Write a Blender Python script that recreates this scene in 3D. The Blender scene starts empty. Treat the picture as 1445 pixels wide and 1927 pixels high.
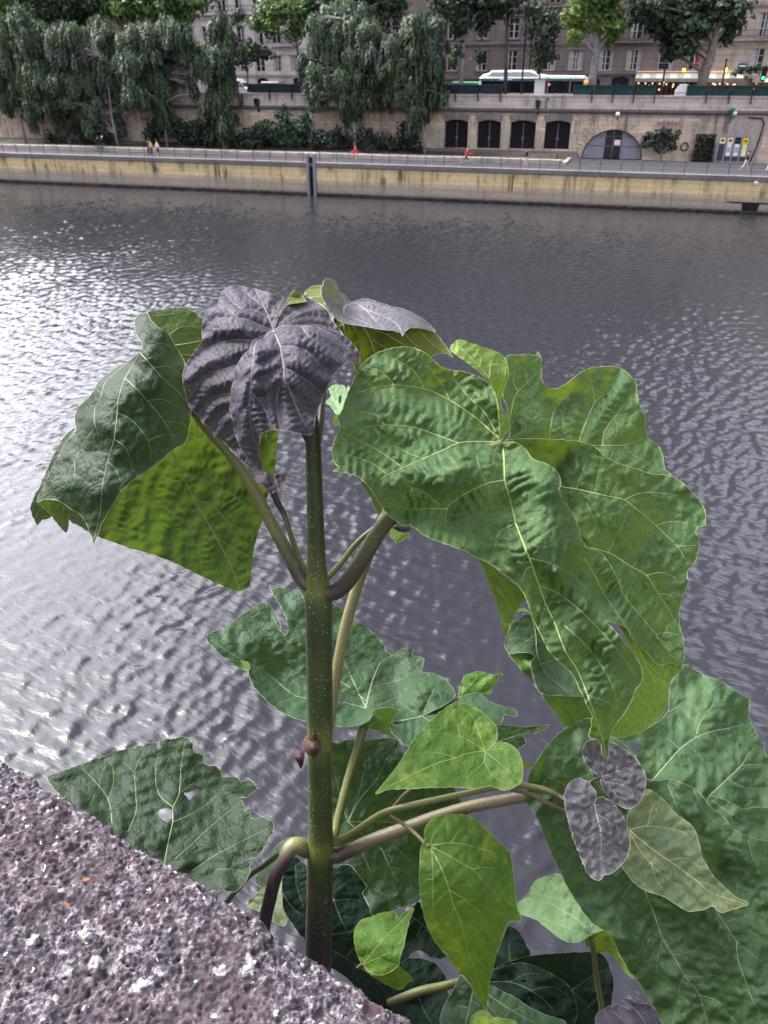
import bpy, bmesh, math, random
import numpy as np
from mathutils import Vector, Matrix
from mathutils.geometry import delaunay_2d_cdt
random.seed(7); RNG = np.random.default_rng(7)
SC = bpy.context.scene; COL = SC.collection
PI = math.pi
# ---------------------------------------------------------------- camera model (photo pixels 1445 x 1927)
PITCH = math.radians(29.7); F = 1447.0; CH = 11.8
cp, sp_ = math.cos(PITCH), math.sin(PITCH)
def ray(x, y):
    u = (x-722.5)/F; v = (963.5-y)/F
    return np.array([u, cp+v*sp_, -sp_+v*cp])
def pt(x, y, Z):                       # a point Z metres deep along the view axis
    return np.array([0, 0, CH]) + Z*ray(x, y)
ANG = math.atan2(.294, .956)           # the far bank runs along s, away from us along t
UX = np.array([math.cos(ANG), -math.sin(ANG)]); NX = np.array([math.sin(ANG), math.cos(ANG)])
def P(s, t, z=0): return (s*UX[0]+t*NX[0], s*UX[1]+t*NX[1], z)
CR = {'U':(945,0,2.89),'V':(800,100,4.516),'X':(1100,100,4.188),'Y':(0,0,2.89),'Z':(450,0,2.89),
      'G':(330,520,4.014),'H':(560,510,4.817),'I':(40,570,2.89),'J':(600,630,3.803),'K':(880,640,3.141),
      'M':(880,980,3.284),'N':(980,1240,3.108),'O':(980,1580,3.108),'P':(440,1560,3.6125),'Q':(740,1560,3.284),
      'R':(460,860,4.25),'S':(600,1300,3.010),'C':(380,1080,2.125),'D':(0,1350,2.58),'E':(540,1360,12.04),'px':(0,0,1)}
def c(n, x, y):
    a = CR[n]; return a[0]+x/a[2], a[1]+y/a[2]
def L(n, *pts):                        # list of traced points -> photo pixels (extra values kept)
    return [c(n, q[0], q[1]) + tuple(q[2:]) for q in pts]
def T(x, y, t):
    d = ray(x, y); k = t/(d[0]*NX[0]+d[1]*NX[1]); return (d[0]*UX[0]+d[1]*UX[1])*k, CH+d[2]*k
def G(x, y, z):
    d = ray(x, y); k = (z-CH)/d[2]; return (d[0]*UX[0]+d[1]*UX[1])*k, (d[0]*NX[0]+d[1]*NX[1])*k
# ---------------------------------------------------------------- materials
def nodes(name):
    m = bpy.data.materials.new(name); m.use_nodes = True
    nt = m.node_tree; return m, nt, nt.nodes, nt.links, nt.nodes['Principled BSDF']
def N(nt, typ, **kw):
    n = nt.nodes.new(typ)
    for k, v in kw.items():
        if k in n.inputs: n.inputs[k].default_value = v
        else: setattr(n, k, v)
    return n
def ramp(nt, fac, stops):
    r = nt.nodes.new('ShaderNodeValToRGB'); e = r.color_ramp.elements
    while len(e) < len(stops): e.new(0.5)
    for el, (p, col) in zip(e, stops):
        el.position = p; el.color = tuple(col)+(1,) if len(col) == 3 else col
    nt.links.new(fac, r.inputs['Fac']); return r
def mixc(nt, fac, a, b, blend='MIX'):
    m = nt.nodes.new('ShaderNodeMix'); m.data_type = 'RGBA'; m.blend_type = blend
    for sock, v in ((m.inputs['Factor'], fac), (m.inputs['A'], a), (m.inputs['B'], b)):
        pass
    ins = [i for i in m.inputs if i.enabled]
    fa = m.inputs[0]; ia = m.inputs[6]; ib = m.inputs[7]
    for sock, v in ((fa, fac), (ia, a), (ib, b)):
        if isinstance(v, bpy.types.NodeSocket): nt.links.new(v, sock)
        elif isinstance(v, (int, float)): sock.default_value = v
        else: sock.default_value = tuple(v)+(1,) if len(v) == 3 else v
    return m.outputs[2]
def math_(nt, op, a, b=None, cl=False):
    m = nt.nodes.new('ShaderNodeMath'); m.operation = op; m.use_clamp = cl
    for i, v in enumerate((a, b)):
        if v is None: continue
        if isinstance(v, bpy.types.NodeSocket): nt.links.new(v, m.inputs[i])
        else: m.inputs[i].default_value = v
    return m.outputs[0]
def coord(nt, scale=(1,1,1), rot=(0,0,0), kind='Object'):
    t = nt.nodes.new('ShaderNodeTexCoord'); mp = nt.nodes.new('ShaderNodeMapping')
    mp.inputs['Scale'].default_value = scale; mp.inputs['Rotation'].default_value = rot
    nt.links.new(t.outputs[kind], mp.inputs['Vector']); return mp.outputs[0]
def noise(nt, vec, scale, detail=4, rough=.55, dist=0):
    n = N(nt, 'ShaderNodeTexNoise', Scale=scale, Detail=detail, Roughness=rough, Distortion=dist)
    nt.links.new(vec, n.inputs['Vector']); return n.outputs['Fac']
def bump(nt, h, strength=.3, dist=.02, normal=None):
    b = N(nt, 'ShaderNodeBump', Strength=strength, Distance=dist); nt.links.new(h, b.inputs['Height'])
    if normal is not None: nt.links.new(normal, b.inputs['Normal'])
    return b.outputs[0]
_plain = {}
def plain(name, col, rough=.6, metal=0, emit=None, var=.18, scale=3.0):
    if name in _plain: return _plain[name]
    m, nt, nd, lk, b = nodes(name); b.inputs['Specular IOR Level'].default_value = .25 if rough > .3 else .5
    v = coord(nt); f = noise(nt, v, scale, 5)
    cr = ramp(nt, f, [(.3, [x*(1-var) for x in col]), (.7, [min(1, x*(1+var)) for x in col])])
    lk.new(cr.outputs[0], b.inputs['Base Color']); b.inputs['Roughness'].default_value = rough; b.inputs['Metallic'].default_value = metal
    if emit:
        b.inputs['Emission Color'].default_value = tuple(emit[0])+(1,); b.inputs['Emission Strength'].default_value = emit[1]
    _plain[name] = m; return m
def stone(name, c1, c2, mortar, bw=1.1, bh=.42, stain=(.09,.075,.085), stain_amt=.6, streak=.5, rough=.85, bands=(), msize=.012, yellow=None, bumpd=.03):
    """coursed ashlar: blocks, mottling, dark vertical runs; bands = (z0,z1,amount) of darker stone"""
    m, nt, nd, lk, b = nodes(name)
    tc = nt.nodes.new('ShaderNodeTexCoord'); se = nt.nodes.new('ShaderNodeSeparateXYZ'); lk.new(tc.outputs['Object'], se.inputs[0])
    cb = nt.nodes.new('ShaderNodeCombineXYZ'); lk.new(se.outputs[0], cb.inputs[0]); lk.new(se.outputs[2], cb.inputs[1])
    br = N(nt, 'ShaderNodeTexBrick', Scale=1.0); br.offset = .5
    br.inputs['Color1'].default_value = tuple(c1)+(1,); br.inputs['Color2'].default_value = tuple(c2)+(1,); br.inputs['Mortar'].default_value = tuple(mortar)+(1,)
    br.inputs['Mortar Size'].default_value = msize; br.inputs['Mortar Smooth'].default_value = .3; br.inputs['Bias'].default_value = 0
    br.inputs['Brick Width'].default_value = bw; br.inputs['Row Height'].default_value = bh
    lk.new(cb.outputs[0], br.inputs['Vector'])
    obj = tc.outputs['Object']
    n1 = noise(nt, obj, .35, 6, .6); n2 = noise(nt, obj, 4.0, 5, .65)
    col = br.outputs['Color']
    col = mixc(nt, ramp(nt, n2, [(.35,(0,0,0)),(.75,(.55,.55,.55))]).outputs[0], col, [x*.62 for x in c2], 'MIX')
    if yellow is not None:
        zf = ramp(nt, math_(nt, 'MULTIPLY', se.outputs[2], 1/4.0), yellow[1]).outputs[0]
        ymask = mixc(nt, 1.0, zf, ramp(nt, n1, [(.3,(.55,.55,.55)),(.6,(1,1,1))]).outputs[0], 'MULTIPLY')
        col = mixc(nt, ymask, col, mixc(nt, .38, yellow[0], col, 'MIX'), 'MIX')
    mp = nt.nodes.new('ShaderNodeMapping'); mp.inputs['Scale'].default_value = (1.6, 1, .10); lk.new(obj, mp.inputs['Vector'])
    st = noise(nt, mp.outputs[0], 1.0, 5, .65)
    big = ramp(nt, n1, [(.42,(0,0,0)),(.62,(1,1,1))]).outputs[0]
    stf = mixc(nt, 1.0, ramp(nt, st, [(.47,(0,0,0)),(.58,(streak,streak,streak))]).outputs[0], big, 'MULTIPLY')
    col = mixc(nt, stf, col, stain)
    col = mixc(nt, mixc(nt, 1.0, big, (stain_amt*.45,)*3, 'MULTIPLY'), col, stain)
    for (z0, z1, z2, z3, amt, bc) in bands:
        f1 = N(nt, 'ShaderNodeMapRange'); lk.new(se.outputs[2], f1.inputs[0]); f1.inputs[1].default_value = z0; f1.inputs[2].default_value = z1
        f2 = N(nt, 'ShaderNodeMapRange'); lk.new(se.outputs[2], f2.inputs[0]); f2.inputs[1].default_value = z3; f2.inputs[2].default_value = z2
        f = math_(nt, 'MULTIPLY', f1.outputs[0], f2.outputs[0])
        f = math_(nt, 'MULTIPLY', f, math_(nt, 'MULTIPLY', math_(nt, 'ADD', n2, .35), amt), True)
        col = mixc(nt, f, col, bc)
    lk.new(col, b.inputs['Base Color']); b.inputs['Roughness'].default_value = rough
    hh = math_(nt, 'ADD', math_(nt, 'MULTIPLY', br.outputs['Fac'], -.6), math_(nt, 'MULTIPLY', n2, .8))
    lk.new(bump(nt, hh, .6, bumpd), b.inputs['Normal'])
    return m
# ---------------------------------------------------------------- mesh building
class MB:
    def __init__(s): s.v = []; s.f = []; s.mi = []
    def add(s, v, f, mi=0):
        o = len(s.v); s.v += [tuple(map(float, p)) for p in v]; s.f += [tuple(i+o for i in q) for q in f]; s.mi += [mi]*len(f); return s
    def box(s, x0, x1, y0, y1, z0, z1, mi=0, bev=0):
        if bev:
            b = bev
            pr = [(x0+b,y0),(x1-b,y0),(x1,y0+b),(x1,y1-b),(x1-b,y1),(x0+b,y1),(x0,y1-b),(x0,y0+b)]
            cx, cy = (x0+x1)/2, (y0+y1)/2
            def ring(k, z): return [(cx+(x-cx)*k, cy+(y-cy)*k, z) for x, y in pr]
            kk = 1-b/max(1e-6, min(x1-x0, y1-y0)/2)
            rs = [ring(kk, z0), ring(1, z0+b), ring(1, z1-b), ring(kk, z1)]
            v = sum(rs, []); f = [tuple(range(7,-1,-1)), tuple(range(24,32))]
            for r in range(3):
                for i in range(8): f.append((r*8+i, r*8+(i+1)%8, r*8+8+(i+1)%8, r*8+8+i))
            return s.add(v, f, mi)
        v = [(x0,y0,z0),(x1,y0,z0),(x1,y1,z0),(x0,y1,z0),(x0,y0,z1),(x1,y0,z1),(x1,y1,z1),(x0,y1,z1)]
        return s.add(v, [(3,2,1,0),(4,5,6,7),(0,1,5,4),(1,2,6,5),(2,3,7,6),(3,0,4,7)], mi)
    def tube(s, pts, rad, n=8, mi=0, cap=True):
        pts = [np.array(p, float) for p in pts]; m = len(pts)
        if not hasattr(rad, '__len__'): rad = [rad]*m
        up = None; base = len(s.v); rings = []
        for i in range(m):
            d = pts[min(i+1, m-1)]-pts[max(i-1, 0)]; d = d/(np.linalg.norm(d)+1e-12)
            if up is None:
                up = np.cross(d, [0,0,1.0]);
                if np.linalg.norm(up) < .1: up = np.cross(d, [1.0,0,0])
            up = up-d*np.dot(up, d); up /= np.linalg.norm(up)+1e-12
            w = np.cross(d, up)
            rings.append([pts[i]+rad[i]*(math.cos(a)*up+math.sin(a)*w) for a in [2*PI*k/n for k in range(n)]])
        v = [p for r in rings for p in r]; f = []
        for i in range(m-1):
            for k in range(n): f.append((i*n+k, i*n+(k+1)%n, (i+1)*n+(k+1)%n, (i+1)*n+k))
        if cap: f += [tuple(range(n-1,-1,-1)), tuple((m-1)*n+k for k in range(n))]
        return s.add(v, f, mi)
    def ball(s, ctr, r, n=10, m=6, mi=0):
        r = r if hasattr(r, '__len__') else (r,r,r); v = [(ctr[0],ctr[1],ctr[2]-r[2])]; f = []
        for j in range(1, m):
            a = -PI/2+PI*j/m
            for k in range(n): v.append((ctr[0]+r[0]*math.cos(a)*math.cos(2*PI*k/n), ctr[1]+r[1]*math.cos(a)*math.sin(2*PI*k/n), ctr[2]+r[2]*math.sin(a)))
        v.append((ctr[0],ctr[1],ctr[2]+r[2])); e = len(v)-1
        for k in range(n):
            f.append((0, 1+(k+1)%n, 1+k)); f.append((e, 1+(m-2)*n+k, 1+(m-2)*n+(k+1)%n))
            for j in range(m-2): f.append((1+j*n+k, 1+j*n+(k+1)%n, 1+(j+1)*n+(k+1)%n, 1+(j+1)*n+k))
        return s.add(v, f, mi)
    def prism(s, poly, y0, y1, mi=0):          # poly in (x,z), extruded along y
        n = len(poly); v = [(x,y0,z) for x,z in poly]+[(x,y1,z) for x,z in poly]
        f = [tuple(range(n)), tuple(range(2*n-1, n-1, -1))]+[(i, i+n, (i+1)%n+n, (i+1)%n) for i in range(n)]
        return s.add(v, f, mi)
    def mesh(s, name, mats, smooth=False):
        me = bpy.data.meshes.new(name); me.from_pydata(s.v, [], s.f)
        for m in (mats if isinstance(mats, (list, tuple)) else [mats]): me.materials.append(m)
        if any(s.mi): me.polygons.foreach_set('material_index', s.mi)
        if smooth: me.polygons.foreach_set('use_smooth', [True]*len(me.polygons))
        me.update(); return me
def link(name, data, parent=None):
    o = bpy.data.objects.new(name, data); COL.objects.link(o)
    if parent is not None: o.parent = parent
    return o
def tag(o, label, cat, group=None):
    o['label'] = label; o['category'] = cat
    if group: o['group'] = group
    return o
def thing(name, label, cat, s, t, z, rot=0, group=None):      # Empty in far-bank coordinates
    o = link(name, None); o.location = P(s, t, z); o.rotation_euler = (0, 0, -ANG+rot); o.empty_display_size = .3
    return tag(o, label, cat, group)
def part(name, mb, mats, parent, smooth=False):
    return link(name, mb.mesh(name, mats, smooth), parent)
def solo(name, mb, mats, s, t, z, smooth=False):
    o = link(name, mb.mesh(name, mats, smooth)); o.location = P(s, t, z); o.rotation_euler = (0, 0, -ANG); return o
def struct(name, mb, mats, s=0, t=0, z=0, smooth=False):
    o = solo(name, mb, mats, s, t, z, smooth); o['kind'] = 'structure'; return o
def inside(poly, X, Y):
    p = np.asarray(poly); r = np.zeros(len(X), bool); j = len(p)-1
    for i in range(len(p)):
        xi, yi = p[i]; xj, yj = p[j]
        cnd = ((yi > Y) != (yj > Y)) & (X < (xj-xi)*(Y-yi)/((yj-yi) if yj != yi else 1e-12)+xi)
        r ^= cnd; j = i
    return r
def panel(mb, outer, holes, y, depth, mi=0, rev=0):
    """flat wall face in x,z at y with openings and their reveals running back by depth"""
    vs = []; es = []
    for poly in [outer]+holes:
        o = len(vs); vs += [Vector(q) for q in poly]; es += [(o+i, o+(i+1)%len(poly)) for i in range(len(poly))]
    v2, e2, f2, *_ = delaunay_2d_cdt(vs, es, [], 0, 1e-5)
    cx = np.array([[sum(v2[i][k] for i in f)/len(f) for k in (0,1)] for f in f2])
    keep = inside(outer, cx[:,0], cx[:,1])
    for h in holes: keep &= ~inside(h, cx[:,0], cx[:,1])
    fs = []
    for f, k in zip(f2, keep):
        if not k: continue
        a = sum(v2[f[i]][0]*v2[f[(i+1)%len(f)]][1]-v2[f[(i+1)%len(f)]][0]*v2[f[i]][1] for i in range(len(f)))
        fs.append(tuple(f) if a > 0 else tuple(f[::-1]))
    mb.add([(p[0], y, p[1]) for p in v2], fs, mi)
    for h in holes:
        n = len(h); a = sum(h[i][0]*h[(i+1)%n][1]-h[(i+1)%n][0]*h[i][1] for i in range(n))
        hh = h if a > 0 else h[::-1]
        mb.add([(x, y, z) for x, z in hh]+[(x, y+depth, z) for x, z in hh], [(i, i+n, (i+1)%n+n, (i+1)%n) for i in range(n)], rev)
def rect(x0, x1, z0, z1): return [(x0,z0),(x1,z0),(x1,z1),(x0,z1)]
def archtop(x0, x1, z0, z1, rise, n=8):
    pts = [(x0,z0),(x1,z0),(x1,z1-rise)]
    for i in range(1, n): 
        a = i/n; x = x1+(x0-x1)*a; pts.append((x, z1-rise+rise*(1-(2*a-1)**2)))
    pts.append((x0, z1-rise)); return pts
def npmesh(name, V, Fq, mats, mi=None, smooth=False):
    me = bpy.data.meshes.new(name); V = np.asarray(V, np.float32); Fq = np.asarray(Fq, np.int32); k = Fq.shape[1]
    me.vertices.add(len(V)); me.vertices.foreach_set('co', V.ravel())
    me.loops.add(Fq.size); me.loops.foreach_set('vertex_index', Fq.ravel())
    me.polygons.add(len(Fq)); me.polygons.foreach_set('loop_start', np.arange(0, Fq.size, k, dtype=np.int32))
    for m in (mats if isinstance(mats, (list, tuple)) else [mats]): me.materials.append(m)
    if mi is not None: me.polygons.foreach_set('material_index', np.asarray(mi, np.int32))
    if smooth: me.polygons.foreach_set('use_smooth', np.ones(len(Fq), bool))
    me.update(calc_edges=True); me.validate(); return me
# ---------------------------------------------------------------- camera, sky, sun
cam = bpy.data.objects.new('camera', bpy.data.cameras.new('camera')); COL.objects.link(cam)
cam.location = (0, 0, CH); cam.rotation_euler = (PI/2-PITCH, 0, 0)
cam.data.sensor_fit = 'HORIZONTAL'; cam.data.sensor_width = 36; cam.data.lens = 36*F/1445
cam.data.clip_start = .02; cam.data.clip_end = 3000; SC.camera = cam
cam.data.dof.use_dof = True; cam.data.dof.focus_distance = 1.02; cam.data.dof.aperture_fstop = 20.0
SUN_EL, SUN_AZ = math.radians(55), math.radians(-66)       # azimuth from +Y, negative = to the left
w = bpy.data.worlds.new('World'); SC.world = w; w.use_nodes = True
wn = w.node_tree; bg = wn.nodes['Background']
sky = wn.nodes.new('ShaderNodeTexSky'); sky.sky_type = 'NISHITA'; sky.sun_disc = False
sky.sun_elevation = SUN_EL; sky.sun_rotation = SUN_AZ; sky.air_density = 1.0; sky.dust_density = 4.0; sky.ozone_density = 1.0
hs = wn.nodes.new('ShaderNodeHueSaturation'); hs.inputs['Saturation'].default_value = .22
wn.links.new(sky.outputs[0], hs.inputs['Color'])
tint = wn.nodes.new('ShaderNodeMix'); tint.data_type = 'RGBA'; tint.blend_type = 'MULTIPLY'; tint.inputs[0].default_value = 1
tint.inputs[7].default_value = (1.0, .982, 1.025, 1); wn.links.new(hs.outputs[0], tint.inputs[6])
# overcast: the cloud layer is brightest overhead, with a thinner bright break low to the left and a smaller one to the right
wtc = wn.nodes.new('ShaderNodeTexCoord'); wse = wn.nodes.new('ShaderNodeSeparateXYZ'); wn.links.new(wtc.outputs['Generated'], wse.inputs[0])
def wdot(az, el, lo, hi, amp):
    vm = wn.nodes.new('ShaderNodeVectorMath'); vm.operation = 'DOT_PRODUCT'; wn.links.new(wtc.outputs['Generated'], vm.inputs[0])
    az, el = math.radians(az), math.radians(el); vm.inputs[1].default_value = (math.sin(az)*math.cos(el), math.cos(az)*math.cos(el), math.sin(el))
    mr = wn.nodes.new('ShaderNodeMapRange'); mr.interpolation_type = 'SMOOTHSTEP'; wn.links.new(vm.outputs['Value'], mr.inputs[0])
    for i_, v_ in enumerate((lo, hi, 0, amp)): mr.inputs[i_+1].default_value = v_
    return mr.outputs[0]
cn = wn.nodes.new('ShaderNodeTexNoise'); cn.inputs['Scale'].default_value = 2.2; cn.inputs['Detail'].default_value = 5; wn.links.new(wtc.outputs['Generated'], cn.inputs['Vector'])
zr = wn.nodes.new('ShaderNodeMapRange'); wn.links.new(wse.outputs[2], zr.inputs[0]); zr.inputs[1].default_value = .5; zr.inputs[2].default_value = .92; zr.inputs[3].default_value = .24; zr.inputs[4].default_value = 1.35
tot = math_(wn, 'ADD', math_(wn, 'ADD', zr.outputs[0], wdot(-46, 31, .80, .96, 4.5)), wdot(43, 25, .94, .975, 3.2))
tot = math_(wn, 'ADD', tot, wdot(165, 25, .45, .95, 1.55))  # added bright sky patch behind the camera, lifts the far bank
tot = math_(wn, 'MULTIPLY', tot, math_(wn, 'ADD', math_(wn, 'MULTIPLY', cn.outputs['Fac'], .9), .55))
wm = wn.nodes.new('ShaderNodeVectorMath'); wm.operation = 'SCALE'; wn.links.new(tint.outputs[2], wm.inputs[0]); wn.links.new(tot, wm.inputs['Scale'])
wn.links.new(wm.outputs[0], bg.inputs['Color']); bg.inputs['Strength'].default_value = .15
sl = bpy.data.lights.new('sun', 'SUN'); sl.energy = 1.5; sl.angle = math.radians(16); sl.color = (1, .96, .9)
so = bpy.data.objects.new('sun', sl); COL.objects.link(so)
sd = Vector((math.sin(SUN_AZ)*math.cos(SUN_EL), math.cos(SUN_AZ)*math.cos(SUN_EL), math.sin(SUN_EL)))
so.rotation_euler = sd.to_track_quat('Z', 'Y').to_euler(); so.location = (-20, 30, 60)
SC.view_settings.view_transform = 'Standard'; SC.view_settings.look = 'None'; SC.view_settings.exposure = 1.0; SC.view_settings.gamma = 1
# ================================================================ FAR BANK
M_quay = stone('quay_stone', (.72,.59,.42), (.6,.5,.36), (.27,.23,.19), 1.25, .5, stain=(.10,.08,.08), stain_amt=.5, streak=1.0, msize=.022,
    bands=[(-1,-.5,.15,.55,1.6,(.025,.022,.02)), (.1,.4,1.1,1.7,.85,(.30,.25,.22)), (2.75,2.85,4,4.2,.5,(.2,.18,.18))], yellow=((.95,.68,.26), [(.30,(0,0,0)),(.42,(.75,.75,.75)),(.68,(.75,.75,.75)),(.74,(0,0,0))]))
M_coping = stone('coping_stone', (.21,.195,.20), (.14,.13,.14), (.2,.18,.18), 2.2, 3, stain_amt=.3, streak=.3)
M_wall = stone('embankment_stone', (.80,.63,.49), (.58,.46,.37), (.24,.20,.19), 1.0, .40, stain=(.10,.08,.085), stain_amt=.55, streak=.8, bands=[(7.5,8.0,8.3,8.5,1.0,(.09,.075,.085))], msize=.014)
M_parap = stone('parapet_stone', (.66,.57,.52), (.53,.46,.43), (.2,.17,.17), 1.6, .48, stain_amt=.35, streak=.5)
M_paleblock = stone('pale_block_stone', (.60,.53,.44), (.48,.42,.36), (.3,.27,.25), .9, .36, stain_amt=.4, streak=.4)
M_asph = plain('walkway_asphalt', (.042,.040,.046), .9, var=.2, scale=1.2)
M_street = plain('street_asphalt', (.06,.058,.065), .9, scale=.8)
M_soil = plain('bank_soil', (.055,.05,.04), .95, var=.5, scale=1.5)
M_dark = plain('dark_paint_and_shade', (.010,.008,.013), .5)  # also stands in for the dark of unlit interiors and the quay notch
M_door = plain('door_wood', (.006,.004,.010), .6, var=.5, scale=6)
M_iron = plain('dark_iron', (.03,.028,.034), .5, .2)
M_steel = plain('galvanised_steel', (.30,.31,.36), .45, .6)
M_rail = plain('grey_rail', (.13,.13,.15), .5, .2)
M_green = plain('box_green', (.012,.045,.045), .45, var=.4, scale=2)
M_greenlid = plain('box_lid', (.02,.035,.045), .4, var=.3)
M_white = plain('white_paint', (.75,.75,.76), .4, var=.05)
M_cream = plain('cream_canvas', (.62,.58,.48), .8, var=.1)
M_canvas2 = plain('sage_canvas', (.36,.38,.31), .8, var=.1)
M_glass = plain('window_glass', (.025,.025,.035), .08, var=.4)
M_frame = plain('window_frame', (.55,.52,.52), .5, var=.06)
M_teal = plain('teal_paint', (.03,.22,.20), .4)
M_gatep = plain('gate_panel', (.27,.27,.33), .55, .1, var=.12, scale=2)
M_globe = plain('globe_glass', (.8,.8,.82), .3)
M_red = plain('red_cloth', (.72,.05,.06), .8, var=.12); M_navy = plain('navy_cloth', (.015,.017,.035), .8)
M_black = plain('black_cloth', (.02,.018,.025), .8); M_skin = plain('skin', (.55,.33,.25), .55, var=.05)
M_hair = plain('hair', (.03,.02,.018), .6); M_whitec = plain('white_cloth', (.78,.76,.76), .85, var=.05)
M_pink = plain('pink_cloth', (.62,.45,.47), .85); M_khaki = plain('light_trousers', (.55,.48,.45), .85); M_orange = plain('orange_cloth', (.75,.42,.10), .8)
M_shoe = plain('shoe', (.3,.28,.3), .7); M_helmet = plain('white_helmet', (.85,.85,.85), .3, var=.02)
M_yel = plain('yellow_print', (.85,.55,.03), .6); M_paper = plain('paper_print', (.8,.79,.8), .7, var=.03); M_creamp = plain('cream_print', (.8,.68,.45), .7)
M_bark = plain('plane_bark', (.23,.20,.17), .9, var=.45, scale=4); M_bark2 = plain('dark_bark', (.10,.085,.085), .9, var=.4, scale=4); M_bark3 = plain('grey_bark', (.28,.25,.26), .9, var=.3, scale=3)
def emis(name, col, st):
    return plain(name, [min(1, x) for x in col], .5, emit=(col, st))
M_lampy = emis('yellow_lamp', (1,.72,.03), 1.8); M_lampw = emis('warm_lamp', (1,.62,.30), 1.2); M_tg = emis('green_light', (.05,.9,.65), 1.5); M_tr = emis('red_light', (1,.05,.08), 1.5); M_org = emis('orange_light', (1,.25,.06), 1.6)
def foliage(name, ca, cb, cc, tr=.3, sc=.45):
    m, nt, nd, lk, b = nodes(name); v = coord(nt)
    f = math_(nt, 'ADD', math_(nt, 'MULTIPLY', noise(nt, v, sc, 3), .6), math_(nt, 'MULTIPLY', noise(nt, v, 5.0, 2), .4))
    cr = ramp(nt, f, [(.36, ca), (.5, cb), (.66, cc)]); lk.new(cr.outputs[0], b.inputs['Base Color']); b.inputs['Roughness'].default_value = .6
    t = nt.nodes.new('ShaderNodeBsdfTranslucent'); lk.new(cr.outputs[0], t.inputs['Color'])
    mx = nt.nodes.new('ShaderNodeMixShader'); mx.inputs[0].default_value = tr; lk.new(b.outputs[0], mx.inputs[1]); lk.new(t.outputs[0], mx.inputs[2])
    lk.new(mx.outputs[0], nd['Material Output'].inputs['Surface']); return m
F_willow = foliage('willow_leaves', (.036,.066,.048), (.074,.115,.070), (.19,.25,.12))
F_plane = foliage('plane_leaves', (.05,.09,.035), (.09,.16,.045), (.2,.3,.07))
F_bright = foliage('bright_plane_leaves', (.05,.10,.03), (.11,.19,.04), (.24,.34,.07))
F_dark = foliage('dark_plane_leaves', (.02,.04,.028), (.035,.065,.035), (.08,.12,.05))
F_bush = foliage('bush_leaves', (.016,.045,.028), (.03,.08,.04), (.06,.14,.06))
F_bush2 = foliage('dark_bush_leaves', (.015,.03,.024), (.028,.05,.035), (.05,.085,.05))
# ---- ground, water, quay
def waves(x, y):
    r = np.random.default_rng(21); xw = x+.22*np.sin(y*.9+1.3); yw = y+.2*np.sin(x*.8)
    h = np.zeros_like(x); n = 96
    for k in range(n):
        lam = .24*(4.6/.24)**((k+r.random())/n); a = math.radians(112)+r.normal()*.6 if k % 4 else r.random()*6.283; kk = 2*PI/lam
        wgt = math.exp(-((math.log(lam)-math.log(.42))/.85)**2)
        h += .215*wgt/math.sqrt(n*.42)/kk*np.sin(kk*(xw*math.cos(a)+yw*math.sin(a))+r.random()*6.283)*math.sqrt(2)
    g = .5*np.sin(x*.9-y*.35)*np.sin(y*.55+x*.2)+.5*np.sin(x*.21+.5*np.sin(y*.13))+.5*np.sin(y*.17+x*.06+2)+.4*np.sin(x*.37-y*.29+1)
    h = h*np.clip(1.0+.45*g, .3, 1.7)*np.clip(.48+np.hypot(x,y)/48, .58, 1.5)
    return h+.25*np.abs(h)-.01
rd = np.exp(np.linspace(math.log(4.5), math.log(128), 760)); aa = np.linspace(math.radians(-62), math.radians(62), 860)
RR, AA = np.meshgrid(rd, aa, indexing='ij'); WX = RR*np.sin(AA); WY = RR*np.cos(AA)
WZ = waves(WX, WY); ii = np.arange(RR.size).reshape(RR.shape); keep = (WX*NX[0]+WY*NX[1]) < 87.5
Q = np.stack([ii[:-1,:-1], ii[:-1,1:], ii[1:,1:], ii[1:,:-1]], -1)[keep[:-1,:-1]]
WV = np.stack([WX, WY, WZ], -1).reshape(-1,3); nq = np.cross(WV[Q[0,1]]-WV[Q[0,0]], WV[Q[0,3]]-WV[Q[0,0]])
if nq[2] < 0: Q = Q[:, ::-1]
mw, nt, nd, lk, b = nodes('river_water')
b.inputs['Base Color'].default_value = (.019,.020,.025,1); b.inputs['Roughness'].default_value = .06; b.inputs['IOR'].default_value = 1.33
o1 = coord(nt, (1,1,1), (0,0,math.radians(28))); mp = nt.nodes.new('ShaderNodeMapping'); mp.inputs['Scale'].default_value = (.6, 1.5, 1); lk.new(o1, mp.inputs['Vector'])
lk.new(bump(nt, math_(nt, 'MULTIPLY', noise(nt, mp.outputs[0], 5.0, 3, .5, .3), .022), .9, 1.0), b.inputs['Normal'])
wo = link('river', npmesh('river', WV, Q, mw, smooth=True)); wo['kind'] = 'structure'
fl_ = MB(); fl_.add([(-420,-60,-.6),(300,-60,-.6),(300,86.5,-.6),(-420,86.5,-.6)], [(0,1,2,3)]); struct('river_outer', fl_, mw)  # flat outer water sheet lying below the waves
gb = MB()       # lower walkway, soil strip, street and land beyond
gb.add([(-420,86.75,3.3),(300,86.75,3.3),(300,110,3.3),(-420,110,3.3)], [(0,1,2,3)]); struct('walkway', gb, M_asph)
gb = MB(); gb.add([(-420,92.55,3.31),(-9.5,92.55,3.31),(-9.5,96,3.42),(-9.5,100.2,3.95),(-420,100.2,3.95),(-420,96,3.42)], [(0,1,2,5),(5,2,3,4)]); struct('planting_strip', gb, M_soil)
gb = MB(); gb.add([(-420,100.6,8.95),(300,100.6,8.95),(300,1500,8.95),(-420,1500,8.95)], [(0,1,2,3)]); struct('street', gb, M_street)
gb = MB(); gb.add([(-420,119.8,9.09),(300,119.8,9.09),(300,125.2,9.09),(-420,125.2,9.09),(-420,119.8,8.9),(300,119.8,8.9)], [(0,1,2,3),(4,5,1,0)]); struct('far_pavement', gb, M_asph)
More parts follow.
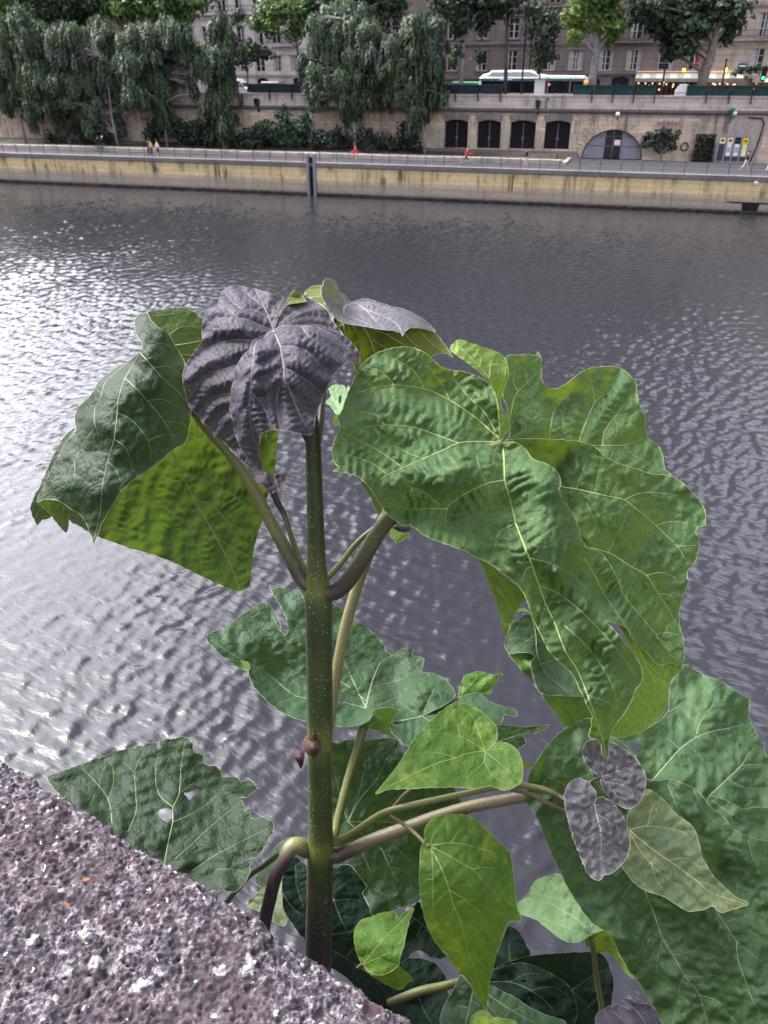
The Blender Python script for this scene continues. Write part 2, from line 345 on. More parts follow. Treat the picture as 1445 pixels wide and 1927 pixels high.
qb = MB(); qb.box(-420,300,86,89,-3,2.95); 
q = tag(solo('quay_wall', qb, M_quay, 0,0,0), 'low pale yellow stone quay wall rising straight from the river on the far bank', 'quay wall')
cb_ = MB(); cb_.box(-420,300,85.82,86.8,2.953,3.34); part('coping', cb_, M_coping, q)
nb = MB()
for px_, py_, wd, hh in ((1411,390,1.5,.75),): 
    s0, z0 = T(px_, py_, 86); nb.prism([(s0-2.2,z0+.47),(s0+1.9,z0+.47),(s0+1.9,z0+.36),(s0+.8,z0+.34),(s0+.62,z0-.6),(s0-.62,z0-.6),(s0-.8,z0+.34),(s0-2.2,z0+.38)], 85.975, 86.2)
part('mooring_notch_shade', nb, M_dark, q)  # raised dark plate: ledge line, with the notch's shade put into its colour
fb = MB()
for px_ in (958, 964):
    s0, z0 = T(px_, 345, 86); fb.box(s0-.05, s0+.05, 85.93, 86.1, z0-.75, z0+.8)
part('fender_bar', fb, plain('rusty_iron', (.12,.075,.06), .8), q)
rb = MB(); s0, z0 = T(1422, 343, 86); rb.ball((s0, 85.88, z0), (.22,.1,.22)); part('mooring_ring', rb, M_white, q)
# soot and damp line of weed just above the water
mb = MB(); rr = random.Random(3)
for i in range(700):
    s = rr.uniform(-95, 25); mb.ball((s, 85.95, rr.uniform(.0,.12)), (rr.uniform(.12,.45), .12, rr.uniform(.08,.22)), 6, 4)
part('waterline_weed', mb, plain('weed', (.03,.026,.018), .8, var=.5), q)
# mooring ladder
s0, _ = T(588, 340, 86); t_ = thing('mooring_ladder', 'grey steel mooring ladder with two guide rails down the far quay wall', 'ladder', s0, 86, 0)
lb = MB(); lb.box(-.52,-.24,-.35,-.02,-.3,4.2); part('guide_rail', lb, M_steel, t_)
lb = MB(); lb.box(.24,.52,-.35,-.02,-.3,4.2); part('guide_rail', lb, M_steel, t_)
lb = MB(); lb.box(-.235,.235,-.1,-.02,-.2,3.9)
part('back_plate', lb, M_dark, t_)
lb = MB()
for k in range(16): lb.tube([(-.235,-.2,.05+k*.25),(.235,-.2,.05+k*.25)], .025, 6)
part('rung', lb, M_iron, t_)
# railing along the quay edge
t_ = thing('quay_railing', 'long grey metal railing with thin rails along the edge of the far quay', 'railing', -34, 86.55, 3.34)
rb = MB()
for z in (.32,.65,1.0): rb.tube([(-70,0,z),(60,0,z)], .026 if z < 1 else .035, 6)
part('rail', rb, M_rail, t_)
pm = None
for k in range(64):
    if pm is None:
        pb = MB(); pb.box(-.045,.045,-.03,.03,0,1.03,bev=.01); pm = pb.mesh('railing_post', M_rail)
    o = link('post', pm, t_); o.location = (-68+k*2.0, 0, 0)
# low pale kerb wall
kb = MB()
for k in range(60):
    x0 = -130+k*2.03
    if x0 > -9.5: break
    kb.box(x0, x0+2.0, 92.0+.02*math.sin(k*5), 92.5, 3.3, 3.78+.02*math.sin(k*7), bev=.03)
kb.box(-8.6+.3, -7.9, 92.0, 100, 3.3, 3.5)
tag(solo('kerb_wall', kb, M_paleblock, 0,0,0), 'low pale stone kerb wall between the far walkway and the planted strip', 'kerb wall')
# ---- embankment wall with arched openings
holes = []
for x0, x1, z0, z1 in ((-23.2,-20.35,4.05,7.12),(-19.25,-16.45,4.08,7.12),(-15.35,-12.4,4.12,7.14),(-11.35,-8.45,4.18,7.16)):
    holes.append(archtop(x0, x1, z0, z1, .28))
ac, ar, az = -3.55, 3.36, 3.3
arch = [(ac-ar, az)]+[(ac+ar, az)]+[(ac+ar*math.cos(PI*k/28), az+(3.05)*math.sin(PI*k/28)) for k in range(1,28)]
holes.append(arch)
eb = MB(); panel(eb, [(-300,2.5),(200,2.5),(200,8.35),(-300,8.35)], holes, 100, .9)
ew = tag(solo('embankment_wall', eb, M_wall, 0,0,0), 'tall weathered stone embankment wall with dark arched doorways on the far bank', 'embankment wall')
pb = MB(); pb.box(-300,200,100.05,100.55,8.35,9.55); pb.box(-300,200,99.95,100.65,9.555,9.76); part('parapet', pb, M_parap, ew)
sb = MB(); sb.box(-300,200,99.72,100.04,8.12,8.36); sb.box(-300,200,99.86,100.02,7.98,8.118); part('string_course', sb, stone('string_stone', (.20,.17,.17), (.15,.125,.13), (.08,.07,.07), 1.6, 1, stain_amt=.6), ew)
sb = MB(); sb.box(-300,200,99.83,100.04,8.364,8.58); part('ledge', sb, M_parap, ew)
vb = MB()       # wedge stones round the big arch and flat arches over the doors
for k in range(23):
    a0 = PI*k/23+.012; a1 = PI*(k+1)/23-.012; r1 = 4.25+.5*((k*7)%3)/2
    f = lambda a, r: (ac+r*math.cos(a), az+r*.905*math.sin(a))
    vb.prism([f(a0,ar+.04), f(a0,r1), f(a1,r1), f(a1,ar+.04)], 99.90, 100.01)
part('arch_ring', vb, M_wall, ew)
vb = MB()
for x0, x1, z0, z1 in ((-23.2,-20.35,4.05,7.12),(-19.25,-16.45,4.08,7.12),(-15.35,-12.4,4.12,7.14),(-11.35,-8.45,4.18,7.16)):
    n = 9
    for k in range(n):
        a = (k+.04)/n; b_ = (k+.96)/n
        g = lambda q, up: (x0+(x1-x0)*q+(q-.5)*up*.5, z1-.26+.28*(1-(2*q-1)**2)+up*.72)
        vb.prism([g(a,0),g(a,1),g(b_,1),g(b_,0)], 99.93, 100.01)
part('door_arch', vb, stone('arch_stone', (.30,.25,.235), (.23,.19,.185), (.12,.1,.1), .5, .8, stain_amt=.7), ew)
pb = MB()
for x0, x1 in ((-20.2,-19.4),(-16.3,-15.5),(-12.25,-11.5),(-24.6,-23.35),(-8.3,-7.6)): pb.box(x0, x1, 99.88, 100.01, 3.9, 6.0+.3*math.sin(x0), bev=.03)
part('pier', pb, M_paleblock, ew)
sb = MB()
for k in range(3): sb.box(-26-.3*k,-7.4+.2*k,99.0-.35*k,99.99-.004*k,3.3,4.0-.22*k)
part('plinth_step', sb, stone('step_stone', (.24,.18,.17), (.19,.14,.14), (.1,.08,.08), 1.2, .25), ew)
pb = MB(); s0, z0 = T(*c('X',1270,590),100)
pb.prism([(s0-1.9,z0-3),(s0-1.7,z0+.6),(s0-.9,z0+1.9),(s0+.3,z0+2.15),(s0+2.2,z0+2.1),(s0+2.2,z0+1.6),(s0+1.7,z0-3)], 99.94, 100.02)
part('render_patch', pb, plain('rough_render', (.40,.33,.31), .95, var=.22, scale=2.5), ew)
pb = MB(); s0, z0 = T(*c('X',1415,510),100); pb.tube([(s0-1.6,99.85,z0+.05),(s0-.2,99.85,z0),(s0+.1,99.85,z0-.5),(s0-.1,99.85,z0-2.6),(s0-.5,99.85,3.4)], .07, 8); part('drain_pipe', pb, M_iron, ew)
pb = MB()
for k in range(3):
    s1, z1 = T(*c('X',630+35*k,520),100); pb.box(s1-.05, s1+.05, 99.9, 99.98, z1-2.2, z1)
s1, z1 = T(*c('X',665,545),100); pb.box(s1-1.3, s1+1.3, 99.86, 99.9, z1-.06, z1+.06); part('painted_bar', pb, plain('faded_red', (.38,.2,.2), .8), ew)
rb = MB(); s1, z1 = T(*c('X',787,733),100)
for k in range(16): rb.tube([(s1+.38*math.cos(2*PI*k/16),99.9,z1+.38*math.sin(2*PI*k/16)),(s1+.38*math.cos(2*PI*(k+1)/16),99.9,z1+.38*math.sin(2*PI*(k+1)/16))], .07, 6)
part('wall_ring', rb, M_iron, ew)
rr = random.Random(11)
pb = MB()
for k in range(60):
    s1 = rr.uniform(-80, 12); z1 = 3.5+.4*rr.randrange(1, 11); 
    if any(x0-1 < s1 < x1+1 for x0, x1 in ((-24,-8),(-8.2,1))): continue
    pb.box(s1, s1+rr.uniform(.7,1.2), 99.965, 100.01, z1, z1+.37)
part('pale_block', pb, M_paleblock, ew)
# doors: one kind, four things
door0 = None
lbls = ['dark double door in the leftmost arched opening of the embankment wall', 'dark double door with its open latch, second arch from the left in the wall', 'dark double door in the third arch from the left in the wall', 'dark double door in the arch nearest the big half round gate']
for i, (x0, x1, z0, z1) in enumerate(((-23.2,-20.35,4.05,7.12),(-19.25,-16.45,4.08,7.12),(-15.35,-12.4,4.12,7.14),(-11.35,-8.45,4.18,7.16))):
    d = thing('arched_door', lbls[i], 'door', (x0+x1)/2, 100.62, z0, group='dark doors in the embankment arches')
    h = (x1-x0)/2; H_ = z1-z0
    for sgn in (-1, 1):
        db = MB(); xs = sorted((sgn*.02, sgn*(h-.03))); db.box(xs[0], xs[1], -.05, .05, .03, H_-.3)
        db.prism([(xs[0],H_-.301),(xs[1],H_-.301),((xs[1] if sgn < 0 else xs[0]),H_-.02),((xs[0]+xs[1])/2,H_-.08)] if sgn < 0 else [(xs[0],H_-.301),(xs[1],H_-.301),((xs[0]+xs[1])/2,H_-.08),(xs[0],H_-.02)], -.05, .05)
        for k in range(5): xx = xs[0]+(xs[1]-xs[0])*(k+.5)/5; db.box(xx-.1, xx+.1, -.085, -.052, .1, H_-.42)
        part('door_leaf', db, M_door, d)
    db = MB(); db.tube([(0,-.12,.1),(0,-.12,H_-.25)], .045, 6); db.box(-.13,.13,-.16,-.09,1.0,1.22); part('lock_bar', db, plain('lock_steel', (.22,.2,.26), .5, .5), d)
# half-round gate
g = thing('arched_gate', 'grey metal half round gate with barred double door closing the big arch', 'gate', ac, 100.45, 3.3)
def arcz(x, r=ar-.06, k=.905): return k*math.sqrt(max(0, r*r-x*x))
gb = MB()
for xa, xb in ((-ar+.06,-.88),(.88,ar-.06)):
    gb = MB(); xs = np.linspace(xa, xb, 14); gb.prism([(xs[0],0.02)]+[(xs[-1],.02)]+[(x, max(.03, arcz(x))) for x in xs[::-1]], -.03, .03); part('gate_panel', gb, M_gatep, g)
gb = MB()
for k in range(24):
    a0, a1 = PI*k/24, PI*(k+1)/24; r = ar-.07
    gb.tube([(r*math.cos(a0),-.06,.905*r*math.sin(a0)),(r*math.cos(a1),-.06,.905*r*math.sin(a1))], .07, 6)
gb.box(-ar,ar,-.09,-.04,1.3,1.38); gb.box(-ar,ar,-.09,-.04,2.3,2.36)
for x in (-.9,-.02,.9): gb.box(x-.05,x+.05,-.1,.02,0,arcz(x)-.02)
part('gate_frame', gb, plain('gate_edge', (.16,.15,.19), .5, .3), g)
gb = MB()
for sgn in (-1,1):
    for k in range(7): x = sgn*(.12+.105*k); gb.tube([(x,-.05,.1),(x,-.05,arcz(x)-.05)], .022, 6)
part('gate_bars', gb, plain('bar_steel', (.12,.11,.15), .5, .4), g)
gb = MB(); gb.box(.12,.78,-.13,-.1,1.45,1.98); part('notice', gb, M_paper, g)
gb = MB(); gb.box(-.85,.85,.5,.55,0,3.0); part('dark_interior', gb, M_dark, g)  # dark sheet painted as the unlit space behind the bars
# wall lamps
lamp0 = [('X',262,478,'white globe wall lamp above the crown of the half round gate',0),('X',1160,470,'white globe lamp on a dark green wall bracket near the notice boards',1),('Y',1400,560,'small dark wall lantern under the string course beside the white van',2),('Z',95,558,'small dark wall lantern under the string course left of the leafy shrub',2),('Z',815,570,'dark wall lantern between the two hanging willows',2),('U',195,570,'dark green wall lantern between third and fourth arched doors',2)]
for n_, x_, y_, lb_, kd in lamp0:
    s0, z0 = T(*c(n_, x_, y_), 99.6); t_ = thing('wall_lamp', lb_, 'wall lamp', s0, 100, z0, group='lamps along the embankment wall')
    b1 = MB(); b1.box(-.12,.12,-.06,.0,-1.0,.15,bev=.02); b1.tube([(0,-.04,-.6),(0,-.35,-.35),(0,-.45,-.2)], .05, 6); part('bracket', b1, M_teal if kd == 1 else M_iron, t_)
    b1 = MB()
    if kd < 2: b1.ball((.15*kd*2,-.5,.0), .24, 12, 8)
    else: b1.prism([(-.2,-.2),(.2,-.2),(.28,.3),(-.28,.3)], -.7, -.3)
    part('globe' if kd < 2 else 'lantern', b1, M_globe if kd < 2 else M_iron, t_, kd < 2)
    b1 = MB(); b1.prism([(-.34,.31),(.34,.31),(.08,.55),(-.08,.55)], -.75, -.25) if kd else b1.box(-.1,.1,-.55,-.45,.23,.3); part('lamp_cap', b1, M_teal if kd == 1 else M_iron, t_)
# notice boards
s0, z0 = T(*c('X',1025,855),98.5); s1, z1 = T(*c('X',1292,735),98.5)
t_ = thing('notice_board', 'steel framed row of four notice panels standing before the embankment wall', 'notice board', (s0+s1)/2, 98.6, 3.3)
hw = (s1-s0)/2; H_ = 2.75
b1 = MB(); b1.box(-hw-.1,hw+.1,-.06,.06,H_-.16,H_); b1.box(-hw,hw,-.05,.05,.12,.24)
for k in range(5): x = -hw+2*hw*k/4; b1.box(x-.07,x+.07,-.07,.07,0,H_-.162)
part('board_frame', b1, M_steel, t_)
for k in range(4):
    xa = -hw+2*hw*k/4+.09; xb = -hw+2*hw*(k+1)/4-.09
    b1 = MB(); b1.box(xa,xb,-.03,.03,.25,H_-.17); pn = part('panel', b1, plain('panel_slate', (.05,.05,.075), .4), t_)
    b1 = MB(); b1.box(xa+.02,xb-.02,-.045,-.032,1.95,H_-.2); part('header', b1, (M_creamp, M_creamp, M_dark, M_yel)[k], pn)
    b1 = MB(); b1.box((xa+xb)/2-.14,(xa+xb)/2+.14,-.055,-.047,2.15,2.38) if k < 2 else (b1.box(xa+.15,xb-.15,-.055,-.047,2.18,2.34)); part('header_mark', b1, M_iron if k != 2 else plain('slate_print', (.06,.06,.1), .6), pn)
    if k: b1 = MB(); b1.box(xa+.06,xb-.06,-.05,-.033,.75,1.93,bev=.008); part('poster', b1, M_paper if k < 3 else plain('pale_yellow_print', (.8,.75,.45), .7), pn); 
    if k in (1,2): b1 = MB(); b1.box((xa+xb)/2-.17,(xa+xb)/2+.17,-.06,-.052,1.1,1.65); part('poster_print', b1, plain('blue_grey_print', (.35,.37,.5), .7), pn)
# ---- green book boxes on the parapet
bx = [(837,890,'dark closed'),(891,944,'dark closed')]
segs = []
for a0, a1, n_ in ((470,594,3),(620,640,1),(712,735,1),(818,945,3),(1077,1234,4),(1289,1500,5)):
    for k in range(n_): segs.append((a0+(a1-a0)*k/n_, a0+(a1-a0)*(k+1)/n_))
desc = ['leftmost dark green book box on the parapet, beside the white van','dark green book box between two others in the left row on the parapet','dark green book box at the right end of the left row on the parapet','dark green book box half hidden behind the tall willow','dark green book box showing between the two hanging willows',
 'dark book box beside the right willow on the parapet','dark book box in the middle of the row left of the bus','dark book box just left of the parked bus',
 'teal book box under the pale plane trunk on the parapet','teal book box second from the pale plane trunk','teal book box third from the pale plane trunk','teal book box at the right end of the row before the cafe',
 'teal book box beside the white covered heap on the parapet','teal book box under the leaning plane trunk','teal book box below the yellow cafe lamps','teal book box below the traffic light','teal book box cut by the right edge of the photo']
for i, (a0, a1) in enumerate(segs):
    y_ = 172+.0075*(a0-330); s0, _ = T(a0, y_, 100.3); s1, _ = T(a1, y_, 100.3)
    t_ = thing('book_box', desc[i], 'book box', (s0+s1)/2, 100.3, 9.76, group='green book boxes on the far parapet'); h = (s1-s0)/2-.05
    b1 = MB(); b1.box(-h,h,-.42,.38,.04,.82,bev=.02); part('box_body', b1, M_green if i > 7 else plain('box_dark', (.014,.022,.034), .45), t_)
    b1 = MB(); b1.prism([(-h-.04,.825),(h+.04,.825),(h+.02,.97),(-h-.02,.97)], -.47, .42); part('lid', b1, M_greenlid, t_)
    b1 = MB(); b1.box(h-.1,h+.02,-.62,-.43,-.75,.5); part('support', b1, M_iron, t_)
s0, z0 = T(*c('U',968,512),100.4); t_ = thing('covered_heap', 'white tarpaulin covered heap on the parapet between the book boxes', 'tarpaulin', s0, 100.4, 9.76)
b1 = MB(); prof = [(-.62,0),(-.58,.35),(-.42,.8),(-.15,1.05),(.35,1.1),(.62,1.05),(.66,0)]
b1.prism(prof, -.4, .4); part('tarpaulin_sheet', b1, M_white, t_); b1 = MB(); b1.tube([(-.6,-.42,.2),(0,-.43,.3),(.65,-.42,.22)], .02, 5); part('cord', b1, M_iron, t_)
# ---- buildings
TB = 125.2
def facade_mat(name, a, b_, m_, rowh): return stone(name, a, b_, m_, 3.2, rowh, stain=(.10,.085,.09), stain_amt=.5, streak=.5, msize=.03, bumpd=.06)
FM = {'pale': facade_mat('pale_limestone', (.76,.69,.67), (.70,.63,.62), (.36,.32,.32), 1.3),
      'dark': facade_mat('dark_limestone', (.22,.175,.17), (.18,.145,.145), (.10,.08,.085), .62),
      'brown': facade_mat('brown_limestone', (.25,.195,.18), (.21,.165,.155), (.13,.105,.10), .9),
      'beige': facade_mat('beige_limestone', (.55,.46,.38), (.47,.39,.33), (.25,.21,.19), .7)}
win_cache = {}
M_curtain = plain('curtain', (.42,.40,.42), .9, var=.2, scale=2); M_shut = plain('grey_shutter', (.33,.32,.35), .7); M_redc = plain('red_curtain', (.5,.04,.06), .9)
def window(parent, x, z, w_, h_, kind, curt):
    key = (round(w_,2), round(h_,2), kind)
    if key not in win_cache:
        b1 = MB(); f = .09
        for xa in (-w_/2, w_/2-f): b1.box(xa, xa+f, -.06, .06, 0, h_)
        b1.box(-w_/2+f, w_/2-f, -.06, .06, h_-f, h_); b1.box(-w_/2+f, w_/2-f, -.06, .06, 0, f); b1.box(-.07, .07, -.07, .05, f, h_-f)
        for q in (.33,.66): b1.box(-w_/2+f, -.07, -.04, .04, h_*q, h_*q+.05); b1.box(.07, w_/2-f, -.04, .04, h_*q, h_*q+.05)
        b2 = MB(); b2.box(-w_/2+.02, w_/2-.02, .065, .09, .02, h_-.02)
        b3 = MB(); b3.box(-w_/2+.1, -w_/2+.1+w_*.28, .10, .13, .1, h_-.1); b3.box(w_/2-.1-w_*.28, w_/2-.1, .10, .13, .1, h_-.1)
        win_cache[key] = (b1.mesh('window', M_frame), b2.mesh('pane', plain('clear_pane', (.03,.03,.04), .06)), b3)
    m1, m2, b3 = win_cache[key]
    o = link('window', m1, parent); o.location = (x, .22, z)
    link('pane', m2, o)
    if curt:
        b = MB(); side = random.choice((-1,1,0))
        if side <= 0: b.box(-w_/2+.1, -w_/2+.1+w_*random.uniform(.15,.33), .02, .05, .1, h_-.1)
        if side >= 0: b.box(w_/2-.1-w_*random.uniform(.15,.33), w_/2-.1, .02, .05, .1, h_-.1)
        link('curtain', b.mesh('curtain', M_redc if curt == 2 else M_curtain), o)
def building(name, label, s0, s1, mat, wins, ztop=26, doors=(), balconies=(), cornices=(), grp=None):
    sc = (s0+s1)/2; t_ = thing(name, label, 'building', sc, TB, 9.05, group=grp)
    holes = [rect(x-sc-w_/2, x-sc+w_/2, z-9.05, z+h_-9.05) for x, z, w_, h_, k, cu in wins]+[archtop(x-sc-w_/2, x-sc+w_/2, .06, h_, .25) for x, w_, h_ in doors]
    b1 = MB(); panel(b1, rect(s0-sc, s1-sc, 0, ztop-9.05), holes, 0, .4)
    W = s1-s0; b1.add([(s0-sc,0,0),(s0-sc,13,0),(s0-sc,13,ztop-9.05),(s0-sc,0,ztop-9.05),(s1-sc,0,0),(s1-sc,13,0),(s1-sc,13,ztop-9.05),(s1-sc,0,ztop-9.05)], [(3,2,1,0),(4,5,6,7),(1,2,6,5)])
    wall_mb = b1
    b1 = MB(); b1.prism([(-W/2,ztop-9.05),(W/2,ztop-9.05),(W/2-.6,ztop-6.0),(-W/2+.6,ztop-6.0)], -.05, 13.2); part('roof', b1, plain('zinc_roof', (.16,.17,.20), .5, .3), t_)
    b1 = MB(); b1.box(-W/2+.1, W/2-.1, .45, .5, .1, ztop-9.2); part('dark_interior', b1, M_dark, t_)  # dark sheet behind the windows, unlit rooms put into its colour
    for x, z, w_, h_, k, cu in wins: window(t_, x-sc, z-9.05, w_, h_, k, cu)
    b1 = wall_mb
    for x, z, w_, h_, k, cu in wins:
        xx = x-sc; zz = z-9.05
        b1.box(xx-w_/2-.22, xx-w_/2-.005, -.07, .02, zz-.02, zz+h_+.004); b1.box(xx+w_/2+.005, xx+w_/2+.22, -.07, .02, zz-.02, zz+h_+.004)
        b1.box(xx-w_/2-.3, xx+w_/2+.3, -.14, .02, zz+h_+.006, zz+h_+.3); b1.box(xx-w_/2-.2, xx+w_/2+.2, -.16, .02, zz-.2, zz-.022)
    part('wall', b1, mat, t_)
    for zc, d in cornices:
        b1 = MB(); b1.box(-W/2, W/2, -d, -.003, zc-9.05, zc-9.05+.28); b1.box(-W/2, W/2, -d*.6, -.003, zc-9.05-.2, zc-9.052); part('cornice', b1, mat, t_)
    for x, w_, h_ in doors:
        b1 = MB(); b1.box(x-sc-w_/2, x-sc+w_/2, .3, .36, .06, h_); b1.box(x-sc-.03, x-sc+.03, .26, .298, .06, h_-.2); part('door', b1, plain('dark_door', (.02,.02,.04), .4), t_)
    for xa, xb, z in balconies:
        b1 = MB(); b1.box(xa-sc, xb-sc, -.75, -.003, z-9.05-.18, z-9.05); bl = part('balcony', b1, mat, t_)
        b1 = MB(); b1.box(xa-sc, xb-sc, -.74, -.70, z-9.05+.92, z-9.05+.97); n = int((xb-xa)/.16)
        for k in range(n+1): x = xa-sc+(xb-xa)*k/n; b1.box(x-.014, x+.014, -.73, -.705, z-9.05+.002, z-9.05+.918)
        b1.box(xa-sc, xb-sc, -.73, -.715, z-9.05+.3, z-9.05+.36); part('railing', b1, M_iron, bl)
    return t_
def row(s0, s1, step, z, w_, h_, cu=.5, skip=()):
    o = []; n = int((s1-s0)/step); off = (s1-s0-n*step)/2+step/2
    for k in range(n):
        if k in skip: continue
        o.append((s0+off+k*step, z, w_, h_, 0, 1 if random.random() < cu else 0))
    return o
bA = building('apartment_building', 'pale stone apartment building with tall windows behind the white van', -71.5, -48.2, FM['pale'],
    row(-71.5,-48.2,2.9,12.1,1.55,2.2)+row(-71.5,-48.2,2.9,15.8,1.45,2.3)+row(-71.5,-48.2,2.9,19.9,1.45,2.4), 31, [(-58.2,1.9,2.2),(-52,2.2,2.3),(-66,1.8,2.2)], [(-71,-48.6,19.7),(-58,-52,15.6)], [(11.6,.25),(15.2,.2),(19.2,.3)])
bD = building('apartment_building', 'grey stone apartment building mostly hidden by the dense trees at the far left', -130, -71.7, FM['brown'],
    row(-100,-71.7,3.2,12.1,1.5,2.2)+row(-100,-71.7,3.2,16,1.5,2.3), 30, [], [], [(11.6,.25),(19.4,.3)])
bB = building('apartment_building', 'dark banded stone apartment building behind the bus and the two hanging willows', -48, -17.2, FM['dark'],
    row(-48,-17.2,4.3,12.2,1.5,2.5)+row(-48,-17.2,4.3,16.1,1.5,2.5), 32, [(-23.4,2.2,2.6),(-36,2.2,2.6)], [], [(11.2,.3),(15.4,.3),(19.4,.35)])
wC = []
for i, s in enumerate((-14.6, -10.9, -6.9, -3.2, 1.0)): wC.append((s, 12.25 if s != -6.9 else 12.2, 1.9, 2.45, 0, 1))
wC += [(4.6, 12.25, 1.5, 2.4, 0, 2)]
for s in (-14.4, -10.6, -6.9, -3.3, .6, 4.4): wC.append((s, 15.9, 1.5, 2.6, 0, 1)); wC.append((s, 20.1, 1.5, 2.6, 0, 0))
bC = building('apartment_building', 'brown stone apartment building with white french windows above the cafe awning', -17.0, 6.6, FM['brown'], wC, 33,
    [(-4.6,2.3,2.4),(-8.2,1.9,2.3)], [(-7.2,-.5,15.6),(-15.5,-9,19.8)], [(11.75,.3),(15.3,.25),(19.4,.3)])
wE = [(12.3, 12.2, 1.5, 2.5, 0, 1), (17, 12.2, 1.5, 2.5, 0, 0), (12.3, 16.0, 1.6, 2.6, 0, 1), (17, 16, 1.6, 2.6, 0, 0), (9.2, 16.0, 1.3, 2.6, 0, 0)]
bE = building('apartment_building', 'light beige stone apartment building with an iron balcony at the top right corner', 6.8, 40, FM['beige'], wE, 33, [], [(8.6,20,15.7)], [(11.6,.35),(15.2,.3),(19.4,.3)])
# ---- cafe: awnings, lights, fascia
def awning(label, sa, sb, n):
    t_ = thing('cafe_awning', label, 'awning', (sa+sb)/2, TB-.02, 11.0, group='cafe awnings under the brown building'); w_ = (sb-sa)
    b1 = MB(); b2 = MB()
    for k in range(n):
        xa = -w_/2+w_*k/n; xb = xa+w_/n
        (b1 if k % 2 else b2).add([(xa,0,.95),(xb,0,.95),(xb,-2.2,.3),(xa,-2.2,.3),(xa,0,.9),(xb,0,.9),(xb,-2.2,.25),(xa,-2.2,.25)], [(3,2,1,0),(4,5,6,7),(0,1,5,4),(2,3,7,6),(1,2,6,5),(3,0,4,7)])
    part('canvas', b2, M_canvas2, t_); part('canvas', b1, M_cream, t_)
    b1 = MB(); b1.box(-w_/2, w_/2, -2.24, -2.205, -.12, .29); part('valance', b1, plain('valance', (.30,.28,.28), .8), t_)
    b1 = MB(); b1.box(-w_/2, w_/2, -.25, -.02, .97, 1.12); part('lit_fascia', b1, plain('cream_fascia', (.6,.45,.38), .7, emit=((1,.55,.4), .35)), t_)
    b1 = MB()
    for k in range(int(w_/.9)): b1.ball((-w_/2+.5+k*.9, -1.6+.5*math.sin(k*4), -.3-.3*math.sin(k*3)**2), .10, 8, 5)
    part('hanging_bulbs', b1, M_lampw, t_)
awning('long cream and sage cafe awning left of the leaning plane trunk', -2.6, 5.3, 9)
awning('shorter cream and sage cafe awning right of the leaning plane trunk', 5.9, 10.9, 6)
t_ = bC; OX = 4.3-(-17.0+6.6)/2
b1 = MB(); b1.box(-6.9+OX,11.8-.01,-.16,-.08,.05,1.95); t_ = part('shop_front', b1, plain('cafe_glass', (.05,.03,.03), .1, var=.5, scale=1), t_)
b1 = MB(); rr = random.Random(5)
for k in range(13): x = -6.8+OX+k*.69; b1.box(x-.06, x+.06, -.26, -.163, .05, 2.0)
part('post', b1, plain('cafe_wood', (.22,.11,.05), .6), t_)
b1 = MB()
for k in range(26): b1.ball((rr.uniform(-6.5,9.3)+OX, -.41-rr.random()*.4, rr.uniform(.7,1.75)), rr.uniform(.06,.13), 7, 5)
part('shop_lamp', b1, M_lampw, t_)
t_ = thing('cafe_side_awning', 'flat pale cafe canopy with greenery under the traffic light at the right edge', 'awning', 14.2, TB-.02, 11.0)
b1 = MB(); b1.box(-2.6,4,-2.4,0,.3,.42); b1.box(-2.2,1.0,-2.45,-2.41,-.15,.3); part('canopy_slab', b1, M_cream, t_)
b1 = MB(); b1.box(-.7,.0,-2.5,-2.46,-.1,.22); part('lit_sign', b1, plain('lit_cream', (.8,.6,.4), .6, emit=((1,.7,.4),.7)), t_)
s0, z0 = T(1060, 141, 124.6)
t_ = thing('bistro_sign', 'dark blue shop fascia with pale lettering behind the bus roof', 'shop sign', s0, TB-.05, z0-.5)
b1 = MB(); b1.box(-5.0,2.9,-.16,-.02,-.1,1.0); part('fascia_board', b1, plain('fascia_navy', (.012,.012,.035), .4), t_)
for word, xo in (('BUCHET', -3.3), ('DARD', -.2)):
    fc = bpy.data.curves.new('lettering', 'FONT'); fc.body = word; fc.size = .78; fc.extrude = .01; fc.align_x = 'CENTER'
    fo = bpy.data.objects.new('lettering', fc); COL.objects.link(fo); bpy.context.view_layer.update()
    me = bpy.data.meshes.new_from_object(fo.evaluated_get(bpy.context.evaluated_depsgraph_get())); bpy.data.objects.remove(fo)
    me.materials.clear(); me.materials.append(plain('pale_lettering', (.42,.42,.5), .6)); lo = link('lettering', me, t_); lo.location = (xo,-.19,.2); lo.rotation_euler = (PI/2,0,0)
for x_, y_, lb_ in ((988,378,'yellow lamp on a bracket above the left cafe awning'),(1217,376,'yellow lamp above the right cafe awning beside a thin post')):
    s0, z0 = T(*c('U',x_,y_),123); t_ = thing('cafe_lamp', lb_, 'lamp', s0, 123, z0-.25, group='yellow lamps over the cafe')
    b1 = MB(); b1.ball((0,0,.25), .22, 10, 6); part('lamp_glow', b1, M_lampy, t_, True); b1 = MB(); b1.tube([(0,0,.47),(0,.1,.7),(0,2.1,.75)], .03, 6); part('bracket', b1, M_iron, t_)
# street name plate
s0, z0 = T(*c('X',1245,97),TB-.1); t_ = thing('street_plate', 'small dark blue street name plate with a green arched top on the beige corner building', 'sign', s0, TB-.03, z0)
b1 = MB(); b1.box(-.55,.55,-.05,0,-.3,.3,bev=.015); part('plate', b1, plain('enamel_blue', (.03,.04,.16), .3), t_); b1 = MB(); b1.prism(archtop(-.35,.35,.303,.55,.2), -.05, 0); part('plate_top', b1, plain('enamel_grey', (.3,.33,.4), .4), t_)
b1 = MB(); b1.box(-.4,.4,-.06,-.052,-.08,.08); part('plate_text', b1, M_paper, t_)
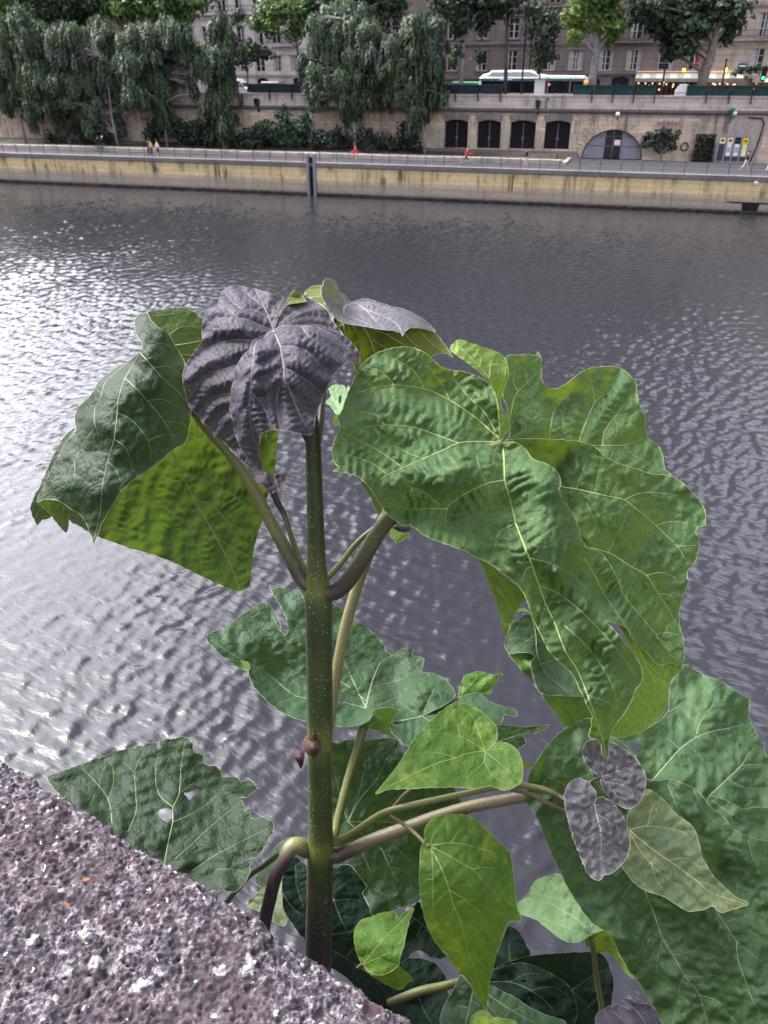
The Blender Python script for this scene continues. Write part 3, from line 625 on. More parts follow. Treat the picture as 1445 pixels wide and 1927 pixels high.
# ---- vehicles
def wheel(mb, x, y, r=.45, w_=.25): mb.tube([(x,y-w_/2,r),(x,y+w_/2,r)], r, 14)
s0, _ = T(905,150,112); s1, _ = T(1107,150,112); Lb = s1-s0
t_ = thing('city_bus', 'city bus with white humped roof and dark windows parked behind the parapet', 'bus', (s0+s1)/2, 112, 8.95)
hl = Lb/2
def loft(mb, secs, mi=0):     # secs: list of (x, profile[(y,z)...])
    n = len(secs[0][1]); v = [(x,y,z) for x, pr in secs for y, z in pr]; f = []
    for i in range(len(secs)-1):
        for k in range(n): f.append((i*n+k, (i+1)*n+k, (i+1)*n+(k+1)%n, i*n+(k+1)%n))
    f += [tuple(range(n)), tuple((len(secs)-1)*n+k for k in range(n-1,-1,-1))]
    mb.add(v, f, mi)
pro = lambda w_, z0, z1, r: [(-w_,z0),(w_,z0),(w_,z1-r),(w_-r,z1),(-w_+r,z1),(-w_,z1-r)]
b1 = MB(); loft(b1, [(-hl,pro(1.15,.4,2.45,.2)),(-hl+.25,pro(1.25,.3,2.6,.2)),(hl-.4,pro(1.25,.3,2.6,.2)),(hl,pro(1.15,.45,2.4,.2))]); part('body', b1, M_white, t_)
b1 = MB(); b1.box(-hl+.3,hl-.45,-1.275,-1.253,.75,2.1); b1.box(hl-.44,hl+.0,-1.0,1.0,.95,2.2); part('side_glass', b1, plain('bus_glass', (.012,.012,.02), .08), t_)
b1 = MB()
for k in range(1,7): x = -hl+.3+(Lb-.8)*k/7; b1.box(x-.07,x+.07,-1.29,-1.276,.7,2.15)
part('pillar', b1, M_iron, t_)
b1 = MB(); b1.box(-hl+.02,hl-.02,-1.3,1.3,2.15,2.32); part('teal_band', b1, M_teal, t_)
b1 = MB(); loft(b1, [(-hl+.3,pro(1.0,2.55,2.75,.1)),(-hl+1.2,pro(1.1,2.55,2.95,.15)),(-hl+1.5,pro(1.12,2.55,3.25,.2)),(-hl+6.3,pro(1.12,2.55,3.28,.2)),(-hl+7.4,pro(1.05,2.55,2.85,.15)),(-hl+8.6,pro(1.0,2.55,2.72,.1)),(hl-.4,pro(1.0,2.55,2.68,.1))]); part('roof_hump', b1, M_white, t_)
for x in (-hl+2.6, hl-2.6): b1 = MB(); wheel(b1, x, -1.05, .48); part('wheel', b1, M_black, t_)
b1 = MB(); b1.box(-hl+2.6,-hl+4.2,-1.31,-1.305,2.18,2.30); part('route_sign', b1, plain('route_blue', (.2,.35,.6), .4, emit=((.3,.5,.9),.5)), t_)
b1 = MB(); b1.box(hl-.35,hl+.04,-1.33,-.9,1.95,2.2); part('marker_light', b1, M_org, t_)
b1 = MB(); b1.ball((hl-4.6,-1.3,1.7), .14, 8, 5); part('rear_light', b1, plain('red_lamp', (.8,.05,.2), .4, emit=((1,.1,.3),1)), t_)
# stop shelter with a white panel in front of the bus
s0, _ = T(1014,160,103); t_ = thing('bus_shelter', 'thin roofed bus shelter with a white poster panel in front of the bus', 'bus shelter', s0+2.6, 103, 9.0)
b1 = MB(); b1.box(-3.2,3.4,-.7,.8,2.42,2.5); part('roof', b1, plain('shelter_roof', (.35,.45,.45), .4), t_)
b1 = MB()
for x in (-1.6,.95): b1.box(x-.06,x+.06,-.06,.06,0,2.418)
part('post', b1, plain('shelter_post', (.25,.25,.3), .5), t_)
b1 = MB(); b1.box(-3.1,-1.9,-.08,.08,.45,2.25,bev=.02); part('poster_panel', b1, M_white, t_)
def van(label, s, t, col, L_=5.2, H_=2.3, cat='van', name='delivery_van', slope=1):
    t_ = thing(name, label, cat, s, t, 8.96); h = L_/2; W = .95
    b1 = MB(); loft(b1, [(-h,pro(W-.1,.45,H_-.25,.15)),(-h+.2,pro(W,.35,H_,.2)),(h-2.0*slope,pro(W,.35,H_,.2)),(h-1.1,pro(W,.35,1.25 if slope else H_*.75,.15)),(h-.1,pro(W-.05,.35,1.0,.15)),(h,pro(W-.2,.45,.8,.1))]); part('body', b1, col, t_)
    b1 = MB(); b1.prism([(h-1.95,1.25),(h-1.15,1.25),(h-1.9,H_-.3),(h-2.6,H_-.3),(h-2.6,1.25)], -W-.012, W+.012); part('window', b1, M_glass, t_)
    b1 = MB(); b1.add([(h-1.93,-W+.15,H_-.12),(h-1.93,W-.15,H_-.12),(h-1.12,W-.15,1.32),(h-1.12,-W+.15,1.32),(h-1.96,-W+.15,H_-.16),(h-1.96,W-.15,H_-.16),(h-1.15,W-.15,1.28),(h-1.15,-W+.15,1.28)], [(0,1,2,3),(7,6,5,4),(0,4,5,1),(2,6,7,3),(1,5,6,2),(0,3,7,4)]); part('windscreen', b1, M_glass, t_)
    for x in (-h+1, h-.95):
        for y in (-.8,.8): b1 = MB(); wheel(b1, x, y, .34, .22); part('wheel', b1, M_black, t_)
    b1 = MB(); b1.box(h-.02,h+.02,-.75,-.5,.62,.78); part('headlight', b1, M_paper, t_)
    return t_
s0, _ = T(448,160,113); v1 = van('white delivery van behind the slim tree on the upper street', s0, 113, M_white, 5.0, 2.25)
b1 = MB(); b1.prism([(.55,1.3),(.95,1.25),(.8,1.9),(.6,2.0)], -.985, -.97); part('pink_reflection', b1, plain('pink_reflection_paint', (.7,.25,.32), .4), v1)  # reflection painted as a pink patch over the van window
s0, _ = T(524,158,113); van('dark grey van behind the leftmost book boxes', s0, 113, plain('van_grey', (.07,.07,.09), .35), 4.8, 1.95)
s0, _ = T(770,155,113); van('white van glimpsed between the two hanging willows', s0, 113, M_white, 5.2, 2.5)
s0, _ = T(882,157,114); t_ = thing('refuse_container', 'bright green rubbish container left of the bus', 'container', s0, 114, 8.96)
b1 = MB(); b1.box(-2.0,2.0,-.9,.9,.3,1.75,bev=.08); part('container_body', b1, plain('bin_green', (.03,.30,.09), .45), t_); b1 = MB(); b1.box(-2.03,2.03,-.93,.93,1.752,1.95,bev=.04); part('lid', b1, plain('bin_lid', (.22,.5,.3), .4), t_)
b1 = MB(); [wheel(b1, x, y, .15, .1) for x in (-1.6,1.6) for y in (-.7,.7)]; part('wheel', b1, M_black, t_)
# ---- posts and lamps on the street
s0, _ = T(*c('U',112,385),106); t_ = thing('street_lamp', 'tall dark swan neck street lamp behind the right end of the bus', 'street lamp', s0, 106, 9)
b1 = MB(); b1.tube([(0,0,0),(0,0,1.0),(0,0,7.3),(-.1,0,8.0),(-.5,0,8.5),(-1.0,0,8.6),(-1.4,0,8.35)], [.16,.11,.09,.08,.07,.06,.05], 8); part('pole', b1, M_iron, t_, True); b1 = MB(); b1.ball((-1.45,0,8.2), (.28,.2,.2), 8, 6); part('lamp_head', b1, M_iron, t_, True)
for x_, lb_, hh in ((1246,'dark post in front of the left cafe awning',9.5),(1358,'thin dark post under the right yellow cafe lamp',4.2)):
    s0, _ = T(x_,160,108); t_ = thing('street_post', lb_, 'post', s0, 108, 9, group='dark posts on the street')
    b1 = MB(); b1.tube([(0,0,0),(0,0,.8),(0,0,hh)], [.16,.11,.08], 8); part('pole', b1, M_iron, t_); b1 = MB(); b1.ball((0,0,hh), .13, 8, 5); part('finial', b1, M_iron, t_)
s0, _ = T(*c('U',1414,440),106); t_ = thing('traffic_light', 'traffic light showing green above a red signal at the right edge', 'traffic light', s0, 106, 9)
b1 = MB(); b1.tube([(0,0,0),(0,0,3.4)], .07, 8); part('pole', b1, M_iron, t_); b1 = MB(); b1.box(-.25,.25,-.2,.15,2.1,3.5,bev=.04); b1.box(-.2,.2,-.2,.15,.9,1.6,bev=.03); part('signal_box', b1, M_dark, t_)
b1 = MB(); b1.ball((0,-.24,2.4), .16, 10, 6); part('green_lamp', b1, M_tg, t_); b1 = MB(); b1.ball((-.05,-.24,1.3), .16, 10, 6); part('red_lamp', b1, M_tr, t_)
b1 = MB(); b1.ball((.35,-.24,1.2), .12, 8, 5); part('white_lamp', b1, plain('white_lamp', (.9,.8,.8), .4, emit=((1,.8,.8),1)), t_)
# ================================================================ far trees
def quads(ctr, nrm, sz, asp=1.0, axis=None):
    n = len(ctr); nrm = nrm/(np.linalg.norm(nrm, axis=1, keepdims=True)+1e-9)
    a = RNG.normal(size=(n,3)) if axis is None else axis
    e1 = a-nrm*np.sum(a*nrm, 1, keepdims=True); e1 /= np.linalg.norm(e1, axis=1, keepdims=True)+1e-9
    e2 = np.cross(nrm, e1); sz = np.asarray(sz).reshape(-1,1)
    V = np.stack([ctr-e1*sz*asp, ctr-e2*sz*.62, ctr+e1*sz*asp, ctr+e2*sz*.62], 1).reshape(-1,3)
    return V, np.arange(4*n).reshape(n,4)
def cloud(clumps, dens, size):
    Cs = []; Ns = []; S = []
    for (x,y,z,rx,rz) in clumps:
        n = max(20, int(dens*rx*rx)); d = RNG.normal(size=(n,3)); d /= np.linalg.norm(d, axis=1, keepdims=True)
        r = RNG.random(n)**.45; lump = 1+.25*np.sin(d[:,0]*5+x)+.2*np.sin(d[:,2]*6+z*2)
        Cs.append(np.array([x,y,z])+d*np.stack([rx*r*lump, rx*r*lump, rz*r*lump], 1)); Ns.append(d+RNG.normal(size=(n,3))*.7+np.array([0,0,.4])); S.append(size*(.6+.8*RNG.random(n)))
    return quads(np.concatenate(Cs), np.concatenate(Ns), np.concatenate(S))
def weep(clumps, dens, size):
    Cs = []; Ns = []; S = []; Ax = []
    for (x,y,z,rx,rz) in clumps:
        n = max(12, int(dens*rx*rx)); a = RNG.random(n)*2*PI; rr_ = np.sqrt(RNG.random(n))
        bx = x+rx*rr_*np.cos(a); by = y+rx*rr_*np.sin(a); bz = z+rx*.75*np.sqrt(np.maximum(0,1-rr_**2))*(.55+.45*np.sin(a*3+x*7))+RNG.normal(size=n)*.22
        ln = rz*(.55+.65*RNG.random(n))*(1.15-.35*(1-rr_)); K = 11
        for k in range(K):
            q = (k+RNG.random(n)*.6)/K; out = .22*np.sin(q*2.2)*rr_
            Cs.append(np.stack([bx+out*np.cos(a)*rx+RNG.normal(size=n)*.06, by+out*np.sin(a)*rx+RNG.normal(size=n)*.06, bz-ln*q], 1))
            Ns.append(np.stack([np.cos(a),np.sin(a),np.full(n,.55)], 1)+RNG.normal(size=(n,3))*.5); S.append(size*(1-.5*q)*(.7+.6*RNG.random(n)))
            Ax.append(np.stack([np.cos(a)*.5,np.sin(a)*.5,np.full(n,-1.0)], 1)+RNG.normal(size=(n,3))*.22)
    return quads(np.concatenate(Cs), np.concatenate(Ns), np.concatenate(S), 1.5, np.concatenate(Ax))
def tree(name, label, grp, foot, z0, t, trunk, r0, clumps, fol, bark, mode='cloud', dens=120, size=.28, cat='tree', jit=1.0):
    """foot and trunk points are read off the photo and set on the plane t; clumps: (px,py,rad_m,height_m)"""
    s0, _ = T(*foot, t); t_ = thing(name, label, cat, s0, t, z0, group=grp if cat == 'shrub' or name.endswith('tree') else None); rg = random.Random(hash(label) & 0xffff if False else sum(map(ord, label)))
    tp = [(0,0,-.2)]+[(T(x,y,t)[0]-s0, 0, T(x,y,t)[1]-z0) for x, y in trunk]
    b1 = MB(); n = len(tp); b1.tube(tp, [r0*(1-.5*i/max(1,n-1)) for i in range(n)], 9)
    cl = []
    for q in clumps:
        s, z = T(q[0], q[1], t); y_ = rg.uniform(-1,1)*1.8*jit
        if mode == 'weep':
            cl.append((s-s0, y_, z-z0, q[2]*.72, q[3]*.5))
            for _ in range(8): cl.append((s-s0+rg.uniform(-1.15,1.15)*q[2], y_+rg.uniform(-1,1)*q[2]*.9, z-z0-.35*q[3]+rg.uniform(-.42,.42)*q[3], q[2]*rg.uniform(.22,.48), q[3]*rg.uniform(.16,.42)))
        else: cl.append((s-s0, y_, z-z0, q[2], q[3]))
    for (x,y,z,rx,rz) in cl:
        k = min(range(n), key=lambda i: abs(tp[i][2]-(z-rx*1.3))); a = tp[k] if k > 0 else tp[-1]
        a = np.array(a); e = np.array([x,y,z]); m_ = (a+e)/2+np.array([rg.uniform(-.3,.3),0,.35]); b1.tube([a, m_, e], [r0*.38, r0*.24, r0*.08], 6, cap=False)
    part('trunk', b1, bark, t_, True)
    V, Q = (weep if mode == 'weep' else cloud)(cl, dens, size); link('crown', npmesh('crown', V, Q, fol), t_)
    return t_
W = 'weeping trees on the lower bank'
def YZ(cr, *p): return [c(cr, q[0], q[1])+tuple(q[2:]) for q in p]
def W_(label, cr, foot, trunk, clumps, **k): return tree('weeping_tree', label, W, c(cr,*foot), 3.8, 97, YZ(cr,*trunk), .2, YZ(cr,*clumps), F_willow, M_bark3, 'weep', **dict(dict(dens=120, size=.165), **k))
W_('drooping tree with a leaning trunk at the left edge of the photo', 'Y', (142,775), [(115,660),(85,580),(60,450),(30,330)], [(20,240,2.0,5),(-60,180,2.4,6),(60,330,1.5,4),(0,400,1.7,4.5),(-90,330,2,5),(70,520,1.0,3),(15,120,1.6,4)])
W_('tall drooping tree with two pale trunks second from the left', 'Y', (375,755), [(365,690),(300,610),(230,450),(180,250),(150,120)], [(140,70,1.5,4.5),(120,150,1.9,5),(180,200,1.8,5),(150,330,1.9,5),(215,370,1.9,5),(250,470,1.8,5),(200,560,1.3,4),(300,560,1.3,4),(110,420,1.2,3.5),(340,630,.8,2.6)])
W_('broad drooping tree above the cyclists on the lower bank', 'Y', (640,780), [(625,720),(605,620),(590,480),(540,300),(500,200)], [(330,180,1.7,4.5),(420,170,1.8,4.5),(500,130,1.7,4),(540,240,1.8,5),(380,260,1.7,4.5),(450,330,1.7,4.5),(560,340,1.6,4.5),(360,440,1.4,3.6),(430,430,1.7,4.2),(500,450,1.5,4),(590,430,1.2,3.6),(330,330,1.2,3),(540,620,1.2,3.2),(610,640,.9,2.6)])
W_('wide drooping tree over the shrubs left of the slim tree', 'Y', (890,640), [(885,560),(850,430),(830,300),(810,200)], [(740,190,2.0,5),(820,170,1.8,5),(900,130,1.6,4),(680,260,1.6,4.5),(760,320,2.0,5),(860,310,1.9,5),(980,160,1.4,3.4),(1010,230,1.5,4),(700,400,1.7,4.5),(800,430,1.8,4.8),(890,430,1.4,4),(1050,260,1.2,3.6),(1060,400,.7,3),(880,560,1.0,3.2)])
W_('slim narrow drooping tree between the wide willow and the white van', 'Y', (1215,800), [(1215,700),(1200,560),(1190,400),(1180,240),(1180,100)], [(1180,90,1.1,3),(1160,150,1.3,3.4),(1220,190,1.3,3.4),(1150,260,1.2,3.2),(1210,290,1.4,3.6),(1170,400,1.4,3.6),(1230,440,1.3,3.6),(1150,490,1.1,3),(1200,540,1.4,3.6),(1240,600,1.1,3),(1190,690,1.1,3)])
W_('tall weeping tree in the middle standing behind the jogger in red', 'Z', (630,800), [(628,720),(622,560),(610,400),(590,250),(570,100)], [(470,60,1.7,4),(560,30,1.7,4),(660,70,1.7,4.2),(430,130,1.5,4.2),(520,140,1.8,4.6),(620,150,1.7,4.6),(720,140,1.3,3.8),(400,250,1.3,4),(480,250,1.6,4.6),(590,280,1.6,4.4),(690,270,1.4,4.4),(430,370,1.1,4.2),(450,450,.7,2.6),(580,400,1.4,3.8),(690,400,1.1,4),(600,500,1.2,3),(690,480,.7,2.2),(610,600,1.0,2.2)])
W_('weeping tree left of the arched doors with a bent grey trunk', 'Z', (1010,815), [(1008,740),(995,650),(970,500),(960,350),(960,200)], [(970,100,1.3,3),(900,190,1.6,4),(980,160,1.6,4),(1060,130,1.5,4),(840,240,1.3,3.6),(920,270,1.6,4.6),(1040,230,1.7,4.6),(800,330,1.1,3.4),(870,370,1.3,4),(980,370,1.3,4.6),(1070,340,1.2,4.4),(940,480,1.2,4),(1000,520,1.2,4),(970,600,.9,2.6),(1080,420,.7,2.2)])
def S_(name, label, cr, foot, trunk, clumps, fol=None, bark=None, r0=.32, t=105, **k): return tree(name, label, 'plane trees along the upper street', c(cr,*foot), 9, t, YZ(cr,*trunk), r0, YZ(cr,*clumps), fol or F_plane, bark or M_bark2, **k)
S_('plane_tree', 'tall leafy plane tree rising behind the willows at the far left', 'Y', (60,500), [(70,300),(80,60)], [(0,20,2.6,2.2),(90,-20,2.8,2.4),(180,40,2.6,2.2),(40,-120,3,2.8),(160,-140,3,2.8),(-90,40,3,2.5),(-60,-110,3,2.6),(30,110,2.0,1.8)], F_plane, dens=110, size=.3)
S_('plane_tree', 'leafy plane tree behind the broad willow, its brown green crown at the top edge', 'Y', (440,500), [(430,300),(420,60)], [(300,0,2.6,2.3),(400,30,2.7,2.3),(480,-30,2.8,2.4),(260,90,2.0,1.7),(350,-120,3,2.8),(450,-150,3,2.8),(400,110,2.0,1.8)], F_dark, dens=110, size=.3)
S_('plane_tree', 'bright green plane tree above the wide willow at the top of the photo', 'Y', (720,500), [(720,300),(720,60)], [(600,20,2.4,2.0),(690,60,2.2,1.9),(780,10,2.5,2.2),(870,60,2.0,1.7),(650,-100,3,2.7),(800,-120,3,2.7),(560,-50,2.4,2)], F_plane, dens=110, size=.3)
S_('plane_tree', 'leafy plane tree left of the pale building, its crown full of yellow green light', 'Y', (940,490), [(950,300),(960,80)], [(880,70,1.9,1.7),(960,30,2.1,1.9),(1040,20,1.9,1.8),(1000,110,1.4,1.3),(920,-80,2.8,2.4),(1050,-110,2.8,2.4),(860,-10,2.0,1.8)], F_plane, dens=110, size=.3)
S_('plane_tree', 'plane tree with thin slanting trunks before the pale building in the middle', 'Z', (350,470), [(335,380),(315,260),(290,140)], [(160,80,1.9,1.7),(250,50,2.1,1.8),(330,80,1.9,1.7),(200,150,1.5,1.3),(290,170,1.4,1.2),(380,20,2.0,1.8),(200,-60,2.6,2.3),(330,-90,2.8,2.4),(120,130,1.2,1.0),(420,120,1.3,1.2)], F_plane, r0=.16, dens=115, size=.28)
S_('plane_tree', 'small dark street tree before the pale building beside the white van', 'Z', (45,480), [(45,400),(45,330)], [(40,260,1.3,1.2),(10,320,1.2,1.0),(80,300,1.2,1.1),(110,270,1.1,1.0),(150,290,1.1,.9),(-10,230,1.1,1.0),(20,90,1.2,1.1)], F_dark, r0=.12, dens=120, size=.24)
S_('plane_tree', 'dark plane tree with upright trunk between the middle weeping trees', 'Z', (540,470), [(540,300),(540,60)], [(480,-30,2.6,2.3),(640,-40,2.6,2.3),(780,60,2.2,1.9),(700,-10,2.4,2.1),(830,20,2.2,1.9),(780,-110,3,2.6)], F_dark, dens=110, size=.3)
S_('plane_tree', 'plane tree with pale trunk beside the green container, its crown above the bus', 'Z', (1205,465), [(1212,350),(1218,240),(1235,140),(1250,40)], [(1180,60,1.8,1.5),(1260,30,2.0,1.7),(1340,70,1.7,1.5),(1230,120,1.4,1.2),(1310,140,1.2,1.0),(1200,170,1.0,.9),(1130,20,1.8,1.6),(1400,30,1.7,1.5),(1190,280,.9,.8),(1300,310,.9,.8),(1160,330,.8,.8),(1300,-80,2.8,2.4),(1180,-90,2.8,2.4)], F_dark, M_bark3, r0=.30, dens=120, size=.27)
S_('plane_tree', 'slender dark trunked tree behind the white bus roof', 'U', (25,390), [(22,300),(28,150),(40,40)], [(10,20,1.6,1.4),(80,0,1.6,1.4),(40,-60,2.4,2.0),(-40,-40,2.0,1.8),(150,30,1.3,1.1)], F_dark, M_bark2, r0=.26, dens=110, size=.27)
S_('plane_tree', 'small dark street tree right of the swan neck lamp', 'U', (210,400), [(212,250),(222,90)], [(200,60,1.3,1.1),(260,100,1.2,1.0),(180,170,1.1,1.0),(240,200,1.3,1.2),(200,270,1.2,1.1),(260,300,1.1,1.0),(200,340,1.0,.9),(290,150,1.0,.9)], F_dark, M_bark2, r0=.11, dens=110, size=.25)
S_('plane_tree', 'bright leaved plane tree with a pale pollarded trunk right of the bus', 'U', (488,467), [(495,400),(508,300),(516,200),(500,110)], [(390,50,1.5,1.2),(460,40,1.7,1.4),(540,20,1.7,1.4),(600,80,1.6,1.3),(430,130,1.5,1.1),(540,120,1.5,1.2),(610,160,1.4,1.1),(400,200,1.1,.8),(580,210,1.1,.8),(350,100,1.1,.9),(640,140,1.0,.8),(480,-50,2.2,1.9),(590,-40,2.2,1.9)], F_bright, M_bark3, r0=.52, dens=125, size=.27)
S_('plane_tree', 'big dark plane tree with a leaning forked trunk before the cafe', 'U', (1080,472), [(1100,400),(1125,320),(1150,230),(1165,160),(1190,60)], [(850,30,1.9,1.6),(940,60,2.0,1.6),(1030,40,2.0,1.7),(1120,20,2.0,1.7),(1200,40,1.9,1.6),(880,130,1.7,1.3),(970,150,1.7,1.3),(1060,140,1.7,1.3),(900,220,1.5,1.2),(980,230,1.5,1.2),(920,290,1.2,.9),(1000,270,1.1,.8),(1250,120,1.4,1.2),(1280,60,1.4,1.2),(1220,200,1.1,.9),(760,60,1.7,1.4),(820,140,1.4,1.1),(800,-20,2.2,1.8),(1000,-80,3,2.4),(1200,-80,2.8,2.4)], F_dark, M_bark, r0=.62, dens=125, size=.28)
S_('leafy_planter', 'trailing green plant on the pale canopy left of the traffic light', 'U', (1350,420), [(1350,405)], [(1290,385,.6,.4),(1340,375,.6,.4),(1390,370,.7,.5),(1260,395,.4,.3),(1430,370,.6,.4)], F_bush, M_bark2, r0=.05, t=122, dens=260, size=.2, jit=.2)
def B_(label, cr, foot, clumps, fol, dens=150, size=.2, t=98.2, z0=3.85): return tree('leafy_shrub', label, 'shrubs at the foot of the embankment wall', c(cr,*foot), z0, t, [c(cr, foot[0], foot[1]-20)], .08, YZ(cr,*clumps), fol, M_bark2, 'cloud', dens, size, 'shrub', .5)
B_('bright green bushy shrub behind the group of three people', 'Y', (900,790), [(820,720,1.5,1.3),(900,690,1.6,1.3),(970,710,1.5,1.2),(860,670,1.2,1.0),(950,660,1.1,.9),(1000,740,1.3,1.1),(800,760,.9,.8)], F_bush)
B_('dark shrub between the bright bush and the slim tree', 'Y', (1080,800), [(1050,700,1.4,1.2),(1110,690,1.4,1.2),(1160,740,1.4,1.2),(1060,760,1.4,1.1),(1150,660,1.1,1.0),(1220,700,1.3,1.3),(1250,760,1.2,1.0)], F_bush2)
B_('dark low shrub right of the slim tree under the wall lantern', 'Y', (1390,800), [(1330,770,1.2,1.0),(1390,740,1.3,1.1),(1440,730,1.3,1.2),(1420,780,1.2,.9),(1410,690,.7,.8)], F_bush2)
B_('tall green leafy shrub with a pointed top left of the jogger in red', 'Z', (270,810), [(200,720,1.5,1.3),(270,690,1.6,1.4),(340,700,1.5,1.3),(250,620,.9,1.0),(250,580,.5,.6),(360,640,.9,.9),(400,590,.6,.6),(210,620,.6,.7),(170,760,1.3,1.1),(330,770,1.4,1.0),(250,770,1.5,1.0),(420,570,.5,.5)], F_bush)
B_('dark shrub at the foot of the wall behind the left railing', 'Z', (80,810), [(40,740,1.3,1.1),(100,720,1.2,1.1),(120,680,.8,.8),(70,780,1.3,.9)], F_bush2)
B_('dark spreading shrub left of the middle weeping trunk', 'Z', (500,810), [(450,740,1.4,1.1),(520,750,1.4,1.1),(560,760,1.2,1.0),(430,770,1.2,.9),(540,720,.8,.7)], F_bush2)
B_('low mixed shrubs right of the jogger in red', 'Z', (740,820), [(680,750,1.3,1.1),(740,770,1.3,1.0),(800,770,1.3,.9),(690,720,.8,.8),(620,770,1.0,.8),(840,790,1.0,.7)], F_bush2)
B_('dark pointed shrub beside the bent grey trunk near the doors', 'Z', (930,815), [(880,760,1.1,1.0),(930,770,1.2,1.0),(960,740,1.0,.9),(900,700,.7,.8),(900,670,.4,.4),(980,790,.9,.7)], F_bush2)
B_('dark shrubs hiding the trunks behind the cyclists', 'Y', (440,790), [(420,700,1.4,1.2),(470,720,1.3,1.1),(280,740,1.1,.9),(330,760,1.0,.7),(540,690,1.2,1.1),(580,740,1.1,.9),(500,770,1.0,.6)], F_bush2)
B_('bushy dark plant sprouting from the wall right of the half round gate', 'U', (865,850), [(860,800,1.1,.9),(830,760,.9,.8),(900,760,.9,.8),(870,720,.7,.6),(800,780,.9,.5),(780,750,.5,.3),(940,750,.6,.3),(960,720,.4,.3),(800,725,.4,.3),(905,715,.4,.5),(930,800,.6,.5)], F_bush2, 150, .2, 99.3, 3.35)
B_('small tuft of leaves on the parapet above the fourth arched door', 'U', (238,555), [(238,540,.42,.42)], F_bush, 300, .12, 99.8, 8.6)
B_('tiny tuft of leaves beside the wall lantern above the arched doors', 'U', (192,550), [(192,545,.25,.28)], F_bush2, 300, .1, 99.75, 8.6)
# clipped ivy panel
s0, z0 = T(*c('X',848,840),99); s1, z1 = T(*c('X',1022,735),99); t_ = thing('ivy_panel', 'dark rectangular patch of ivy on a trellis left of the notice boards', 'ivy', (s0+s1)/2, 99.3, 3.3)
hw = (s1-s0)/2; n = 900; ctr = np.stack([RNG.uniform(-hw,hw,n), RNG.normal(0,.12,n), RNG.uniform(.1,2.75,n)], 1); V, Q = quads(ctr, RNG.normal(size=(n,3))+np.array([0,-1.2,.3]), np.full(n,.16)); link('ivy_leaves', npmesh('ivy', V, Q, plain('ivy_brown_green', (.035,.035,.028), .8, var=.6, scale=2)), t_)
b1 = MB(); b1.box(-hw,hw,.2,.26,0,2.8); part('trellis', b1, plain('trellis_wood', (.05,.04,.04), .8), t_)
# ================================================================ people
SC_DG = bpy.context.evaluated_depsgraph_get
def figure(label, px, py, zg, head, joints, cloth, hair=M_hair, grp=None, height=1.74, extra=None, t=None):
    """joints: pose in metres, x along the walkway, y away from us; one continuous skinned body"""
    if t is None: s0, t0 = G(px, py, zg)
    else: s0, t0 = T(px, py, t)[0], t
    if t0 < 87.0: t0 = 87.0
    root = thing('person', label, 'person', s0, t0, zg, group=grp); k = height/1.74
    J = joints; names = list(J); idx = {n: i for i, n in enumerate(names)}
    edges = [('pelvis','belly'),('belly','chest'),('chest','neck'),('neck','head0'),('head0','head1'),('chest','shl'),('shl','ell'),('ell','wrl'),('wrl','hal'),('chest','shr'),('shr','elr'),('elr','wrr'),('wrr','har'),
             ('pelvis','hil'),('hil','knl'),('knl','anl'),('anl','tol'),('pelvis','hir'),('hir','knr'),('knr','anr'),('anr','tor')]
    R = dict(pelvis=.15, belly=.13, chest=.16, neck=.06, head0=.085, head1=.095, shl=.07, ell=.048, wrl=.036, hal=.045, shr=.07, elr=.048, wrr=.036, har=.045, hil=.10, knl=.062, anl=.045, tol=.042, hir=.10, knr=.062, anr=.045, tor=.042)
    bm = bmesh.new(); ly = bm.verts.layers.skin.verify(); vs = []
    for n_ in names:
        v = bm.verts.new([q*k for q in J[n_]]); r = R[n_]*k; v[ly].radius = (r, r); v[ly].use_root = n_ == 'pelvis'; vs.append(v)
    for a, b_ in edges: bm.edges.new((vs[idx[a]], vs[idx[b_]]))
    me = bpy.data.meshes.new('tmp'); bm.to_mesh(me); bm.free(); o = bpy.data.objects.new('tmp', me); COL.objects.link(o)
    o.modifiers.new('skin', 'SKIN'); sub = o.modifiers.new('sub', 'SUBSURF'); sub.levels = 2; bpy.context.view_layer.update()
    m2 = bpy.data.meshes.new_from_object(o.evaluated_get(SC_DG())); bpy.data.objects.remove(o)
    m2.materials.clear()
    for m in (M_skin, cloth['top'], cloth['legs'], cloth.get('shoe', M_shoe)): m2.materials.append(m)
    segs_ = []; 
    for a, b_ in edges:
        kind = 1
        if a in ('neck','head0') or b_ in ('hal','har'): kind = 0
        elif a in ('ell','elr'): kind = 1 if cloth.get('long', True) else 0
        elif a in ('hil','hir') or b_ in ('hil','hir'): kind = 2
        elif a in ('knl','knr'): kind = 0 if cloth.get('shorts') else 2
        elif a in ('anl','anr'): kind = 3
        segs_.append((np.array(J[a])*k, np.array(J[b_])*k, kind))
    for p in m2.polygons:
        q = np.array(p.center); best = min(segs_, key=lambda s_: np.linalg.norm(q-(s_[0]+(s_[1]-s_[0])*np.clip(np.dot(q-s_[0], s_[1]-s_[0])/(np.dot(s_[1]-s_[0], s_[1]-s_[0])+1e-9), 0, 1)))); p.material_index = best[2]; p.use_smooth = True
    link('body', m2, root)
    h = np.array(J['head1'])*k; b1 = MB(); b1.ball((h[0]-.01*k, h[1]+.015, h[2]+.05*k), (.108*k,.112*k,.095*k), 10, 7); part('hair' if hair is M_hair else 'helmet', b1, hair, root, True)
    return root
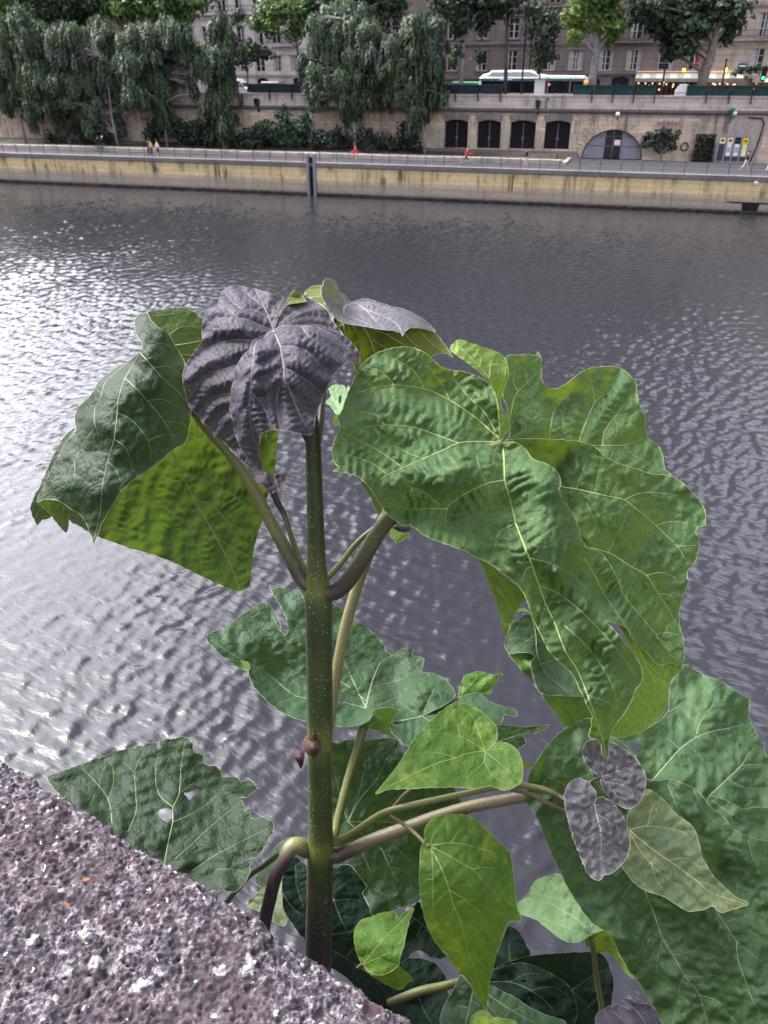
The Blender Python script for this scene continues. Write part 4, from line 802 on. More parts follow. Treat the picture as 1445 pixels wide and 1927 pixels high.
def pose(ph=.0, lean=0., run=0., face=1, hunch=0.):
    """a stride along +x (face=1) or -x; ph = half stride in metres"""
    f = face; hz = .92-.04*run; L_ = ph
    J = dict(pelvis=(0,0,hz), belly=(f*(.03+lean*.25),0,hz+.18), chest=(f*(lean*.6),0,hz+.44-hunch*.05), neck=(f*(lean*.85),0,hz+.60-hunch*.08), head0=(f*(lean*.95+.03),0,hz+.67-hunch*.1), head1=(f*(lean+.04),0,hz+.79-hunch*.12))
    sh = J['chest']; el = .26; 
    for sd_, y, q in (('l',-.19,-1),('r',.19,1)):
        J['sh'+sd_] = (sh[0], y, sh[2]+.06); ex = q*f*(.10+.16*run); J['el'+sd_] = (sh[0]-ex, y*1.2, sh[2]-.2); 
        bend = f*(.06+.2*run); J['wr'+sd_] = (sh[0]-ex*1.2+bend, y*1.1, sh[2]-.42+.28*run); J['ha'+sd_] = (sh[0]-ex*1.2+bend*1.35, y*1.05, sh[2]-.50+.34*run)
        hx = q*f*L_; J['hi'+sd_] = (0, y*.55, hz-.04)
        if q > 0: J['kn'+sd_] = (hx*.62+f*.03*run, y*.55, .50+.05*run); J['an'+sd_] = (hx, y*.55, .09); J['to'+sd_] = (hx+f*.17, y*.55, .04)
        else: J['kn'+sd_] = (hx*.42+f*.04, y*.55, .47); J['an'+sd_] = (hx*1.0-f*.1*run, y*.55, .11+.16*run); J['to'+sd_] = (hx+f*.12, y*.55, .04+.08*run)
    return J
figure('runner in a coral red top and dark shorts before the arched doors', 876, 311, 3.3, 0, pose(.34,.16,1,1), dict(top=M_red, legs=M_navy, shorts=True), height=1.82)
figure('jogger in a red top in front of the middle weeping trunk', 670, 306, 3.3, 0, pose(.12,.06,.6,-1), dict(top=M_red, legs=M_pink, shorts=True), height=1.8)
figure('walker in a dark jacket and pale pink trousers before the arched doors', 989, 314, 3.3, 0, pose(.16,0,0,-1), dict(top=M_navy, legs=M_pink))
figure('person in a dark jacket and light trousers striding past the notice boards', 1401, 314, 3.3, 0, pose(.42,.12,0,1), dict(top=M_navy, legs=M_khaki), t=91.5)
figure('dark clothed person at the left of the group leaning on the far railing', 281, 294, 3.3, 0, pose(.06,.02,0,1), dict(top=M_navy, legs=M_black), grp=None)
figure('person in an orange and dark top in the middle of the group by the railing', 287, 294, 3.3, 0, pose(.06,.1,0,-1), dict(top=M_orange, legs=M_black), hair=M_hair)
figure('person in a white shirt and dark shorts beside the group by the railing', 298, 295, 3.3, 0, pose(.14,.05,0,-1), dict(top=M_whitec, legs=M_navy, shorts=True, long=False))
figure('person in white clothes cut by the right edge of the photo on the far quay', 1446, 316, 3.3, 0, pose(.2,0,0,1), dict(top=M_navy, legs=M_whitec), t=91.5)
def cyclist(label, px, hair, top, blabel):
    s0, t0 = G(px, 286, 3.3); bk = thing('bicycle', blabel, 'bicycle', s0, t0, 3.3, group='bicycles on the far quay')
    for x in (-.5,.5):
        b1 = MB()
        for k in range(20): a0, a1 = 2*PI*k/20, 2*PI*(k+1)/20; b1.tube([(x+.33*math.cos(a0),0,.34+.33*math.sin(a0)),(x+.33*math.cos(a1),0,.34+.33*math.sin(a1))], .022, 5, cap=False)
        for k in range(8): a0 = 2*PI*k/8; b1.tube([(x,0,.34),(x+.32*math.cos(a0),0,.34+.32*math.sin(a0))], .006, 4, cap=False)
        part('wheel', b1, M_black, bk)
    b1 = MB()
    for a, b_ in (((-.5,.34),(-.12,.3)),((-.12,.3),(-.2,.85)),((-.2,.8),(.38,.85)),((-.12,.3),(.36,.75)),((-.5,.34),(-.2,.78)),((.5,.34),(.36,.9))): b1.tube([(a[0],0,a[1]),(b_[0],0,b_[1])], .022, 6)
    part('frame', b1, M_steel, bk); b1 = MB(); b1.box(-.34,-.08,-.07,.07,.9,.97,bev=.02); part('saddle', b1, M_black, bk); b1 = MB(); b1.tube([(.3,-.28,1.0),(.38,0,1.02),(.3,.28,1.0)], .018, 6); part('handlebar', b1, M_iron, bk)
    J = dict(pelvis=(-.2,0,1.02), belly=(-.12,0,1.18), chest=(.02,0,1.4), neck=(.1,0,1.55), head0=(.14,0,1.61), head1=(.16,0,1.73),
             shl=(.02,-.18,1.45), ell=(.16,-.24,1.22), wrl=(.27,-.25,1.06), hal=(.32,-.25,1.02), shr=(.02,.18,1.45), elr=(.16,.24,1.22), wrr=(.27,.25,1.06), har=(.32,.25,1.02),
             hil=(-.2,-.1,.98), knl=(.1,-.12,.78), anl=(-.06,-.12,.4), tol=(.08,-.12,.34), hir=(-.2,.1,.98), knr=(.06,.12,.6), anr=(-.12,.12,.2), tor=(.02,.12,.15))
    figure(label, px, 286, 3.3, 0, J, dict(top=top, legs=M_navy), hair=hair)
cyclist('cyclist in dark clothes with dark hair riding on the far quay at the left', 186, M_hair, M_navy, 'bicycle ridden by the dark haired cyclist on the far quay')
cyclist('cyclist in dark clothes with a white helmet riding on the far quay at the left', 194, M_helmet, M_black, 'bicycle ridden by the white helmeted cyclist on the far quay')
# ================================================================ NEAR STONE PARAPET
HS = .90                                     # top of the coping below the camera
def Pg(x, y, h=HS):
    d = ray(x, y); return d[:2]*(h/-d[2])
e0, e1 = Pg(0, 1425), Pg(800, 1927)
ed = (e1-e0)/np.linalg.norm(e1-e0); en = np.array([-ed[1], ed[0]])      # along the edge / outward to the river
if en[1] < 0: en = -en
def vnoise(x, y, seed):
    r = np.random.default_rng(seed); n = 256; g = r.random((n, n)); xi = np.floor(x).astype(int); yi = np.floor(y).astype(int); fx = x-xi; fy = y-yi
    fx = fx*fx*(3-2*fx); fy = fy*fy*(3-2*fy); a = g[xi%n, yi%n]; b = g[(xi+1)%n, yi%n]; c_ = g[xi%n, (yi+1)%n]; d = g[(xi+1)%n, (yi+1)%n]
    return a*(1-fx)*(1-fy)+b*fx*(1-fy)+c_*(1-fx)*fy+d*fx*fy
def worley(x, y, seed):
    r = np.random.default_rng(seed); n = 128; gx = r.random((n,n)); gy = r.random((n,n)); xi = np.floor(x).astype(int); yi = np.floor(y).astype(int); best = np.full(x.shape, 9.)
    for i in (-1,0,1):
        for j in (-1,0,1):
            cx = xi+i+gx[(xi+i)%n,(yi+j)%n]; cy = yi+j+gy[(xi+i)%n,(yi+j)%n]; best = np.minimum(best, (x-cx)**2+(y-cy)**2)
    return np.sqrt(best)
st = .0016; na = int(1.35/st); nb_ = int(.56/st)
A, B = np.meshgrid(np.arange(na)*st-.28, np.arange(nb_)*st, indexing='ij')   # A along the edge, B inwards from the edge (arc length over the nose)
drop = .09; inw = B-drop; nose = .012
out = np.where(inw > 0, -inw, 0.0); dz = np.where(inw > 0, 0.0, inw)
k_ = np.clip(1-np.abs(inw)/nose, 0, 1); out = out-k_*k_*.005; dz = dz-k_*k_*.005
f1 = vnoise(A*28, B*28, 1)-.5; f2 = vnoise(A*85+9, B*85, 2)-.5; f3 = vnoise(A*240, B*240, 3)-.5; f4 = vnoise(A*7, B*7, 4)-.5
pit1 = np.clip(1-worley(A*42, B*42, 5)/.33, 0, 1)*(vnoise(A*30, B*30, 15) > .5); pit2 = np.clip(1-worley(A*120, B*120, 6)/.42, 0, 1)*(vnoise(A*60, B*60, 16) > .42)
peb = np.clip(1-worley(A*30+3, B*30, 8)/.30, 0, 1)*(vnoise(A*14, B*14, 18) > .62)
pit3 = np.clip(1-worley(A*17+.3, B*17, 25)/.26, 0, 1)*(vnoise(A*9, B*9, 26) > .58)
h = .010*f4+.0050*f1+.0056*f2+.0048*f3-.0050*np.sqrt(pit1)-.0045*pit2+.0020*np.sqrt(peb)-.006*np.sqrt(pit3)
h = h + .006*np.clip(1-np.abs(inw)/.02, 0, 1)*(vnoise(A*18, B*18, 31)-.75)
sx = np.where(inw > 0, 0.25*(1-np.clip(inw/nose,0,1)), 1.0); sz = np.where(inw > 0, 1.0, np.clip(1+inw/nose, 0, 1))
base0 = e0-ed*.0
o_ = out+sx*h; X_ = base0[0]+ed[0]*A+en[0]*o_; Y_ = base0[1]+ed[1]*A+en[1]*o_; Z_ = CH-HS+dz+sz*h
V = np.stack([X_, Y_, Z_], -1).reshape(-1,3); ii = np.arange(na*nb_).reshape(na, nb_)
Q = np.stack([ii[:-1,:-1], ii[1:,:-1], ii[1:,1:], ii[:-1,1:]], -1).reshape(-1,4)
n0 = np.cross(V[Q[na*10,1]]-V[Q[na*10,0]], V[Q[na*10,3]]-V[Q[na*10,0]])
if n0[2] < 0: Q = Q[:, ::-1]
ms, nt, nd, lk, b = nodes('rough_parapet_stone'); v = coord(nt)
n1 = noise(nt, v, 75, 8, .72); n2 = noise(nt, v, 9, 4, .6); n3 = noise(nt, v, 190, 5, .7)
f = math_(nt, 'ADD', math_(nt, 'MULTIPLY', n1, .62), math_(nt, 'MULTIPLY', n3, .38))
cr = ramp(nt, f, [(.41,(.010,.007,.014)),(.472,(.032,.023,.037)),(.527,(.110,.092,.110)),(.60,(.38,.345,.37))]).outputs[0]  # darkest and palest stops imitate cavity shade and grain highlights
cr = mixc(nt, ramp(nt, n2, [(.42,(0,0,0)),(.62,(.62,.62,.62))]).outputs[0], cr, (.075,.056,.066))
def vor(scale, seed, rnd=1.0):
    m_ = nt.nodes.new('ShaderNodeMapping'); m_.inputs['Location'].default_value = (seed, seed*.7, seed*.3); lk.new(v, m_.inputs['Vector'])
    wv = N(nt, 'ShaderNodeTexNoise', Scale=70.0, Detail=3.0); lk.new(v, wv.inputs['Vector'])
    ad = nt.nodes.new('ShaderNodeVectorMath'); ad.operation = 'SCALE'; ad.inputs['Scale'].default_value = .018; lk.new(wv.outputs['Color'], ad.inputs[0])
    a2_ = nt.nodes.new('ShaderNodeVectorMath'); lk.new(m_.outputs[0], a2_.inputs[0]); lk.new(ad.outputs[0], a2_.inputs[1])
    q = N(nt, 'ShaderNodeTexVoronoi', Scale=scale, Randomness=rnd); lk.new(a2_.outputs[0], q.inputs['Vector']); return q
def spots(scale, seed, rad, keep):          # scattered spots of one size; keep = share of cells that carry one
    q = vor(scale, seed); r_ = ramp(nt, q.outputs['Distance'], [(rad*.75,(1,1,1)),(rad,(0,0,0))]).outputs[0]
    se = nt.nodes.new('ShaderNodeSeparateColor'); lk.new(q.outputs['Color'], se.inputs[0])
    return math_(nt, 'MULTIPLY', r_, math_(nt, 'LESS_THAN', se.outputs[0], keep))
cr = mixc(nt, spots(28, 0, .30, .16), cr, (.05,.028,.04))  # dark spots paint the shade of larger pits
cr = mixc(nt, spots(60, 4.2, .32, .16), cr, (.03,.022,.035))
cr = mixc(nt, math_(nt, 'MULTIPLY', spots(34, 2.1, .30, .16), math_(nt,'ADD',n1,-.02), True), cr, (.70,.68,.69))
cr = mixc(nt, spots(110, 7.7, .28, .10), cr, (.62,.59,.60))
cr = mixc(nt, math_(nt, 'MULTIPLY', spots(75, 5.1, .36, .012), ramp(nt, noise(nt, v, 3.0, 2), [(.49,(0,0,0)),(.55,(1,1,1))]).outputs[0]), cr, (.55,.22,.04))
lk.new(cr, b.inputs['Base Color']); b.inputs['Roughness'].default_value = .92
lk.new(bump(nt, math_(nt, 'ADD', n1, math_(nt, 'MULTIPLY', n3, .7)), 1.0, .006), b.inputs['Normal'])
st_o = link('stone_parapet', None); st_o.location = (e0[0], e0[1], 0); tag(st_o, 'rough pitted stone parapet with white lichen spots in the near bottom left corner', 'parapet')
off = np.array([e0[0], e0[1], 0]); tp_ = link('coping', npmesh('coping', V-off, Q, ms, smooth=True), st_o)
b1 = MB()
def ab(a, i, z): q = ed*a-en*i; return (q[0], q[1], z)
def slab(a0, a1, i0, i1, z0, z1):
    v_ = [ab(a0,i0,z0),ab(a1,i0,z0),ab(a1,i1,z0),ab(a0,i1,z0),ab(a0,i0,z1),ab(a1,i0,z1),ab(a1,i1,z1),ab(a0,i1,z1)]
    b1.add(v_, [(3,2,1,0),(4,5,6,7),(0,1,5,4),(1,2,6,5),(2,3,7,6),(3,0,4,7)])
slab(-.27, 1.06, .02, .6, CH-HS-.5, CH-HS-.03); slab(-9, -.283, .004, .6, CH-HS-.5, CH-HS); slab(1.072, 9, .004, .6, CH-HS-.5, CH-HS)
slab(-12, 12, .06, 1.5, -2, CH-HS-.502)
part('wall_body', b1, stone('near_wall_stone', (.30,.26,.27), (.24,.2,.22), (.1,.09,.1), .8, .4), st_o)
# ================================================================ THE SAPLING
def leaf_mat(name, top, top2, fleck, under, trans, vein, hair=0.0, hairc=(.8,.75,.85), tr=.32, vscale=150, rough=.56, mott=.5, trc2=None, spec=.19):
    """top / top2: two tones of the upper face, fleck: yellow mottling, under: lower face, trans: light passing through"""
    m, nt, nd, lk, b = nodes(name); v = coord(nt)
    n1 = noise(nt, v, 16, 4, .6); n2 = noise(nt, v, 45, 4, .6, .6)
    ct = ramp(nt, n1, [(.35, top), (.65, top2)]).outputs[0]
    fl = ramp(nt, math_(nt, 'ADD', math_(nt, 'MULTIPLY', n2, .55), math_(nt, 'MULTIPLY', noise(nt, v, 9, 2), .45)), [(.53,(0,0,0)),(.66,(mott,mott,mott))]).outputs[0]
    ct = mixc(nt, fl, ct, fleck)
    wv = N(nt, 'ShaderNodeTexNoise', Scale=60.0, Detail=2.0); lk.new(v, wv.inputs['Vector'])
    sc_ = nt.nodes.new('ShaderNodeVectorMath'); sc_.operation = 'SCALE'; sc_.inputs['Scale'].default_value = .010; lk.new(wv.outputs['Color'], sc_.inputs[0])
    ad = nt.nodes.new('ShaderNodeVectorMath'); lk.new(v, ad.inputs[0]); lk.new(sc_.outputs[0], ad.inputs[1])
    vo = N(nt, 'ShaderNodeTexVoronoi', Scale=float(vscale)); vo.feature = 'DISTANCE_TO_EDGE'; lk.new(ad.outputs[0], vo.inputs['Vector'])
    ed_ = ramp(nt, vo.outputs['Distance'], [(.0,(.55,.55,.55)),(.09,(0,0,0))]).outputs[0]
    vo2 = N(nt, 'ShaderNodeTexVoronoi', Scale=float(vscale)*.36); vo2.feature = 'DISTANCE_TO_EDGE'; lk.new(ad.outputs[0], vo2.inputs['Vector'])
    ed2 = ramp(nt, vo2.outputs['Distance'], [(.0,(.6,.6,.6)),(.05,(0,0,0))]).outputs[0]
    edm = mixc(nt, 1.0, ed_, ed2, 'LIGHTEN')
    ct = mixc(nt, mixc(nt, 1.0, edm, (.30,)*3, 'MULTIPLY'), ct, vein)
    if hair:
        lw = N(nt, 'ShaderNodeLayerWeight', Blend=.35); hf = math_(nt, 'MULTIPLY', math_(nt, 'ADD', n2, .25), hair, True)
        ct = mixc(nt, math_(nt, 'MULTIPLY', hf, .10), ct, hairc)
    cu = mixc(nt, edm, ramp(nt, n1, [(.35, [x*.8 for x in under]), (.65, under)]).outputs[0], [min(1, x*1.5) for x in under])
    ge = nt.nodes.new('ShaderNodeNewGeometry'); col = mixc(nt, ge.outputs['Backfacing'], ct, cu)
    lk.new(col, b.inputs['Base Color']); b.inputs['Roughness'].default_value = rough; b.inputs['Specular IOR Level'].default_value = spec
    b.inputs['Sheen Weight'].default_value = (.01+hair*.07) if spec > .1 else 0.0; b.inputs['Sheen Roughness'].default_value = .2; b.inputs['Sheen Tint'].default_value = tuple(hairc)+(1,)
    hb = math_(nt, 'ADD', math_(nt, 'MULTIPLY', ramp(nt, vo.outputs['Distance'], [(0,(0,0,0)),(.25,(1,1,1))]).outputs[0], .5), math_(nt, 'ADD', ramp(nt, vo2.outputs['Distance'], [(0,(0,0,0)),(.16,(1,1,1))]).outputs[0], math_(nt, 'MULTIPLY', n2, .6)))
    lk.new(bump(nt, hb, .5, .0016), b.inputs['Normal'])
    t = nt.nodes.new('ShaderNodeBsdfTranslucent'); tc_ = mixc(nt, fl, trans, trc2 or [min(1, x*1.5) for x in trans]); tc_ = mixc(nt, edm, tc_, [x*1.15 for x in trans]); lk.new(tc_, t.inputs['Color'])
    mx = nt.nodes.new('ShaderNodeMixShader'); mx.inputs[0].default_value = tr; lk.new(b.outputs[0], mx.inputs[1]); lk.new(t.outputs[0], mx.inputs[2]); lk.new(mx.outputs[0], nd['Material Output'].inputs['Surface'])
    return m
def vein_mat(name, col, tr=(.4,.45,.1)):
    m, nt, nd, lk, b = nodes(name); b.inputs['Base Color'].default_value = tuple(col)+(1,); b.inputs['Roughness'].default_value = .55; b.inputs['Sheen Weight'].default_value = .3
    b.inputs['Subsurface Weight'].default_value = .0; return m
LM = {
 'green': (leaf_mat('leaf_green', (.034,.074,.028), (.050,.102,.036), (0.1748,0.2392,0.0414), (.11,.18,.03), (.24,.36,.015), (.13,.21,.07), tr=.14, mott=.3), vein_mat('vein_green', (.34,.40,.12))),
 'blue':  (leaf_mat('leaf_blue_green', (0.0140,0.0290,0.0168), (0.0211,0.0399,0.0211), (0.0421,0.0655,0.0211), (.045,.08,.018), (.080,.130,.012), (.075,.12,.06)), vein_mat('vein_pale', (.20,.25,.09))),
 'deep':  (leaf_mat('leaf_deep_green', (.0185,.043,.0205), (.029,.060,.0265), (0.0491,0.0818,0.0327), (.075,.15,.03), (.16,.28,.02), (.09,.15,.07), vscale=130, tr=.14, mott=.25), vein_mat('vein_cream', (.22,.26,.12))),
 'mid':  (leaf_mat('leaf_mid_green', (.029,.064,.028), (.047,.092,.038), (.085,.13,.05), (.075,.15,.03), (.16,.28,.02), (.09,.15,.07), vscale=130, tr=.14, mott=.25), vein_mat('vein_light', (.22,.26,.12))),
 'fresh': (leaf_mat('leaf_fresh_green', (0.0467,0.1105,0.0187), (0.0723,0.1445,0.0255), (0.2210,0.2550,0.0382), (.12,.20,.03), (.22,.36,.015), (.14,.22,.04), vscale=120, mott=.75, tr=.22), vein_mat('vein_yellow', (.28,.36,.08))),
 'pale':  (leaf_mat('leaf_pale_green', (.13,.23,.11), (.17,.29,.13), (.2,.3,.12), (.15,.25,.03), (.25,.36,.02), (.25,.36,.18)), vein_mat('vein_pale_green', (.30,.38,.2))),
 'olive': (leaf_mat('leaf_olive', (.074,.112,.056), (.100,.138,.072), (.26,.27,.08), (.14,.16,.05), (.22,.24,.03), (.2,.23,.11), hair=.06, tr=.14, hairc=(.75,.7,.72)), vein_mat('vein_olive', (.45,.44,.15))),
 'purple':(leaf_mat('leaf_purple', (.014,.011,.021), (.028,.023,.039), (.055,.047,.068), (.10,.12,.03), (.13,.15,.02), (.15,.125,.155), hair=.5, hairc=(.78,.72,.84), tr=.14, rough=.6, vscale=170, spec=.14), vein_mat('vein_fawn', (.22,.185,.155))),
 'silver':(leaf_mat('leaf_silver_purple', (.062,.058,.070), (.095,.090,.105), (.13,.125,.14), (.085,.11,.014), (.115,.145,.008), (.36,.33,.38), hair=.4, hairc=(.8,.76,.84), tr=.18, rough=.6, vscale=170, spec=.16), vein_mat('vein_grey', (.45,.42,.40))),
 'plum':  (leaf_mat('leaf_plum', (0.0168,0.0090,0.0168), (0.0300,0.0180,0.0300), (0.0360,0.0240,0.0360), (.05,.03,.05), (.06,.02,.03), (.08,.05,.08), hair=.4, tr=.12), vein_mat('vein_plum', (.12,.08,.10))),
 'dark':  (leaf_mat('leaf_shade_dark', (0.0052,0.0115,0.0081), (0.0081,0.0173,0.0115), (0.0173,0.0288,0.0144), (.05,.09,.03), (.05,.09,.01), (.03,.05,.03), spec=.04, tr=.08), vein_mat('vein_dim', (.10,.13,.07))),  # shade under the upper leaves is put into this darkened leaf colour
}
E_cache = {}
def tps(ctrl, lam=3e-3):
    c_ = np.array([(q[0],q[1]) for q in ctrl])/100.; z = np.array([q[2] for q in ctrl]); n = len(c_)
    d = np.linalg.norm(c_[:,None]-c_[None], axis=2); K = np.where(d > 0, d*d*np.log(d+1e-12), 0)+lam*np.eye(n)
    Pm = np.hstack([np.ones((n,1)), c_]); A_ = np.block([[K, Pm],[Pm.T, np.zeros((3,3))]]); w_ = np.linalg.solve(A_, np.concatenate([z, np.zeros(3)]))
    def f(x, y):
        q = np.stack([x,y], -1)/100.; d = np.linalg.norm(q[:,None]-c_[None], axis=2); U = np.where(d > 0, d*d*np.log(d+1e-12), 0)
        return U@w_[:n]+w_[n]+q@w_[n+1:]
    return f
def cr_curve(pts, step, closed=True):
    p = np.array([q[:2] for q in pts], float); n = len(p); o = []
    for i in range(n if closed else n-1):
        a, b_, c_, d = (p[(i-1)%n], p[i], p[(i+1)%n], p[(i+2)%n]) if closed else (p[max(i-1,0)], p[i], p[i+1], p[min(i+2,n-1)])
        m_ = max(1, int(np.linalg.norm(c_-b_)/step)); L_ = np.linalg.norm(c_-b_)
        t1 = (c_-a)*.5; t2 = (d-b_)*.5
        for t_, ref in ((t1,0),(t2,1)):
            l = np.linalg.norm(t_); 
            if l > L_: t_ *= L_/l
        for k in range(m_):
            t = k/m_; o.append((2*t**3-3*t**2+1)*b_+(t**3-2*t**2+t)*t1+(-2*t**3+3*t**2)*c_+(t**3-t**2)*t2)
    if not closed: o.append(p[-1])
    return np.array(o)
def swave(x, y, seed, lam, n=7):
    r = np.random.default_rng(seed); o = np.zeros_like(x)
    for k in range(n):
        a = r.random()*2*PI; l = lam*(.6+.9*r.random()); o += np.sin((x*np.cos(a)+y*np.sin(a))*2*PI/l+r.random()*6.28)
    return o/math.sqrt(n)
def sheet(outline, depth, veins, side='top', sp=4.5, A=.0042, w_=20, Cg=.0026, lam=17, nz=.0018, holes=(), vr=1.0, edge=True, seed=0, serr=.8, fold=0.0, auto=None):
    """one sheet of a leaf blade: photo-pixel outline, depths in metres, veins; returns V, tris, material ids"""
    A, Cg, nz = A*1.45, Cg*1.9, nz*1.15; f = tps(depth); ol = cr_curve(outline, 3.5); ol += RNG.normal(size=ol.shape)*.35*serr + np.stack([swave(ol[:,0],ol[:,1],seed+5,16),swave(ol[:,0],ol[:,1],seed+6,16)],1)*.5*serr
    hs_ = [cr_curve(h, 3.5)+RNG.normal(size=(len(cr_curve(h,3.5)),2))*.6 for h in holes]
    vp = [(cr_curve(q[0], 4.0, False), q[1]) for q in veins]
    n_draw = len(vp)
    if auto:                                  # ladder of fine cross veins branching off the traced ones
        ra = np.random.default_rng(seed+17); extra = []
        for pl, r in vp:
            acc = 0.0; nxt = auto[0]*(.4+.6*ra.random()); sd = 1
            for i in range(1, len(pl)-1):
                acc += np.linalg.norm(pl[i]-pl[i-1])
                if acc < nxt: continue
                nxt = acc+auto[0]*(.35+.35*ra.random()); sd = -sd; d = pl[i+1]-pl[i-1]; a0 = math.atan2(d[1], d[0])+sd*math.radians(ra.uniform(52, 78))
                ln = auto[1]*ra.uniform(.6, 1.25); q = [pl[i].copy()]; cv = -sd*ra.uniform(.1, .5)
                for k in range(5): a1 = a0+cv*k/5+ra.normal()*.10; q.append(q[-1]+ln/5*np.array([math.cos(a1), math.sin(a1)]))
                extra.append((cr_curve(q, 4.0, False), .00034))
        vp = vp+extra
    sg = []
    for pl, r in vp:
        d = np.diff(pl, axis=0); ln = np.linalg.norm(d, axis=1); s = np.concatenate([[0], np.cumsum(ln)[:-1]]); ph = RNG.random()*9
        # coarser segments are enough for the relief
        for i in range(0, len(d), 2):
            j = min(i+2, len(d)); sg.append((*pl[i], *(pl[j]-pl[i]), s[i]+ph*lam, r))
    sg = np.array(sg) if sg else np.zeros((0,6))
    def relief(x, y):
        if not len(sg): return nz*swave(x, y, seed, 60)
        o = np.zeros(len(x))
        for k0 in range(0, len(x), 3000):
            xx = x[k0:k0+3000,None]; yy = y[k0:k0+3000,None]
            l2 = sg[:,2]**2+sg[:,3]**2+1e-9; t = np.clip(((xx-sg[:,0])*sg[:,2]+(yy-sg[:,1])*sg[:,3])/l2, 0, 1)
            dx = xx-sg[:,0]-t*sg[:,2]; dy = yy-sg[:,1]-t*sg[:,3]; d = np.sqrt(dx*dx+dy*dy)
            i = np.argmin(d, 1); rr_ = np.arange(len(i)); dm = d[rr_,i]; sd_ = np.sign(dx[rr_,i]*sg[i,3]-dy[rr_,i]*sg[i,2]); s = sg[i,4]+t[rr_,i]*np.sqrt(l2[i])+dm*.28+sd_*3.1
            x1 = x[k0:k0+3000]; y1 = y[k0:k0+3000]; s = s+4.0*swave(x1, y1, seed+3, 90)
            bl = 1-np.exp(-(dm/w_)**1.5); rid = np.abs(np.sin(PI*s/lam))**.7-.6
            o[k0:k0+3000] = A*bl+Cg*rid*np.clip(dm/7,0,1)*np.exp(-(dm/60)**2)*(.55+.45*swave(x1, y1, seed+8, 80))
        return o+nz*swave(x, y, seed, 70)+nz*.45*swave(x, y, seed+1, 26)+fold*swave(x, y, seed+2, 150, 5)
    sgn = 1 if side == 'top' else -1
    def Zf(x, y): return f(x, y)-sgn*relief(x, y)
    x0, y0 = ol.min(0); x1, y1 = ol.max(0); gx = np.arange(x0, x1, sp); gy = np.arange(y0, y1, sp*.866)
    X, Y = np.meshgrid(gx, gy); X = X+(np.arange(len(gy))%2)[:,None]*sp*.5; X = X.ravel()+RNG.normal(size=X.size)*.25; Y = Y.ravel()+RNG.normal(size=Y.size)*.25
    k = inside(ol, X, Y); allb = np.concatenate([ol]+hs_)
    for h in hs_: k &= ~inside(h, X, Y)
    X = X[k]; Y = Y[k]
    if len(X):
        dm = np.full(len(X), 1e9)
        for q in range(0, len(allb), 64): dm = np.minimum(dm, ((X[:,None]-allb[None,q:q+64,0])**2+(Y[:,None]-allb[None,q:q+64,1])**2).min(1))
        X = X[dm > (sp*.55)**2]; Y = Y[dm > (sp*.55)**2]
    vs = []; es = []
    for poly in [ol]+hs_:
        o = len(vs); vs += [Vector(map(float, q)) for q in poly]; es += [(o+i, o+(i+1)%len(poly)) for i in range(len(poly))]
    vs += [Vector((float(a), float(b_))) for a, b_ in zip(X, Y)]
    v2, e2, f2, *_ = delaunay_2d_cdt(vs, es, [], 0, 1e-4)
    v2 = np.array([tuple(q) for q in v2]); f2 = np.array([tuple(q) for q in f2 if len(q) == 3]); cc = v2[f2].mean(1)
    k = inside(ol, cc[:,0], cc[:,1])
    for h in hs_: k &= ~inside(h, cc[:,0], cc[:,1])
    f2 = f2[k]; Z = Zf(v2[:,0], v2[:,1]); u = (v2[:,0]-722.5)/F; v_ = (963.5-v2[:,1])/F
    V = np.stack([Z*u, Z*(cp+v_*sp_), CH+Z*(-sp_+v_*cp)], 1)
    tri = f2; n_ = np.cross(V[tri[:,1]]-V[tri[:,0]], V[tri[:,2]]-V[tri[:,0]]); dcam = np.array([0,0,CH])-V[tri[:,0]]
    facing = np.median(np.sum(n_*dcam, 1)) > 0
    if facing != (side == 'top'): tri = tri[:, ::-1]
    mb = MB(); qv = []; 
    def to3(pl, lift):
        Zq = Zf(pl[:,0], pl[:,1])-lift; return np.stack([Zq*(pl[:,0]-722.5)/F, Zq*(cp+(963.5-pl[:,1])/F*sp_), CH+Zq*(-sp_+(963.5-pl[:,1])/F*cp)], 1)
    for pl, r in (vp[:n_draw]):
        k = inside(ol, pl[:,0], pl[:,1])
        for h in hs_: k &= ~inside(h, pl[:,0], pl[:,1])
        idx = np.where(k)[0]
        if len(idx) < 3: continue
        for run in np.split(idx, np.where(np.diff(idx) > 1)[0]+1):
            if len(run) < 3: continue
            q = to3(pl[run], .0002); n = len(run); t0_ = run[0]/len(pl); t1_ = (run[-1]+1)/len(pl)
            mb.tube(q, [r*.58*vr*(1-.72*(t0_+(t1_-t0_)*i/n)) for i in range(n)], 6)
    if edge:
        q = to3(np.vstack([ol, ol[:1]]), 0); mb.tube(q, .00026*vr, 4, cap=False)
    return V, tri, mb
BASE = pt(598, 1800, 1.27)
plant = link('broad_leaved_sapling', None); plant.location = BASE
tag(plant, 'young tree with huge wavy green leaves and purple top leaf growing beside the stone parapet', 'plant')
def leaf(label, sheets, kind='green', name='leaf', **kw):
    Vs = []; Ts = []; Mi = []; o = 0; vb = MB()
    for i, s in enumerate(sheets):
        s = dict(s); V, t, mb = sheet(seed=(sum(map(ord, label))*7+i*13)%9973, **{**kw, **s}); Vs.append(V); Ts.append(t+o); Mi.append(np.zeros(len(t), int)); o += len(V)
        if mb.v:
            q = np.array(mb.v); tr_ = []
            for f in mb.f:
                for j in range(1, len(f)-1): tr_.append((f[0], f[j], f[j+1]))
            Vs.append(q); Ts.append(np.array(tr_)+o); Mi.append(np.ones(len(tr_), int)); o += len(q)
    ob = link(name, npmesh(name, np.concatenate(Vs)-BASE, np.concatenate(Ts), list(LM[kind]), np.concatenate(Mi), True), plant)
    if label: ob['label'] = label
    return ob
